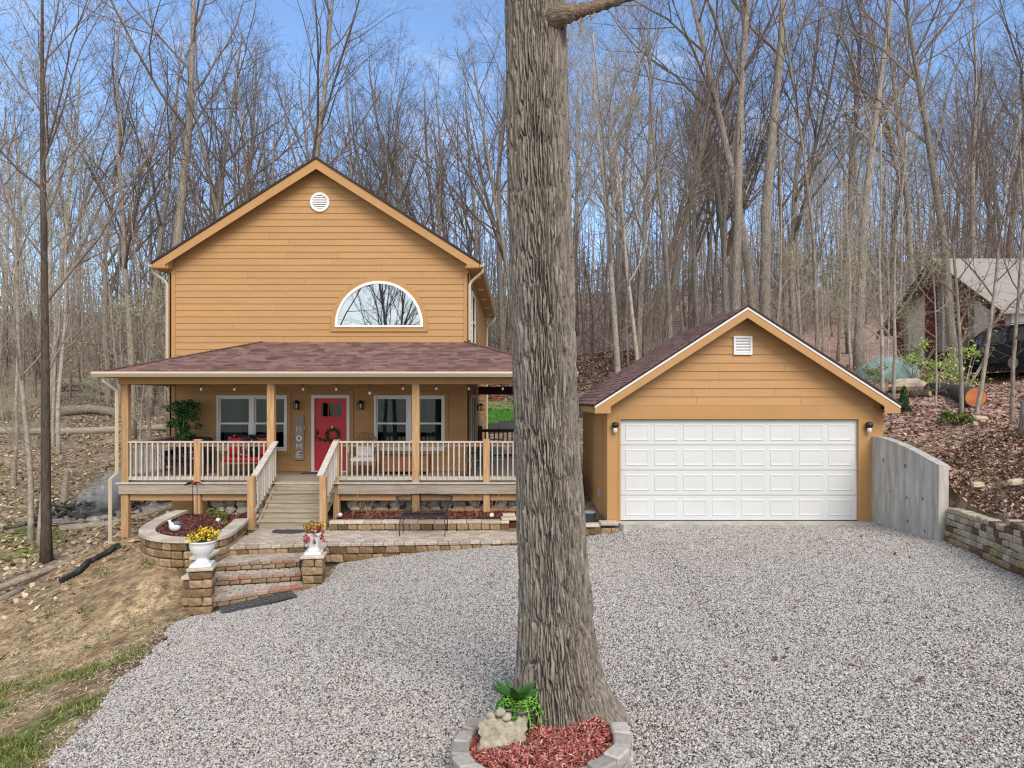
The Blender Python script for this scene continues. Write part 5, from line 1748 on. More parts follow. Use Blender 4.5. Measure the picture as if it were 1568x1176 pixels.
MB().tube([(1.42, 14.6, .1), (1.44, 14.5, .02), (1.55, 14.46, .0), (1.66, 14.5, .02), (1.68, 14.6, .1)], .004, 5).build('handle', black_m, bk)

# ------------------------------------------------------------------ urns with flowers
ceramic = mat('white_urn', (.78, .79, .80), .35, .03, 6, spec=.45)
def urn(x, y, z, rz, kind, label):
    u = thing('urn', label, 'urn', (x, y, z))
    bs = MB().cbox((0, 0, .03), (.34 if kind == 0 else .30, .34 if kind == 0 else .30, .06), .012)
    bo = bs.build('base', ceramic, u); bo.location = (x, y, z); bo.rotation_euler = (0, 0, rz)
    if kind == 0:
        prof_ = [(.15, .055), (.10, .10), (.085, .14), (.09, .16), (.14, .20), (.185, .27), (.205, .35), (.21, .40), (.225, .41), (.225, .43), (.20, .43), (.19, .36)]
    else:
        prof_ = [(.13, .055), (.10, .10), (.085, .13), (.09, .16), (.105, .24), (.125, .34), (.14, .38), (.14, .40), (.12, .40), (.11, .34)]
    MB().lathe(prof_, (x, y, z), 28).build('bowl', ceramic, u, True)
    MB().lathe([(.18 if kind == 0 else .1, .34), (.02, .35)], (x, y, z), 16).build('soil', joint_m, u)
urn(PL[0], PL[1], -.33, .22, 0, 'white pedestal urn with a wide bowl on the left step pillar')
urn(PR[0], PR[1], -.36, .12, 1, 'white tapered urn on the step pillar by the terrace front wall')
def flower_mat(name, stops):
    return ramp_mat(name, stops, .6, island=True, nvar=.1)
fl_y = flower_mat('yellow_petal', [(0, (.75, .42, .02)), (.6, (.85, .58, .03)), (1, (.85, .70, .15))])
fl_p = flower_mat('pink_petal', [(0, (.55, .04, .10)), (.5, (.70, .09, .18)), (1, (.80, .28, .30))])
fl_l = flower_mat('flower_leaf', [(0, (.03, .07, .02)), (.6, (.08, .16, .04)), (1, (.22, .30, .06))])
def cluster(n_, c, rad, size, seed, shell=.3):
    r2 = np.random.default_rng(seed)
    d_ = r2.normal(size=(n_, 3)); d_ /= np.linalg.norm(d_, axis=1)[:, None]
    rr = (shell + (1 - shell) * r2.random(n_)) ** .6
    pts = np.array(c) + d_ * rr[:, None] * np.array(rad)
    a = r2.normal(size=(n_, 3)); a /= np.linalg.norm(a, axis=1)[:, None]
    b_ = np.cross(a, r2.normal(size=(n_, 3))); b_ /= np.linalg.norm(b_, axis=1)[:, None]
    s_ = (size * r2.uniform(.6, 1.3, n_))[:, None]
    V = np.stack([pts - a * s_ * .5, pts + b_ * s_ * .3, pts + a * s_ * .5, pts - b_ * s_ * .3], 1).reshape(-1, 3)
    k_ = np.arange(n_) * 4
    return V, np.stack([k_, k_ + 1, k_ + 2, k_ + 3], 1)
def foliage(parent, name, parts_, m):
    V = np.concatenate([p[0] for p in parts_]); F = []; o_ = 0
    for p in parts_:
        F.append(p[1] + o_); o_ += len(p[0])
    return stuff(link(bpy.data.objects.new(name, np_mesh(name, V, np.concatenate(F), m)), parent))
def stems(parent, c, n_, h_, sp_, seed, m, drop=0.0):
    q_ = random.Random(seed); mb = MB(); tips = []
    for i in range(n_):
        a = q_.uniform(0, 6.28); r1 = sp_ * q_.uniform(.2, 1)
        t_ = Vector(c) + Vector((math.cos(a) * r1, math.sin(a) * r1, h_ * q_.uniform(.5, 1) - drop * r1))
        m_ = Vector(c).lerp(t_, .5) + Vector((0, 0, h_ * .12 + drop * .2))
        mb.tube([c, m_, t_], .004, 4); tips += [t_, m_.lerp(t_, .5)]
    mb.build('stem', m, parent)
    return tips
f = thing('yellow_flowers', 'yellow and orange flower sprays standing in the wide white urn', 'flowers', (PL[0], PL[1], .02))
tp = stems(f, (PL[0], PL[1], .0), 40, .29, .25, 5, fl_l)
foliage(f, 'leaves', [cluster(4, t_, (.05, .05, .04), .05, 20 + i) for i, t_ in enumerate(tp)], fl_l)
foliage(f, 'blossoms', [cluster(12, t_, (.04, .04, .06), .05, 60 + i) for i, t_ in enumerate(tp) if i % 4], fl_y)
f = thing('pink_flowers', 'pink and yellow flowers trailing from the tapered white urn', 'flowers', (PR[0], PR[1], .0))
tp = stems(f, (PR[0], PR[1], -.01), 30, .22, .21, 6, fl_l)
tp2 = stems(f, (PR[0], PR[1], .02), 22, .10, .22, 7, fl_l, 1.1)
foliage(f, 'leaves', [cluster(5, t_, (.05, .05, .05), .05, 120 + i) for i, t_ in enumerate(tp + tp2)], fl_l)
foliage(f, 'blossoms', [cluster(8, t_, (.035, .035, .035), .042, 220 + i) for i, t_ in enumerate(tp) if i % 2 == 0], fl_y)
foliage(f, 'trailing_blossoms', [cluster(12, t_, (.05, .05, .05), .05, 320 + i) for i, t_ in enumerate(tp2 + tp[1::2])], fl_p)

# mats
rubber = mat('black_rubber', (.018, .018, .02), .8, .5, 30, col2=(.10, .10, .105), bump=.006, bscale=40)
def doormat(c, sx_, sy_, rz, label, half=False, tilt=(0, 0)):
    o = thing('doormat', label, 'doormat', (c[0], c[1], c[2]), world=False, rz=rz)
    if half:
        pts = [(-sx_ / 2, sy_ / 2), (-sx_ / 2, 0)] + [(-sx_ / 2 * math.cos(math.pi * i / 12), -sy_ * .6 * math.sin(math.pi * i / 12)) for i in range(1, 12)] + [(sx_ / 2, 0), (sx_ / 2, sy_ / 2)]
        MB().prism(pts[::-1] if False else pts, 'z', 0, .014).build('pad', rubber, o)
    else:
        MB().cbox((0, 0, .008), (sx_, sy_, .016), .004).build('pad', rubber, o)
        for i in range(9):
            MB().tube([(-sx_ / 2 + .06 + i * (sx_ - .12) / 8 + .05 * math.cos(a), .09 * math.sin(a), .018) for a in [k * .52 for k in range(13)]], .007, 4).build('scroll', mat('worn_rubber', (.13, .13, .135), .8, .3, 20), o)
    o.rotation_euler = (tilt[0], tilt[1], rz)
    return o
doormat((-4.36, 11.72, hz(-4.36, 11.72) + .065), 1.2, .42, R(33), 'long black rubber mat on the gravel at the foot of the paver steps', tilt=(0, -.09))
doormat((-4.98, 15.2, TZ + .002), .75, .38, 0, 'half-round black rubber mat on the pavers below the porch stair', True)
doormat((-6.0 + .55, 18.9, DZ + .002), .75, .45, 0, 'thin grey mat on the deck boards before the red door')

# metal mesh loveseat
bench = thing('garden_bench', 'black wrought-iron mesh loveseat on the terrace before the flower bed', 'bench', (-1.99, 14.95, TZ))
bx, by, bz = -1.99, 14.95, TZ
arc = [(bx + .62 * math.cos(math.pi * (1 - i / 16)), by + .24 - .16 * (1 - math.sin(math.pi * i / 16)) , bz + .78 + .05 * math.sin(math.pi * i / 16)) for i in range(17)]
mb = MB().tube(arc, .011, 6)
mb.tube([(bx - .46, by + .2, bz + .42), (bx + .46, by + .2, bz + .42)], .009, 6)
mb.tube([arc[0], (bx - .55, by + .12, bz + .6), (bx - .46, by - .18, bz + .42)], .010, 6); mb.tube([arc[-1], (bx + .55, by + .12, bz + .6), (bx + .46, by - .18, bz + .42)], .010, 6)
mb.build('back_frame', black_m, bench, True)
sf = MB().tube([(bx - .46, by + .2, bz + .42), (bx - .46, by - .22, bz + .42), (bx + .46, by - .22, bz + .42), (bx + .46, by + .2, bz + .42)], .011, 6)
sf.build('seat_frame', black_m, bench)
def wire_panel(name, grid, step_, rad):
    """grid(u,v) -> point; a real wire lattice"""
    mb = MB()
    for i in range(step_[0] + 1):
        mb.tube([grid(i / step_[0], j / 6) for j in range(7)], rad, 3, caps=False)
    for j in range(step_[1] + 1):
        mb.tube([grid(i / 12, j / step_[1]) for i in range(13)], rad, 3, caps=False)
    return stuff(mb.build(name, black_m, bench))
def bgrid(u, v):
    i = u * 16; k_ = min(int(i), 15); a = Vector(arc[k_]).lerp(Vector(arc[k_ + 1]), i - k_)
    b_ = Vector((bx - .46 + .92 * u, by + .2, bz + .42))
    return b_.lerp(a, v) + Vector((0, .03 * math.sin(math.pi * v), 0))
wire_panel('back_mesh', bgrid, (60, 22), .0028)
wire_panel('seat_mesh', lambda u, v: Vector((bx - .46 + .92 * u, by + .2 - .42 * v, bz + .42 - .03 * math.sin(math.pi * u) * math.sin(math.pi * v))), (50, 22), .0028)
for sx_, sy_ in ((-1, -1), (1, -1), (-1, 1), (1, 1)):
    MB().tube([(bx + sx_ * .46, by + sy_ * .21, bz + .42), (bx + sx_ * .49, by + sy_ * .25, bz + .2), (bx + sx_ * .48, by + sy_ * .27, bz)], .011, 6).build('leg', black_m, bench)

# dry twigs of the shrubs in the bed
dry = mat('dry_twig', (.34, .24, .13), .9, .2, 5)
for i, x in enumerate((-3.8, -3.45, -2.2, -.9, -.55)):
    t_ = thing('dormant_shrub', ('bare straw-coloured shrub twigs in the porch flower bed' if i != 3 else 'largest bare twig shrub in the porch bed beside the deck post'), 'shrub', (x, 16.1, BZt - .03), None if i == 3 else 'dormant shrubs in the porch bed')
    for k in range(9 if i == 3 else 4):
        a = q.uniform(0, 6.28); h_ = q.uniform(.4, .8)
        MB().tube([(x, 16.1, BZt - .04), (x + .1 * math.cos(a), 16.1 + .1 * math.sin(a), BZt + h_ * .5), (x + .25 * math.cos(a) + q.uniform(-.08, .08), 16.1 + .2 * math.sin(a), BZt + h_)], [.006, .004, .002], 4).build('stem', dry, t_)
# garden lamps, goose figure, plants of the curved planter
lamp_n = [(-4.0, 15.75), (-.55, 15.7)]
for i, (x, y) in enumerate(lamp_n + [(-6.45, 15.0)]):
    zz = BZt - .02 if i < 2 else PZ - .09
    t_ = thing('solar_lamp', ('small round white garden lamp in the mulch near the stair newel', 'small round white garden lamp in the mulch near the stacked caps', 'small round white garden lamp in the curved planter')[i], 'lamp', (x, y, zz))
    MB().tube([(x, y, zz - .05), (x, y, zz + .06)], .012, 6).build('stake', black_m, t_)
    MB().blob((x, y, zz + .10), (.055, .055, .05), 3, 12, 8, 0).build('globe', bulb_glass, t_, True)
t_ = thing('goose_figure', 'white and grey goose figurine standing in the curved planter', 'figurine', (-7.05, 14.35, PZ - .1))
gx_, gy_, gz_ = -7.0, 14.2, PZ - .1
MB().blob((gx_, gy_, gz_ + .11), (.12, .08, .10), 4, 12, 8, .03).build('body', ceramic, t_, True)
MB().blob((gx_ + .04, gy_ + .01, gz_ + .17), (.09, .075, .06), 5, 10, 7, .05).build('wing', mat('grey_wing', (.12, .14, .17), .7, .2, 10), t_, True)
MB().tube([(gx_ - .08, gy_, gz_ + .13), (gx_ - .10, gy_, gz_ + .22), (gx_ - .11, gy_, gz_ + .25)], [.04, .028, .035], 8).build('head', ceramic, t_, True)
MB().tube([(gx_ - .13, gy_, gz_ + .25), (gx_ - .19, gy_, gz_ + .235)], [.014, .004], 6).build('beak', mat('beak', (.6, .25, .04), .6), t_)
for i, (x, y, nm) in enumerate(((-6.75, 15.6, 'leafy green weed behind the goose figurine in the curved planter'), (-6.4, 14.75, 'small green seedling in the mulch of the curved planter'), (-6.9, 13.0, 'low green weed at the foot of the curved planter wall'), (-8.35, 14.0, 'dark green weed on the bank beside the curved planter'))):
    zz = PZ - .1 if i < 2 else hz(x, y)
    w_ = thing('weed', nm, 'weed', (x, y, zz))
    foliage(w_, 'leaves', [cluster(90 if i == 0 else 40, (x + q.uniform(-.12, .12), y, zz + .1 + .05 * k), (.16, .12, .1), .06, 400 + i * 9 + k) for k in range(3 if i == 0 else 1)], grass_m)
# bird ornament on a double hook stake
t_ = thing('bird_stake', 'garden stake with a black and red spread-winged bird in front of the porch rail', 'ornament', (-7.35, 16.0, PZ - .1))
hx_, hy_ = -7.40, 15.95
zb_ = CZ - (741 - VY) * hy_ / FPX
mb = MB()
for s_ in (-.055, .055):
    mb.tube([(hx_ + s_, hy_, PZ - .15), (hx_ + s_, hy_, zb_ - .06), (hx_ + s_ * .6, hy_, zb_ - .01)], .007, 5)
mb.build('stake', black_m, t_)
MB().blob((hx_, hy_, zb_ + .02), (.045, .11, .04), 6, 10, 7, .05).build('body', mat('red_bird', (.35, .02, .02), .5), t_, True)
for s_ in (-1, 1):
    v = [(hx_ + s_ * .03, hy_ - .05, zb_ + .05), (hx_ + s_ * .12, hy_ - .06, zb_ + .055), (hx_ + s_ * .24, hy_ - .03, zb_ - .03), (hx_ + s_ * .12, hy_ + .05, zb_ + .0), (hx_ + s_ * .03, hy_ + .06, zb_ + .03)]
    MB().add(v + [(a, b_, c - .012) for a, b_, c in v], [(0, 1, 2, 3, 4), (9, 8, 7, 6, 5)] + [(i, (i + 1) % 5, (i + 1) % 5 + 5, i + 5) for i in range(5)]).build('wing', black_m, t_)

# ------------------------------------------------------------------ the oak in its ring of bricks
OX, OY = .385, 6.13
OZ = hz(OX, OY)
oak = thing('oak_tree', 'massive furrowed oak trunk rising from a brick-ringed mulch bed in the drive', 'tree', (OX, OY, OZ))
HT = 7.6
th = np.r_[np.linspace(-1.5 * np.pi - .25, -.5 * np.pi + 1.85 - 2 * np.pi, 10, endpoint=False)[:0], np.linspace(-.5 * np.pi - 1.85, -.5 * np.pi + 1.85, 500, endpoint=False), np.linspace(-.5 * np.pi + 1.85, 1.5 * np.pi - 1.85, 110, endpoint=False)] + 2 * np.pi
NT, NZ = len(th), 960; zv = np.linspace(-.25, HT, NZ) 
TH, ZV = np.meshgrid(th, zv)
rad = .252 + .042 * np.exp(-np.clip(ZV - .3, 0, 9) / 2.4)
lob = .5 + .5 * np.cos(5 * TH + .9) * .8 + .25 * np.cos(2 * TH - .4)
zc = np.clip(ZV, -.05, 99)
rad = rad + .14 * np.exp(-zc / .34) * (.72 + .45 * lob) + .04 * np.exp(-zc / .9) + .16 * np.exp(-zc / .13) * np.clip(lob - .4, 0, 1)
# right-hand root
rad = rad + .03 * np.exp(-zc / .24) * np.exp(-((np.angle(np.exp(1j * (TH - .05)))) / .45) ** 2)
# furrowed plates: distance to cell borders on a warped, stretched lattice
wx = TH / (2 * np.pi) * 84 + (fbm(np.cos(TH) * 4 + 50, ZV * 1.6 + np.sin(TH) * 4, 201) - .47) * 3.0 + (fbm(np.cos(TH) * 14 + 50, ZV * 7 + np.sin(TH) * 14, 203) - .47) * 1.3
wz = ZV * 3.2 + (fbm(ZV * 3, TH * 2, 202) - .47) * 1.2
F1 = np.full(TH.shape, 9.0); F2 = np.full(TH.shape, 9.0)
ix, iz = np.floor(wx).astype(int), np.floor(wz).astype(int)
def hsh(a, b_, s_):
    n_ = (a * 374761393 + b_ * 668265263 + s_ * 974634777) & 0xffffffff
    n_ = ((n_ ^ (n_ >> 13)) * 1274126177) & 0xffffffff
    return ((n_ ^ (n_ >> 16)) & 0xffff) / 65535.0
for di in (-1, 0, 1):
    for dj in (-1, 0, 1):
        cx_, cz_ = ix + di, iz + dj
        cm = np.mod(cx_, 84)
        fx = cx_ + .15 + .7 * hsh(cm, cz_, 1) - wx; fz = cz_ + hsh(cm, cz_, 2) - wz
        d_ = np.sqrt(fx ** 2 + (fz * .55) ** 2)
        F2 = np.where(d_ < F1, F1, np.minimum(F2, d_)); F1 = np.minimum(F1, d_)
edge = np.clip((F2 - F1) / .30, 0, 1)
plate = edge ** .6
fine = fbm(TH * 60 / np.pi, ZV * 9, 205, 3) - .45
fine2 = fbm(TH * 130 / np.pi, ZV * 14, 206, 2) - .4
top_fade = np.clip(1 - (ZV - 5.2) / 3.5, .55, 1)
rad = rad + ((plate - .7) * (.060 + .03 * np.exp(-zc / .6)) * (.6 + .8 * hsh(np.mod(ix // 3, 28), iz, 9)) + fine * .016 + fine2 * .008) * top_fade
rad = rad + (fbm(np.cos(TH) * 2 + 9, ZV * .8 + np.sin(TH), 207) - .47) * .03
cxv = -.125 * np.clip(ZV, 0, 9) / 2.9 + .008 * np.clip(ZV - 2.9, 0, 9) * 2 + .03 * np.exp(-zc / .5)
V = np.stack([OX + cxv + rad * np.cos(TH), OY + rad * np.sin(TH), OZ + ZV], -1).reshape(-1, 3)
ii = np.arange(NT * NZ).reshape(NZ, NT)
F = np.stack([ii[:-1], np.roll(ii, -1, 1)[:-1], np.roll(ii, -1, 1)[1:], ii[1:]], -1).reshape(-1, 4)
oak_m = mat('oak_bark', (.062, .053, .045), .95, .3, 4.0, (11, 11, 1.2), col2=(.41, .37, .325), bump=.006, bscale=22, spec=.1, detail=9)
link(bpy.data.objects.new('trunk', np_mesh('trunk', V, F, oak_m, True)), oak)
ct = Vector((OX + float(cxv[-1, 0]), OY, OZ + HT - .1))
tr, cr = make_tree(900, H=9, r0=.255, first=.12, spread=42, nlimb=14, minr=.007, dens=.9)
for i in range(len(tr.v)):
    tr.v[i] = tuple(Vector(tr.v[i]) + ct + Vector((0, 0, .25)))
for i in range(len(cr.v)):
    cr.v[i] = tuple(Vector(cr.v[i]) + ct + Vector((0, 0, .25)))
up_ = tr.build('upper_stem', oak_m, oak, True)
cr.build('crown', [twig_m, bud_m], oak)
# the low limb on the right with its collar
z0_ = CZ - (42 - VY) * OY / FPX
lp = [(OX - .16, OY - .10, z0_ - .04), (.36, OY - .22, z0_ - .03), (.52, OY - .20, z0_ + .03), (.70, OY - .12, z0_ + .12), (.95, OY - .05, z0_ + .24), (1.4, OY + .1, z0_ + .5), (2.0, OY + .3, z0_ + .95)]
mb = MB()
pts = catmull(lp, 10)
rr = [.115 - .06 * min(1, i / 25) - .01 * (i / len(pts)) + .006 * math.sin(i * 1.7) for i in range(len(pts))]
mb.tube(pts, rr, 14)
lm = mb.build('limb', bark('oak_limb_bark', (.07, .05, .038), (.26, .21, .16), rnd=0, st=(2, 6, 6), scale=5), oak, True)
mb = MB()
for i in range(26):
    a = q.uniform(0, 6.28); c = Vector(lp[2]) + Vector((q.uniform(-.14, .16), q.uniform(-.06, .06), q.uniform(-.08, .06)))
    mb.tube([c, c + Vector((q.uniform(-.06, .06), q.uniform(-.05, .02), q.uniform(-.10, .04)))], [.006, .002], 4)
mb.build('dry_shoots', mat('rust_shoot', (.30, .11, .04), .9), oak)

ringt = thing('tree_ring', 'ring of grey-tan bricks holding red mulch round the oak foot', 'edging', (.2, 5.5, -.4))
RX, RY, RR_ = .2, 5.50, .64
ring_m = ramp_mat('ring_brick', [(0, (.27, .245, .225)), (.5, (.38, .35, .325)), (1, (.46, .43, .40))], .95, nvar=.2, scale=20, bump=.004)
rbm = [MB().cbox((0, 0, 0), (.185, .135, .10), .014, .006, 0, 980 + i).mesh('brick', ring_m) for i in range(4)]
nb = 20
for i in range(nb):
    a = 2 * math.pi * i / nb + .1
    x, y = RX + RR_ * math.cos(a), RY + RR_ * math.sin(a)
    if math.hypot(x - OX, y - OY) < .64 or (y > 6.02):
        continue
    z = hz(x, y)
    piece('brick', q.choice(rbm), ringt, (x, y, z + .125), a + math.pi / 2 + q.uniform(-.09, .09)); piece('brick', q.choice(rbm), ringt, (x + .012 * math.cos(a), y + .012 * math.sin(a), z + .022), a + math.pi / 2 + .13)
mz = lambda x, y: height(x, y) + .085 + .05 * np.exp(-((x - OX - .1) ** 2 + (y - OY + .3) ** 2) / .12)
na, nr_ = 40, 12
vs = []
for j in range(nr_ + 1):
    for i in range(na):
        a = 2 * math.pi * i / na
        vs.append((RX + (RR_ - .05) * j / nr_ * math.cos(a), RY + (RR_ - .05) * j / nr_ * math.sin(a)))
vs = np.array(vs); zz = mz(vs[:, 0], vs[:, 1]) + (fbm(vs[:, 0] * 9, vs[:, 1] * 9, 40) - .47) * .05
fs = [(j * na + i, j * na + (i + 1) % na, (j + 1) * na + (i + 1) % na, (j + 1) * na + i) for j in range(nr_) for i in range(na)]
link(bpy.data.objects.new('mulch', np_mesh('mulch', np.c_[vs, zz], np.array(fs), mulch_m, True)), ringt)
chips(ringt, 'mulch_chips', (-.5, .9), (4.8, 6.2), lambda x, y: mz(x, y) + .005, 14000, .05, 9, ramp_mat('ring_mulch', [(0, (.13, .035, .028)), (.35, (.34, .09, .075)), (.75, (.52, .185, .155)), (1, (.62, .40, .34))], .9, island=True, nvar=.2),
      lambda x, y: (np.hypot(x - RX, y - RY) < RR_ - .05))
# fern in its pot, carved stone, pebbles
FX, FY = .03, 5.80
FZ = float(mz(np.array([FX]), np.array([FY]))[0])
pot = thing('flower_pot', 'dark grey ribbed pot holding ferns against the oak', 'pot', (FX, FY, FZ))
MB().lathe([(.085, -.02), (.115, .17), (.13, .17), (.132, .215), (.118, .215), (.105, .16)], (FX, FY, FZ), 24).build('body', mat('slate_pot', (.085, .09, .10), .5, .1, 5), pot, True)
MB().lathe([(.11, .185), (.01, .195)], (FX, FY, FZ), 14).build('soil', mat('white_pebble', (.5, .48, .45), .8, .3, 30), pot)
fern = thing('potted_fern', 'bright green fern with dark broad fronds in the grey pot', 'plant', (FX, FY, FZ + .18))
fern_l = ramp_mat('fern_leaf', [(0, (.06, .20, .02)), (.5, (.14, .36, .04)), (1, (.26, .50, .08))], .5, island=True)
fern_d = ramp_mat('dark_frond', [(0, (.02, .07, .02)), (.7, (.05, .14, .035)), (1, (.16, .24, .07))], .45, island=True)
for i in range(18):
    a = math.pi * (1.0 + 1.1 * (i / 17 - .5) * 2) - math.pi / 2 + q.uniform(-.2, .2)
    ln = q.uniform(.17, .26); c = Vector((FX, FY, FZ + .19)); d_ = Vector((math.cos(a), math.sin(a) * .8, 0))
    pth = [c + d_ * ln * s_ + Vector((0, 0, .15 * math.sin(s_ * 2.2) - .20 * s_ * s_)) for s_ in [k / 8 for k in range(9)]]
    mb = MB(); mb.tube(pth, .003, 3)
    sd = d_.cross(Vector((0, 0, 1)))
    for k in range(1, 9):
        for s_ in (-1, 1):
            w_ = .075 * math.sin(math.pi * (k + .6) / 9.6) + .008
            p = pth[k]; e = p + sd * s_ * w_ + d_ * .015
            mb.add([p - d_ * .018, p + d_ * .018, e], [(0, 1, 2)])
    mb.build('frond', fern_l, fern)
for i in range(20):
    a = q.uniform(0, 6.28); c = Vector((FX - .02, FY + .03, FZ + .19)); ln = q.uniform(.20, .31); lean_ = q.uniform(.15, .7)
    d_ = Vector((math.cos(a) * lean_ - .15, math.sin(a) * lean_ * .5, 1)).normalized(); sd = d_.cross(Vector((.3, 1, .1))).normalized()
    prev = None; vs = []
    for k in range(7):
        s_ = k / 6; p = c + d_ * ln * s_ + Vector((math.cos(a), math.sin(a), -.6)) * (.12 * s_ * s_)
        w_ = .032 * math.sin(math.pi * min(.98, .12 + s_ * .86))
        vs += [p - sd * w_, p + Vector((0, -.006, 0)), p + sd * w_]
    fs = [(3 * k + j, 3 * k + j + 1, 3 * k + j + 4, 3 * k + j + 3) for k in range(6) for j in (0, 1)]
    MB().add(vs, fs).build('broad_frond', fern_d, fern)
slab_m = mat('carved_stone', (.22, .20, .15), .95, .3, 14, col2=(.47, .44, .34), bump=.012, bscale=30)
st_ = thing('carved_stone', 'rough cream stone slab propped in the mulch before the fern pot', 'stone', (-.1, 5.6, FZ))
NXs, NZs = 40, 26
vs = []; SXc, SYc = -.105, 5.50
for j in range(NZs + 1):
    for i in range(NXs + 1):
        u, v = i / NXs, j / NZs
        wob_ = .012 * math.sin(v * 9 + 1) + .01 * math.sin(v * 23)
        x = SXc + (u - .5) * (.37 + wob_ * 2); z = FZ - .03 + v * (.205 + .02 * math.sin(u * 7) + .008 * math.sin(u * 31))
        dsp = (fbm(np.array([u * 14.0]), np.array([v * 5.0]), 88)[0] - .45) * .028 * math.sin(math.pi * u) ** .3
        vs.append((x, SYc + .08 * v + .05 * u - dsp, z))
nb_ = len(vs)
vs += [(x, y + .07, z) for x, y, z in vs]
W_ = NXs + 1
fs = [(j * W_ + i, j * W_ + i + 1, (j + 1) * W_ + i + 1, (j + 1) * W_ + i) for j in range(NZs) for i in range(NXs)]
fs += [tuple(nb_ + k for k in f_[::-1]) for f_ in fs]
rim = [i for i in range(W_)] + [j * W_ + NXs for j in range(1, NZs + 1)] + [NZs * W_ + i for i in range(NXs - 1, -1, -1)] + [j * W_ for j in range(NZs - 1, 0, -1)]
fs += [(rim[(k + 1) % len(rim)], rim[k], rim[k] + nb_, rim[(k + 1) % len(rim)] + nb_) for k in range(len(rim))]
MB().add(vs, fs).build('slab', slab_m, st_)
for i, (dx_, dz_) in enumerate(((-.10, .215), (.03, .21), (-.02, .245))):
    tag(MB().blob((SXc + dx_, SYc + .13, FZ + dz_ - .02), (.045, .04, .036), 60 + i, 9, 7, .15).build('stone', slab_m, None, True), 'rounded cobble resting on top of the carved stone slab', 'stone', 'cobbles on the carved stone')
tag(MB().blob((.08, 5.52, FZ - .01), (.045, .06, .05), 70, 10, 8, .25).build('bark_chunk', bark_dark, None), 'small dark chunk of bark in the red mulch', 'bark')

# ------------------------------------------------------------------ things on the porch
wicker = mat('wicker', (.16, .09, .045), .8, .35, 60, col2=(.34, .22, .12), bump=.004, bscale=120)
fl = bpy.data.materials.new('floral_cloth'); fl.use_nodes = True
n = fl.node_tree.nodes; l = fl.node_tree.links.new
b = n['Principled BSDF']; b.inputs['Roughness'].default_value = .9
t = n.new('ShaderNodeTexCoord'); v = n.new('ShaderNodeTexVoronoi'); v.inputs['Scale'].default_value = 11
l(t.outputs['Object'], v.inputs['Vector'])
r = n.new('ShaderNodeValToRGB'); e = r.color_ramp.elements; r.color_ramp.interpolation = 'CONSTANT'
for i, (p, c) in enumerate([(0, (.55, .03, .05)), (.25, (.012, .012, .016)), (.45, (.70, .16, .08)), (.58, (.012, .012, .016)), (.7, (.02, .16, .17)), (.84, (.62, .10, .14)), (.94, (.7, .66, .6))]):
    if i > 1: e.new(p)
    e[i].position = p; e[i].color = (*c, 1)
s_ = n.new('ShaderNodeSeparateColor'); l(v.outputs['Color'], s_.inputs[0]); l(s_.outputs[0], r.inputs[0])
r2 = n.new('ShaderNodeMapRange'); r2.inputs['From Min'].default_value = .30; r2.inputs['From Max'].default_value = .36; l(v.outputs['Distance'], r2.inputs[0])
m_ = n.new('ShaderNodeMix'); m_.data_type = 'RGBA'; m_.inputs[7].default_value = (.012, .012, .016, 1)
l(r2.outputs[0], m_.inputs[0]); l(r.outputs[0], m_.inputs[6]); l(m_.outputs[2], b.inputs['Base Color'])
red_cloth = mat('red_cloth', (.48, .02, .025), .9, .15, 8)
white_cloth = mat('white_cloth', (.66, .65, .63), .9, .08, 6)

def cushion(mb, c, s, ch=.04):
    return mb.cbox(c, s, ch, .01, 0, int(abs(c[0] * 97)))
# dark floral loveseat at the far left
x, y = -8.75, 18.55
o = thing('loveseat', 'dark loveseat with black floral cushions at the closed end of the porch', 'loveseat', (x, y, DZ))
cushion(MB(), (x, y - .05, DZ + .45), (1.0, .55, .15)).build('seat_cushion', fl, o)
cushion(MB(), (x, y + .22, DZ + .76), (1.0, .16, .5)).build('back_cushion', fl, o)
MB().box(x - .55, x + .55, y - .33, y + .3, DZ + .26, DZ + .37).build('frame', black_m, o)
for sx_ in (-.52, .52):
    MB().box(x + sx_ - .03, x + sx_ + .03, y - .33, y + .3, DZ + .37, DZ + .66).build('armrest', black_m, o)
    for sy_ in (-.3, .27):
        MB().box(x + sx_ - .025, x + sx_ + .025, y + sy_ - .025, y + sy_ + .025, DZ, DZ + .26).build('leg', black_m, o)
# ficus
x, y = -9.02, 18.75
zb_ = DZ
o = thing('ficus', 'leafy dark green potted tree at the left corner of the porch', 'plant', (x, y, DZ))
MB().lathe([(.17, 0), (.2, .32), (.215, .32), (.215, .36), (.19, .36), (.18, .3)], (x, y, DZ), 20).build('pot', mat('beige_pot', (.36, .30, .22), .8, .15, 12), o, True)
mb = MB()
for k in range(5):
    a = k * 1.3
    mb.tube([(x, y, DZ + .3), (x + .05 * math.cos(a), y + .05 * math.sin(a), DZ + .9), (x + .22 * math.cos(a), y + .18 * math.sin(a), DZ + 1.6)], [.022, .018, .008], 6)
mb.build('trunk', bark_pale, o)
fic = ramp_mat('ficus_leaf', [(0, (.012, .05, .012)), (.5, (.03, .11, .025)), (.9, (.07, .20, .05)), (1, (.18, .32, .12))], .45, island=True)
parts_ = []
for k in range(52):
    a = q.uniform(0, 6.28); rr_ = q.uniform(0, .42); zz = DZ + q.uniform(.85, 1.95)
    parts_.append(cluster(60, (x + rr_ * math.cos(a) + .04 * math.sin(k), y + rr_ * math.sin(a) * .7, zz), (.16, .14, .11), .075, 600 + k, .1))
foliage(o, 'leaves', parts_, fic)
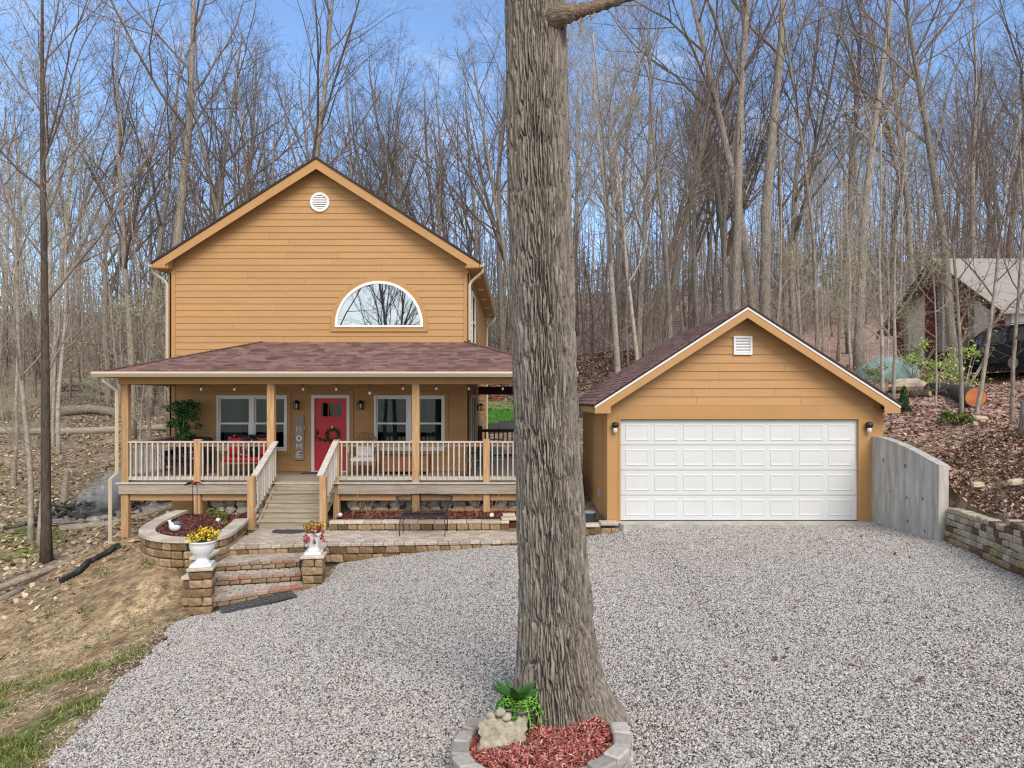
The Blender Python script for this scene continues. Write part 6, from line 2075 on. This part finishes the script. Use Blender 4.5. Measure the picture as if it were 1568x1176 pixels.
# red bench with floral throw
x, y = -7.10, 18.35
o = thing('porch_bench', 'red-cushioned porch bench with floral pillows under the left window', 'bench', (x, y, DZ))
MB().box(x - .62, x + .62, y - .3, y + .25, DZ + .33, DZ + .37).build('seat', wicker, o)
cushion(MB(), (x, y - .03, DZ + .43), (1.15, .5, .11)).build('seat_cushion', red_cloth, o)
for cx_, mm_ in ((-.4, red_cloth), (.0, fl), (.42, red_cloth)):
    cushion(MB(), (x + cx_, y + .17, DZ + .75), (.38, .15, .46)).build('back_cushion', mm_, o)
cushion(MB(), (x - .06, y - .1, DZ + .60), (.34, .12, .32)).build('pillow', fl, o)
MB().box(x - .62, x + .62, y + .26, y + .3, DZ + .3, DZ + 1.0).build('backrest', wicker, o)
for i in range(5):
    cushion(MB(), (x - .45 + i * .24, y + .26, DZ + 1.03), (.22, .1, .08), .03).build('throw', fl, o)
for sx_ in (-.58, .58):
    for sy_ in (-.27, .25):
        MB().box(x + sx_ - .03, x + sx_ + .03, y + sy_ - .03, y + sy_ + .03, DZ, DZ + .33).build('leg', wicker, o)
    MB().box(x + sx_ - .035, x + sx_ + .035, y - .3, y + .25, DZ + .60, DZ + .65).build('armrest', wicker, o)
# round-backed wicker chair
x, y = at_px(557, 18.5), 18.5
o = thing('wicker_chair', 'round-backed wicker chair with white cushions beside the red door', 'chair', (x, y, DZ))
mb = MB()
arcw = [(x + .36 * math.cos(math.pi * (1 - i / 14)), y + .22, DZ + .62 + .50 * math.sin(math.pi * i / 14)) for i in range(15)]
mb.tube(arcw, .025, 7); mb.tube([(x - .36, y + .22, DZ + .62), (x - .36, y - .2, DZ + .58), (x - .34, y - .26, DZ + .05)], .022, 6); mb.tube([(x + .36, y + .22, DZ + .62), (x + .36, y - .2, DZ + .58), (x + .34, y - .26, DZ + .05)], .022, 6)
mb.build('frame', wicker, o, True)
mb = MB()
for i in range(1, 14):
    mb.tube([(arcw[i][0], y + .22, DZ + .35), arcw[i]], .009, 4)
for i in range(9):
    zz = DZ + .4 + i * .07; w_ = .35 if zz < DZ + .62 else .36 * math.sqrt(max(.02, 1 - ((zz - DZ - .62) / .5) ** 2))
    mb.tube([(x - w_, y + .22, zz), (x + w_, y + .22, zz)], .008, 4)
mb.build('woven_back', wicker, o)
MB().box(x - .34, x + .34, y - .26, y + .24, DZ + .28, DZ + .35).build('seat', wicker, o)
for sx_ in (-.32, .32):
    for sy_ in (-.24, .2):
        MB().tube([(x + sx_, y + sy_, DZ + .28), (x + sx_ * 1.05, y + sy_ * 1.1, DZ)], .022, 6).build('leg', wicker, o)
cushion(MB(), (x, y - .02, DZ + .41), (.64, .48, .13)).build('seat_cushion', white_cloth, o)
cushion(MB(), (x, y + .12, DZ + .66), (.46, .14, .42), .06).build('pillow', white_cloth, o)
# cedar chest with planks
x0, x1, y0 = at_px(585, 18.6), at_px(657, 18.6), 18.55
o = thing('cedar_chest', 'red-brown plank storage chest under the right porch window', 'chest', ((x0 + x1) / 2, y0, DZ))
cedar = mat('cedar_plank', (.22, .085, .04), .7, .3, 4, (.6, 8, 8), rnd=.15, col2=(.40, .18, .09))
MB().box(x0, x1, y0, y0 + .45, DZ + .08, DZ + .47).build('body', cedar, o)
MB().box(x0 - .02, x1 + .02, y0 - .03, y0 + .47, DZ + .475, DZ + .51).build('lid', cedar, o)
for i in range(4):
    MB().box(x0 + .002, x1 - .002, y0 - .018, y0 - .001, DZ + .09 + i * .096, DZ + .18 + i * .096).build('plank', cedar, o)
for sx_ in (x0 + .04, x1 - .04):
    for sy_ in (y0 + .04, y0 + .41):
        MB().box(sx_ - .03, sx_ + .03, sy_ - .03, sy_ + .03, DZ, DZ + .08).build('leg', cedar, o)
# bistro chairs
def bistro(x, y, rz, label, m, seatm):
    o = thing('patio_chair', label, 'chair', (x, y, DZ), world=False, rz=rz)
    mb = MB()
    for s_ in (-.22, .22):
        mb.tube([(s_, .2, 0), (s_, .16, .43), (s_, .24, .95)], .013, 6)
    mb.tube([(-.22, .24, .95), (.22, .24, .95)], .013, 6); mb.build('back_frame', m, o)
    MB().cbox((0, .21, .72), (.40, .02, .38), .008).build('backrest', seatm, o)
    MB().cbox((0, -.02, .44), (.46, .44, .035), .012).build('seat', seatm, o)
    for s_ in (-.21, .21):
        MB().tube([(s_, -.2, .43), (s_ * 1.05, -.24, 0)], .013, 6).build('leg', m, o)
        MB().tube([(s_ * 1.15, .19, .62), (s_ * 1.15, -.18, .62), (s_ * 1.05, -.2, .43)], .012, 6).build('armrest', m, o)
slate = mat('slate_sling', (.10, .115, .125), .8, .15, 20)
bistro(at_px(727, 18.0), 18.0, R(-100), 'black patio chair turned sideways behind the porch rail post', black_m, slate)
bistro(at_px(762, 18.3), 18.3, R(20), 'dark grey sling patio chair behind the porch rail next to the oak', black_m, slate)
# string lights under the beam
o = thing('string_lights', 'string of clear globe bulbs hung under the front porch beam', 'string lights', (-5, POSTY + .13, 2.8))
bulbs = [(308, 594), (359, 594), (464, 594), (515, 594), (566, 600), (617, 593), (668, 593), (718, 593), (770, 593), (257, 594)]
cab = []
for px_ in sorted(b_[0] for b_ in bulbs):
    X_ = at_px(px_, POSTY + .14)
    cab += [(X_ - .35, POSTY + .14, 2.885), (X_, POSTY + .14, 2.865)]
MB().tube(cab, .006, 4).build('cable', black_m, o)
for px_, py_ in bulbs:
    X_ = at_px(px_, POSTY + .14); zc_ = CZ - (py_ + 2 - VY) * (POSTY + .14) / FPX
    mb = MB().tube([(X_, POSTY + .14, 2.87), (X_, POSTY + .14, zc_ + .04)], .013, 6)
    so2 = mb.build('socket', black_m, o)
    MB().blob((X_, POSTY + .14, zc_), (.032, .032, .042), 1, 10, 8, 0).build('bulb', bulb_glass, so2, True)
# HOME board
x0, x1 = at_px(451.4, YW - .06), at_px(465.2, YW - .06)
zt_, zb_ = CZ - (637 - VY) / 55.2, CZ - (704.5 - VY) / 55.2
o = thing('home_sign', 'tall weathered plank sign with white letters HOME beside the red door', 'sign', ((x0 + x1) / 2, YW - .06, zb_))
MB().box(x0, x1, YW - .075, YW - .05, zb_, zt_).build('plank', wood_grey, o)
xm = (x0 + x1) / 2; yl = YW - .0875
def letter(zc, segs, name='letter'):
    mb = MB()
    for (ax_, az_, bx_, bz_) in segs:
        mb.bar((xm + ax_, yl, zc + az_), (xm + bx_, yl, zc + bz_), .022, .024, up=(0, 1, 0))
    mb.build(name, white_p, o)
h_ = zt_ - zb_
letter(zt_ - h_ * .30, [(-.055, -.08, -.055, .08), (.055, -.08, .055, .08), (-.055, 0, .055, 0)])
mb = MB(); disc_ring(mb, xm, zt_ - h_ * .505, .04, .085, yl - .01, yl + .012); mb.build('letter', white_p, o)
MB().blob((xm, yl, zt_ - h_ * .505), (.022, .012, .022), 1, 8, 5, .1).build('flower', mat('tan_button', (.4, .33, .22), .8), o)
letter(zt_ - h_ * .68, [(-.06, -.075, -.06, .075), (.06, -.075, .06, .075), (-.06, .075, 0, -.02), (0, -.02, .06, .075)])
letter(zt_ - h_ * .87, [(-.05, -.08, -.05, .08), (-.05, .08, .05, .08), (-.05, 0, .04, 0), (-.05, -.08, .05, -.08)])
# wreath on the door
wx_, wz_ = at_px(510, YW), CZ - (666 - VY) / 55
o = thing('wreath', 'green leaf wreath with a white bow hung on the red door', 'wreath', (wx_, YW - .03, wz_))
MB().tube([(wx_ + .165 * math.cos(a), YW - .04, wz_ + .165 * math.sin(a)) for a in [k * 2 * math.pi / 24 for k in range(25)]], .022, 6).build('ring', bark_dark, o)
wl = ramp_mat('wreath_leaf', [(0, (.02, .03, .012)), (.6, (.06, .075, .03)), (.9, (.22, .22, .14)), (1, (.45, .42, .34))], .8, island=True)
foliage(o, 'leaves', [cluster(22, (wx_ + .165 * math.cos(a), YW - .05, wz_ + .165 * math.sin(a)), (.05, .03, .05), .05, 700 + k) for k, a in enumerate([k * 2 * math.pi / 22 for k in range(22)])] +
        [cluster(16, (wx_ - .17 - .05 * k, YW - .05, wz_ - .16 + .01 * k), (.05, .03, .035), .05, 740 + k) for k in range(5)], wl)
MB().cbox((wx_ - .01, YW - .055, wz_ + .215), (.05, .03, .09), .015).build('bow', white_cloth, o)

# ------------------------------------------------------------------ hollow at the left: pile, smoke, logs, pipe
log_m = bark('log_bark', (.16, .135, .11), (.46, .41, .34), rnd=.15, st=(1.5, 6, 6), scale=3)
cut_m = mat('cut_wood', (.42, .31, .19), .9, .25, 10)
def log(pts, r0, r1, label, m=log_m, name='fallen_log', group=None, end=cut_m):
    P3 = []
    for x, y, *zo in pts:
        P3.append(Vector((x, y, hz(x, y) + r0 * .75 + (zo[0] if zo else 0))))
    P3 = catmull(P3, 6)
    n_ = len(P3)
    o = thing(name, label, 'log', (P3[0].x, P3[0].y, P3[0].z - r0), group)
    rr_ = [(r0 + (r1 - r0) * i / (n_ - 1)) * q.uniform(.93, 1.07) for i in range(n_)]
    MB().tube(P3, rr_, 10).build('stem', m, o, True)
    d_ = (P3[0] - P3[1]).normalized()
    for pp, dd2, r_ in ((P3[0], d_, r0), (P3[-1], (P3[-1] - P3[-2]).normalized(), r1)):
        MB().tube([pp - dd2 * .01, pp + dd2 * .012], [r_ * .86, r_ * .84], 10).build('cut_end', end, o)
    return o
log([(-13.6, 13.2), (-12.2, 14.6), (-11.0, 16.3), (-10.6, 17.4)], .10, .06, 'long pale bleached log at the foot of the dark trunk, upper of three')
log([(-12.6, 12.2), (-11.4, 13.9), (-10.9, 15.3)], .09, .06, 'pale bleached log at the foot of the dark trunk, middle of three')
log([(-12.0, 11.4), (-11.2, 12.8), (-10.7, 13.9)], .07, .05, 'short pale log on the bank edge, lowest of three')
log([(-14.0, 21.3), (-12.8, 21.9), (-11.4, 23.2), (-9.8, 25.0)], .13, .09, 'smooth brown log lying in front of the burning brush pile')
log([(-33, 37.5), (-25, 37.0), (-18, 38.4), (-9, 39.5)], .22, .16, 'long thin dark log lying across the far edge of the hollow')
log([(at_px(96, 42), 42), (at_px(140, 42.6), 42.6), (at_px(186, 41.5), 41.5)], .32, .24, 'thick pale fallen log beyond the hollow')
log([(at_px(80, 50), 50, .3), (at_px(130, 51), 51, .3), (at_px(175, 50), 50, .1)], .38, .33, 'dark mossy fallen trunk behind the thick pale log', bark_grey)
log([(-36, 41), (at_px(12, 41), 41)], .35, .3, 'grey fallen log at the far left of the hollow')
# burning brush pile
pile = thing('brush_pile', 'charred smouldering brush pile with grey ash in the hollow', 'brush pile', (-13.2, 23, -1.5))
char_m = mat('charred_wood', (.012, .011, .011), .95, .5, 8, col2=(.12, .115, .11), rnd=.3)
ash_m = mat('ash', (.10, .095, .09), .95, .4, 5, col2=(.45, .43, .41), bump=.03, bscale=14)
for i, (x, y, rx_, h_) in enumerate(((-14.5, 22.7, .9, .2), (-13.5, 23.1, 1.0, .35), (-12.3, 23.8, 1.1, .4), (-10.9, 24.6, 1.0, .35))):
    MB().blob((x, y, hz(x, y)), (rx_, .85, h_), 90 + i, 16, 9, .16).build('ash_heap', ash_m, pile)
for i in range(190):
    t_ = q.random(); x = -15.2 + 4.6 * t_ + q.gauss(0, .25); y = 22.2 + 2.3 * t_ + q.gauss(0, .35)
    z = hz(x, y) + q.uniform(.15, .7); a = q.uniform(0, 6.28); ln = q.uniform(.2, .7)
    MB().tube([(x - ln / 2 * math.cos(a), y - ln / 2 * math.sin(a), z + q.uniform(-.12, .12)), (x + ln / 2 * math.cos(a), y + ln / 2 * math.sin(a), z + q.uniform(-.12, .12))], [q.uniform(.03, .09), q.uniform(.02, .06)], 6).build('charred_branch', char_m, pile)
sm = bpy.data.materials.new('smoke'); sm.use_nodes = True
n = sm.node_tree.nodes; l = sm.node_tree.links.new
n.remove(n['Principled BSDF'])
vp = n.new('ShaderNodeVolumePrincipled'); vp.inputs['Color'].default_value = (.9, .92, .97, 1)
tcn = n.new('ShaderNodeTexCoord'); nzz = n.new('ShaderNodeTexNoise'); nzz.inputs['Scale'].default_value = 1.6; nzz.inputs['Detail'].default_value = 4
l(tcn.outputs['Object'], nzz.inputs['Vector'])
mrr = n.new('ShaderNodeMapRange'); mrr.inputs['From Min'].default_value = .40; mrr.inputs['From Max'].default_value = .75; mrr.inputs['To Max'].default_value = .9
l(nzz.outputs[0], mrr.inputs[0])
grd = n.new('ShaderNodeTexGradient'); grd.gradient_type = 'SPHERICAL'
mpp = n.new('ShaderNodeMapping'); l(tcn.outputs['Object'], mpp.inputs[0])
mpp.inputs['Scale'].default_value = (1 / 1.5, 1 / .9, 1 / .8)
l(mpp.outputs[0], grd.inputs[0])
mul = n.new('ShaderNodeMath'); mul.operation = 'MULTIPLY'; l(mrr.outputs[0], mul.inputs[0]); l(grd.outputs['Fac'], mul.inputs[1])
m2 = n.new('ShaderNodeMath'); m2.operation = 'MULTIPLY'; m2.inputs[1].default_value = 14.0; l(mul.outputs[0], m2.inputs[0])
l(m2.outputs[0], vp.inputs['Density']); l(vp.outputs[0], n['Material Output'].inputs['Volume'])
so_ = MB().blob((0, 0, 0), (1.5, .9, .8), 3, 20, 12, 0).build('smoke', sm, None, True)
so_.location = (-13.3, 23.2, hz(-13.3, 23.2) + .95); so_.rotation_euler = (0, R(-24), R(30))
stuff(so_)['label'] = 'thin pale smoke drifting from the brush pile'
# black drain pipe
P3 = []
for x, y in ((-9.4, 15.6), (-9.6, 14.6), (-9.3, 13.5), (-8.9, 12.6), (-8.7, 12.1)):
    P3.append(Vector((x, y, hz(x, y) + .05)))
P3 = catmull([P(92, 868, 14.6), P(120, 858, 14.9), P(140, 848, 15.4), P(165, 838, 15.7), P(182, 833, 16.1)], 24)
P3 = [Vector((p.x, p.y, hz(p.x, p.y) + .06)) for p in P3]
o = thing('drain_pipe', 'black corrugated drain pipe lying on the bank below the porch post', 'pipe', tuple(P3[0]))
MB().tube(P3, [.075 if i % 2 else .064 for i in range(len(P3))], 10).build('pipe', black_m, o)
# broken snags and the orange line
for i, (px, py, Y, h_, r_) in enumerate(((98, 768, 26, 1.25, .13), (20, 735, 28, 1.6, .10))):
    x, y = at_px(px, Y), Y; z = hz(x, y)
    o = thing('snag', ('broken brown stump snag behind the burning pile', 'thin broken snag beside the pale slender pair of trees')[i], 'stump', (x, y, z))
    MB().tube([(x, y, z - .1), (x + .05, y, z + h_ * .5), (x + .12, y, z + h_ * .9), (x + .05, y, z + h_)], [r_ * 1.2, r_ * .9, r_ * .7, r_ * .2], 8).build('stem', log_m, o)
pts = [Vector((x, y, hz(x, y) + .015)) for x, y in ((-6.95, 9.3), (-6.7, 9.7), (-6.55, 10.2), (-6.45, 10.6), (-6.2, 11.1))]
tag(MB().tube(catmull(pts, 6), .0045, 5).build('orange_line', mat('orange_rope', (.60, .16, .09), .8), None), 'thin orange cord lying along the sandy bank', 'cord')
for i, (x, y) in enumerate(((-7.6, 12.2), (-6.6, 10.8), (-9.0, 15.9), (-5.8, 9.2), (-8.4, 12.6))):
    z = hz(x, y)
    w_ = thing('weed', ('leafy green tuft on the sandy bank', 'leafy green tuft on the sandy bank', 'green tuft at the foot of the porch corner post', 'leafy green tuft on the sandy bank', 'leafy green tuft on the sandy bank')[i], 'weed', (x, y, z), None if i == 2 else 'green tufts on the bank')
    foliage(w_, 'leaves', [cluster(26, (x, y, z + .03), (.2, .16, .04), .07, 810 + i)], grass_m)

# ------------------------------------------------------------------ hillside at the right
ever = ramp_mat('evergreen', [(0, (.012, .035, .010)), (.5, (.035, .085, .02)), (1, (.10, .16, .04))], .7, island=True)
def conifer(px, Y, h_, w_, label):
    x, y = at_px(px, Y), Y; z = hz(x, y)
    o = thing('evergreen_shrub', label, 'shrub', (x, y, z))
    MB().tube([(x, y, z - .05), (x, y, z + h_ * .9)], [.03, .006], 6).build('stem', bark_dark, o)
    foliage(o, 'foliage', [cluster(170, (x, y, z + h_ * (.12 + .11 * k)), (w_ * (1 - .1 * k), w_ * (1 - .1 * k), h_ * .13), .055, 900 + int(px) + k, .3) for k in range(8)], ever)
conifer(1384, 16.3, .62, .17, 'small upright dark evergreen behind the garage eave, the taller one')
conifer(1354, 16.8, .45, .15, 'small dark evergreen half hidden by the garage corner')
x, y = at_px(1462, 14.6), 14.6; z = hz(x, y)
o = thing('evergreen_shrub', 'low sprawling evergreen shrub on the leafy slope below the log', 'shrub', (x, y, z))
mb = MB()
for k in range(9):
    a = k * .7
    mb.tube([(x, y, z - .03), (x + .18 * math.cos(a), y + .18 * math.sin(a), z + .12), (x + .3 * math.cos(a), y + .25 * math.sin(a), z + .2)], .006, 4)
mb.build('stem', bark_dark, o)
foliage(o, 'foliage', [cluster(120, (x + .24 * math.cos(k), y + .2 * math.sin(k), z + .10 + .05 * (k % 3)), (.15, .13, .08), .06, 1000 + k) for k in range(9)], ramp_mat('olive_evergreen', [(0, (.05, .07, .015)), (.6, (.12, .15, .04)), (1, (.22, .25, .08))], .7, island=True))
x, y = at_px(1576, 12.5), 12.5; z = hz(x, y)
o = thing('stump', 'mossy cut stump at the edge of the leafy slope', 'stump', (x, y, z))
MB().tube([(x, y, z - .1), (x, y, z + .2), (x, y, z + .6)], [.2, .15, .13], 12).build('stem', bark_grey, o, True)
# sawn log
o = thing('sawn_log', 'thick dark-barked log with a fresh orange sawn end on the slope', 'log', (at_px(1455, 19), 19, 2.4))
a = P(1494, 606, 17.6); b_ = P(1425, 612, 20.5)
a.z = hz(a.x, a.y) + .24; b_.z = hz(b_.x, b_.y) + .2
MB().tube([a, a.lerp(b_, .3), a.lerp(b_, .7), b_], [.27, .265, .25, .2], 16).build('stem', bark('log_dark', (.035, .03, .026), (.12, .105, .09), rnd=0, st=(3, 3, 3), scale=3), o, True)
d_ = (a - b_).normalized()
endm = mat('orange_wood', (.62, .26, .09), .8, .3, 3, col2=(.38, .10, .035))
MB().tube([a - d_ * .01, a + d_ * .012], [.245, .242], 20).build('cut_end', endm, o)
log([(at_px(1395, 19.6), 19.6), (at_px(1424, 19.2), 19.2)], .13, .1, 'short dark limb log next to the sawn log', bark_dark)
# pale boulders
for i, (px, py, Y, r_) in enumerate(((1392, 566, 23, .45), (1560, 765, 11.3, .12), (1500, 762, 11.9, .10), (1500, 652, 15.2, .11))):
    x, y = at_px(px, Y), Y; z = hz(x, y)
    tag(MB().blob((x, y, z + r_ * .1), (r_ * 1.5, r_, r_ * .6), 70 + i, 12, 8, .14).build('boulder', mat('pale_rock', (.38, .30, .20), .95, .3, 6, col2=(.58, .50, .38), bump=.02, bscale=12)),
        ('pale boulder beside the green tarp', 'yellow rock in the soil above the block wall', 'small yellow rock beside the concrete wall end', 'flat pale stone below the low evergreen shrub')[i], 'rock')
x, y = at_px(1358, 26), 26; z = hz(x, y)
tag(MB().blob((x, y, z + .1), (1.1, .9, .75), 33, 18, 12, .10).build('tarp', mat('green_tarp', (.16, .27, .25), .6, .25, 3, col2=(.30, .44, .42)), None, True), 'blue-green tarp draped over a mound near the stone house', 'tarp')
def bush(px, py, Y, r_, label, m, n_, group=None):
    x, y = at_px(px, Y), Y; z = hz(x, y)
    o = thing('bush', label, 'bush', (x, y, z), group)
    mb = MB()
    for k in range(10):
        a_ = k * .66; mb.tube([(x, y, z - .05), (x + r_ * .5 * math.cos(a_), y + r_ * .5 * math.sin(a_), z + r_ * .8), (x + r_ * .9 * math.cos(a_), y + r_ * .9 * math.sin(a_), z + r_ * 1.5)], [.02, .012, .004], 5)
    mb.build('stem', bark_pale, o)
    foliage(o, 'leaves', [cluster(n_, (x + r_ * q.uniform(-.8, .8), y + r_ * q.uniform(-.6, .6), z + r_ * q.uniform(.4, 1.7)), (r_ * .4, r_ * .4, r_ * .28), .09, 1200 + int(px) + k, .1) for k in range(16)], m)
bush(1475, 550, 20.5, .8, 'yellow-green leafing bush in front of the black car', leaf_green, 34)
bush(1400, 545, 25, .8, 'light green bush beside the far brick pier of the stone house', leaf_green, 26)
bush(1440, 575, 22, .55, 'small leafing bush behind the sawn log', leaf_green, 30)
bush(1333, 560, 24, .5, 'low green bush at the wood edge by the tarp', grass_m, 22)
brown_l = ramp_mat('beech_leaf', [(0, (.35, .17, .08)), (1, (.58, .36, .20))], .8, island=True)
bush(1300, 565, 23, .6, 'beech sapling bush still holding dry orange leaves behind the garage', brown_l, 14)
bush(140, 545, 48, 1.0, 'pale green bush between the far trunks beyond the hollow', leaf_green, 24)
bush(20, 600, 36, 1.1, 'thin green brush at the far edge of the hollow', grass_m, 12)

# neighbour road
rd = MB()
xs_ = np.linspace(14.8, 42, 20)
vs = []
for x in xs_:
    for y in (22.2, 23.0, 24.0, 25.0, 25.8):
        vs.append((x, y, float(fA(np.array([x]), np.array([y]))[0]) * .0 + hz(x, 24) + .10))
rd.add(vs, [(i * 5 + j, (i + 1) * 5 + j, (i + 1) * 5 + j + 1, i * 5 + j + 1) for i in range(19) for j in range(4)])
structure(rd.build('neighbour_drive', mat('asphalt', (.20, .20, .205), .95, .2, 20)))

# stone house of the neighbours
NX, N0, N1, NR = 18.7, 26.15, 34.0, 30.0
NZE, NZR, NB = 6.15, 8.65, 3.3
nh = thing('stone_house', 'cream stone gabled house with red brick piers and a grey roof among the trees', 'house', (NX + 5, NR, 4))
stonem = mat('cream_stone', (.68, .64, .55), .95, .3, 5, col2=(.86, .83, .76), bump=.03, bscale=6)
MB().prism([(N0, NB), (N1, NB), (N1, NZE), (NR, NZR - .15), (N0, NZE)], 'x', NX, NX + 11).build('wall', stonem, nh)
def brickpier(y0, y1, zt_):
    mo = MB().box(NX - .22, NX - .002, y0, y1, NB, zt_).build('brick_pier', mat('mortar', (.34, .29, .26), .95), nh)
    k = 0; z = NB + .6
    while z < zt_ - .1:
        y = y0 - .01 + (.06 if k % 2 else 0)
        if (k % 14) != 13:
            while y < y1 - .06:
                piece('brick', nbrick, mo, (NX - .235, min(y + .11, y1 - .09), z + .04)); y += .235
        z += .092; k += 1
nbm = ramp_mat('red_brick', [(0, (.13, .035, .03)), (.6, (.22, .065, .05)), (1, (.34, .16, .12))], .95, nvar=.2)
nbrick = MB().box(-.03, .03, -.105, .105, -.038, .038).mesh('brick', nbm)
brickpier(30.35, 31.2, 8.0); brickpier(28.25, 29.15, 7.5); brickpier(26.12, 26.75, 6.05); brickpier(33.0, 33.6, 6.6)
MB().box(NX - .05, NX + .0, 29.4, 30.1, NB, 7.8).build('panel', mat('grey_panel', (.36, .34, .31), .8), nh)
rf = MB()
for y_e in (N0 - .45, N1 + .5):
    ze = NZR - (NZR - NZE) * abs(y_e - NR) / abs((N0 if y_e < NR else N1) - NR)
    rf.prism([(NR, NZR), (y_e, ze), (y_e, ze - .14), (NR, NZR - .14)], 'x', NX - .7, NX + 11.5)
nro = rf.build('roof', mat('grey_shingle', (.23, .205, .185), .95, .25, 8, (1, 8, 8), col2=(.36, .33, .31)), nh)
fz = MB()
for y_e in (N0 - .45, N1 + .5):
    ze = NZR - (NZR - NZE) * abs(y_e - NR) / abs((N0 if y_e < NR else N1) - NR)
    fz.prism([(NR, NZR - .02), (y_e, ze - .02), (y_e, ze - .30), (NR, NZR - .30)], 'x', NX - .74, NX - .702)
fz.build('rake_board', mat('dark_brown', (.05, .032, .026), .8), nro)
mb = MB().box(NX - .03, NX + .02, 31.4, 33.0, 4.75, 5.0); mb.box(NX + 1.2, NX + 1.3, N0 - .06, N0 + .0, NB, 6.1)
mb.build('ledge', mat('grey_panel', (.36, .34, .31)), nh)
for x in (20.6, 23.6, 26.4):
    f_ = MB().box(x, x + 1.3, N0 - .05, N0 + .02, 4.7, 5.75).build('window', mat('dark_brown', (.05, .032, .026)), nh)
    MB().box(x + .06, x + 1.24, N0 - .06, N0 - .051, 4.76, 5.69).build('pane', glass_dark, f_)

# black car on the neighbours' drive
CX, CY = 18.55, 24.2
CZg = hz(18.5, 24.3) + .1
car = thing('parked_car', 'black sport utility car parked beside the stone house', 'car', (CX, CY, CZg), world=False, rz=R(8))
carp = mat('black_car_paint', (.008, .009, .011), .15, .1, 2, spec=.6)
def shell(profile, hw, inset, name, m, parent):
    """side profile (y,z) swept across the width with the flanks pulled in towards the top"""
    zmax = max(p[1] for p in profile); zmin = min(p[1] for p in profile)
    mb = MB(); vs = []
    for s_ in (-1, -.94, .94, 1):
        for (y_, z_) in profile:
            t_ = (z_ - zmin) / (zmax - zmin)
            k_ = 1 if abs(s_) < 1 else 0
            vs.append((s_ * (hw - inset * t_), y_ * (1 if k_ else .99), z_ + (0 if k_ else -.02)))
    n_ = len(profile)
    fs = [tuple(range(n_)), tuple(range(4 * n_ - 1, 3 * n_ - 1, -1))]
    for a_ in range(3):
        fs += [(a_ * n_ + i, a_ * n_ + n_ + i, a_ * n_ + n_ + (i + 1) % n_, a_ * n_ + (i + 1) % n_) for i in range(n_)]
    return mb.add(vs, fs).build(name, m, parent)
body = shell([(-.55, .38), (-.58, .8), (-.52, 1.05), (3.1, 1.05), (4.1, .95), (4.25, .7), (4.2, .38)], .95, .05, 'body', carp, car)
shell([(-.45, 1.04), (-.22, 1.62), (0.1, 1.72), (1.9, 1.72), (2.9, 1.04)], .88, .18, 'cabin', carp, car)
for s_ in (-1, 1):
    for y0_, y1_ in ((-.05, .65), (.75, 1.5), (1.6, 2.3)):
        v = [(s_ * .875, y0_ + .02, 1.1), (s_ * .875, y1_, 1.1), (s_ * .765, y1_ - (.32 if y1_ > 2 else 0), 1.58), (s_ * .765, y0_ + .12, 1.58)]
        MB().add(v + [(a_ - s_ * .04, b2, c_) for a_, b2, c_ in v], [(0, 1, 2, 3) if s_ > 0 else (3, 2, 1, 0), (0, 4, 5, 1), (1, 5, 6, 2), (2, 6, 7, 3), (3, 7, 4, 0)]).build('side_window', glass_dark, car)
MB().add([(-.7, -.46, 1.12), (.7, -.46, 1.12), (.62, -.285, 1.54), (-.62, -.285, 1.54), (-.7, -.42, 1.12), (.7, -.42, 1.12), (.62, -.25, 1.54), (-.62, -.25, 1.54)], [(0, 1, 2, 3), (4, 7, 6, 5), (0, 4, 5, 1), (3, 2, 6, 7)]).build('rear_window', glass_dark, car)
for s_ in (-1, 1):
    MB().cbox((s_ * .84, -.53, .95), (.2, .14, .3), .03).build('taillight', mat('red_lens', (.45, .01, .012), .2, spec=.6), car)
MB().cbox((0, -.6, .52), (1.75, .12, .2), .04).build('bumper', mat('chrome', (.55, .55, .56), .25, metal=1), car)
MB().box(-.3, .3, -.62, -.585, .72, .86).build('number_plate', white_p, car)
for s_ in (-1, 1):
    MB().box(s_ * .60 - .02, s_ * .60 + .02, .1, 1.8, 1.76, 1.79).build('roof_rail', MATS['chrome'], car)
    for y_ in (.35, 3.2):
        w_ = MB().tube([(s_ * .74, y_, .34), (s_ * .97, y_, .34)], .35, 20).build('wheel', mat('tyre', (.015, .015, .015), .9), car)
        MB().tube([(s_ * .95, y_, .34), (s_ * .985, y_, .34)], .22, 14).build('rim', MATS['chrome'], w_)

# behind the lawn: brick grill, dark fence of the side yard
x, y = at_px(760, 44), 44; z = hz(x, y)
o = thing('brick_fireplace', 'small red brick fireplace on the bank above the lawn', 'fireplace', (x, y, z))
for r_ in range(7):
    for c_ in range(2):
        MB().cbox((x - .2 + c_ * .36 + (.08 if r_ % 2 else 0), y, z + .1 + r_ * .14), (.34, .5, .125), .02).build('brick', mat('hearth_brick', (.26, .08, .05), .9, .3, 6, rnd=.2), o)
o = thing('yard_fence', 'low dark grey fence at the near edge of the lawn', 'fence', (1, 31.5, .9))
for i in range(9):
    x = -4 + i * 1.1; z = hz(x, 31.5)
    MB().box(x, x + 1.06, 31.47, 31.5, z - .1, z + .55).build('panel', mat('fence_grey', (.06, .065, .07), .8), o)
    MB().box(x - .05, x - .005, 31.44, 31.53, z - .2, z + .62).build('post', MATS['fence_grey'], o)
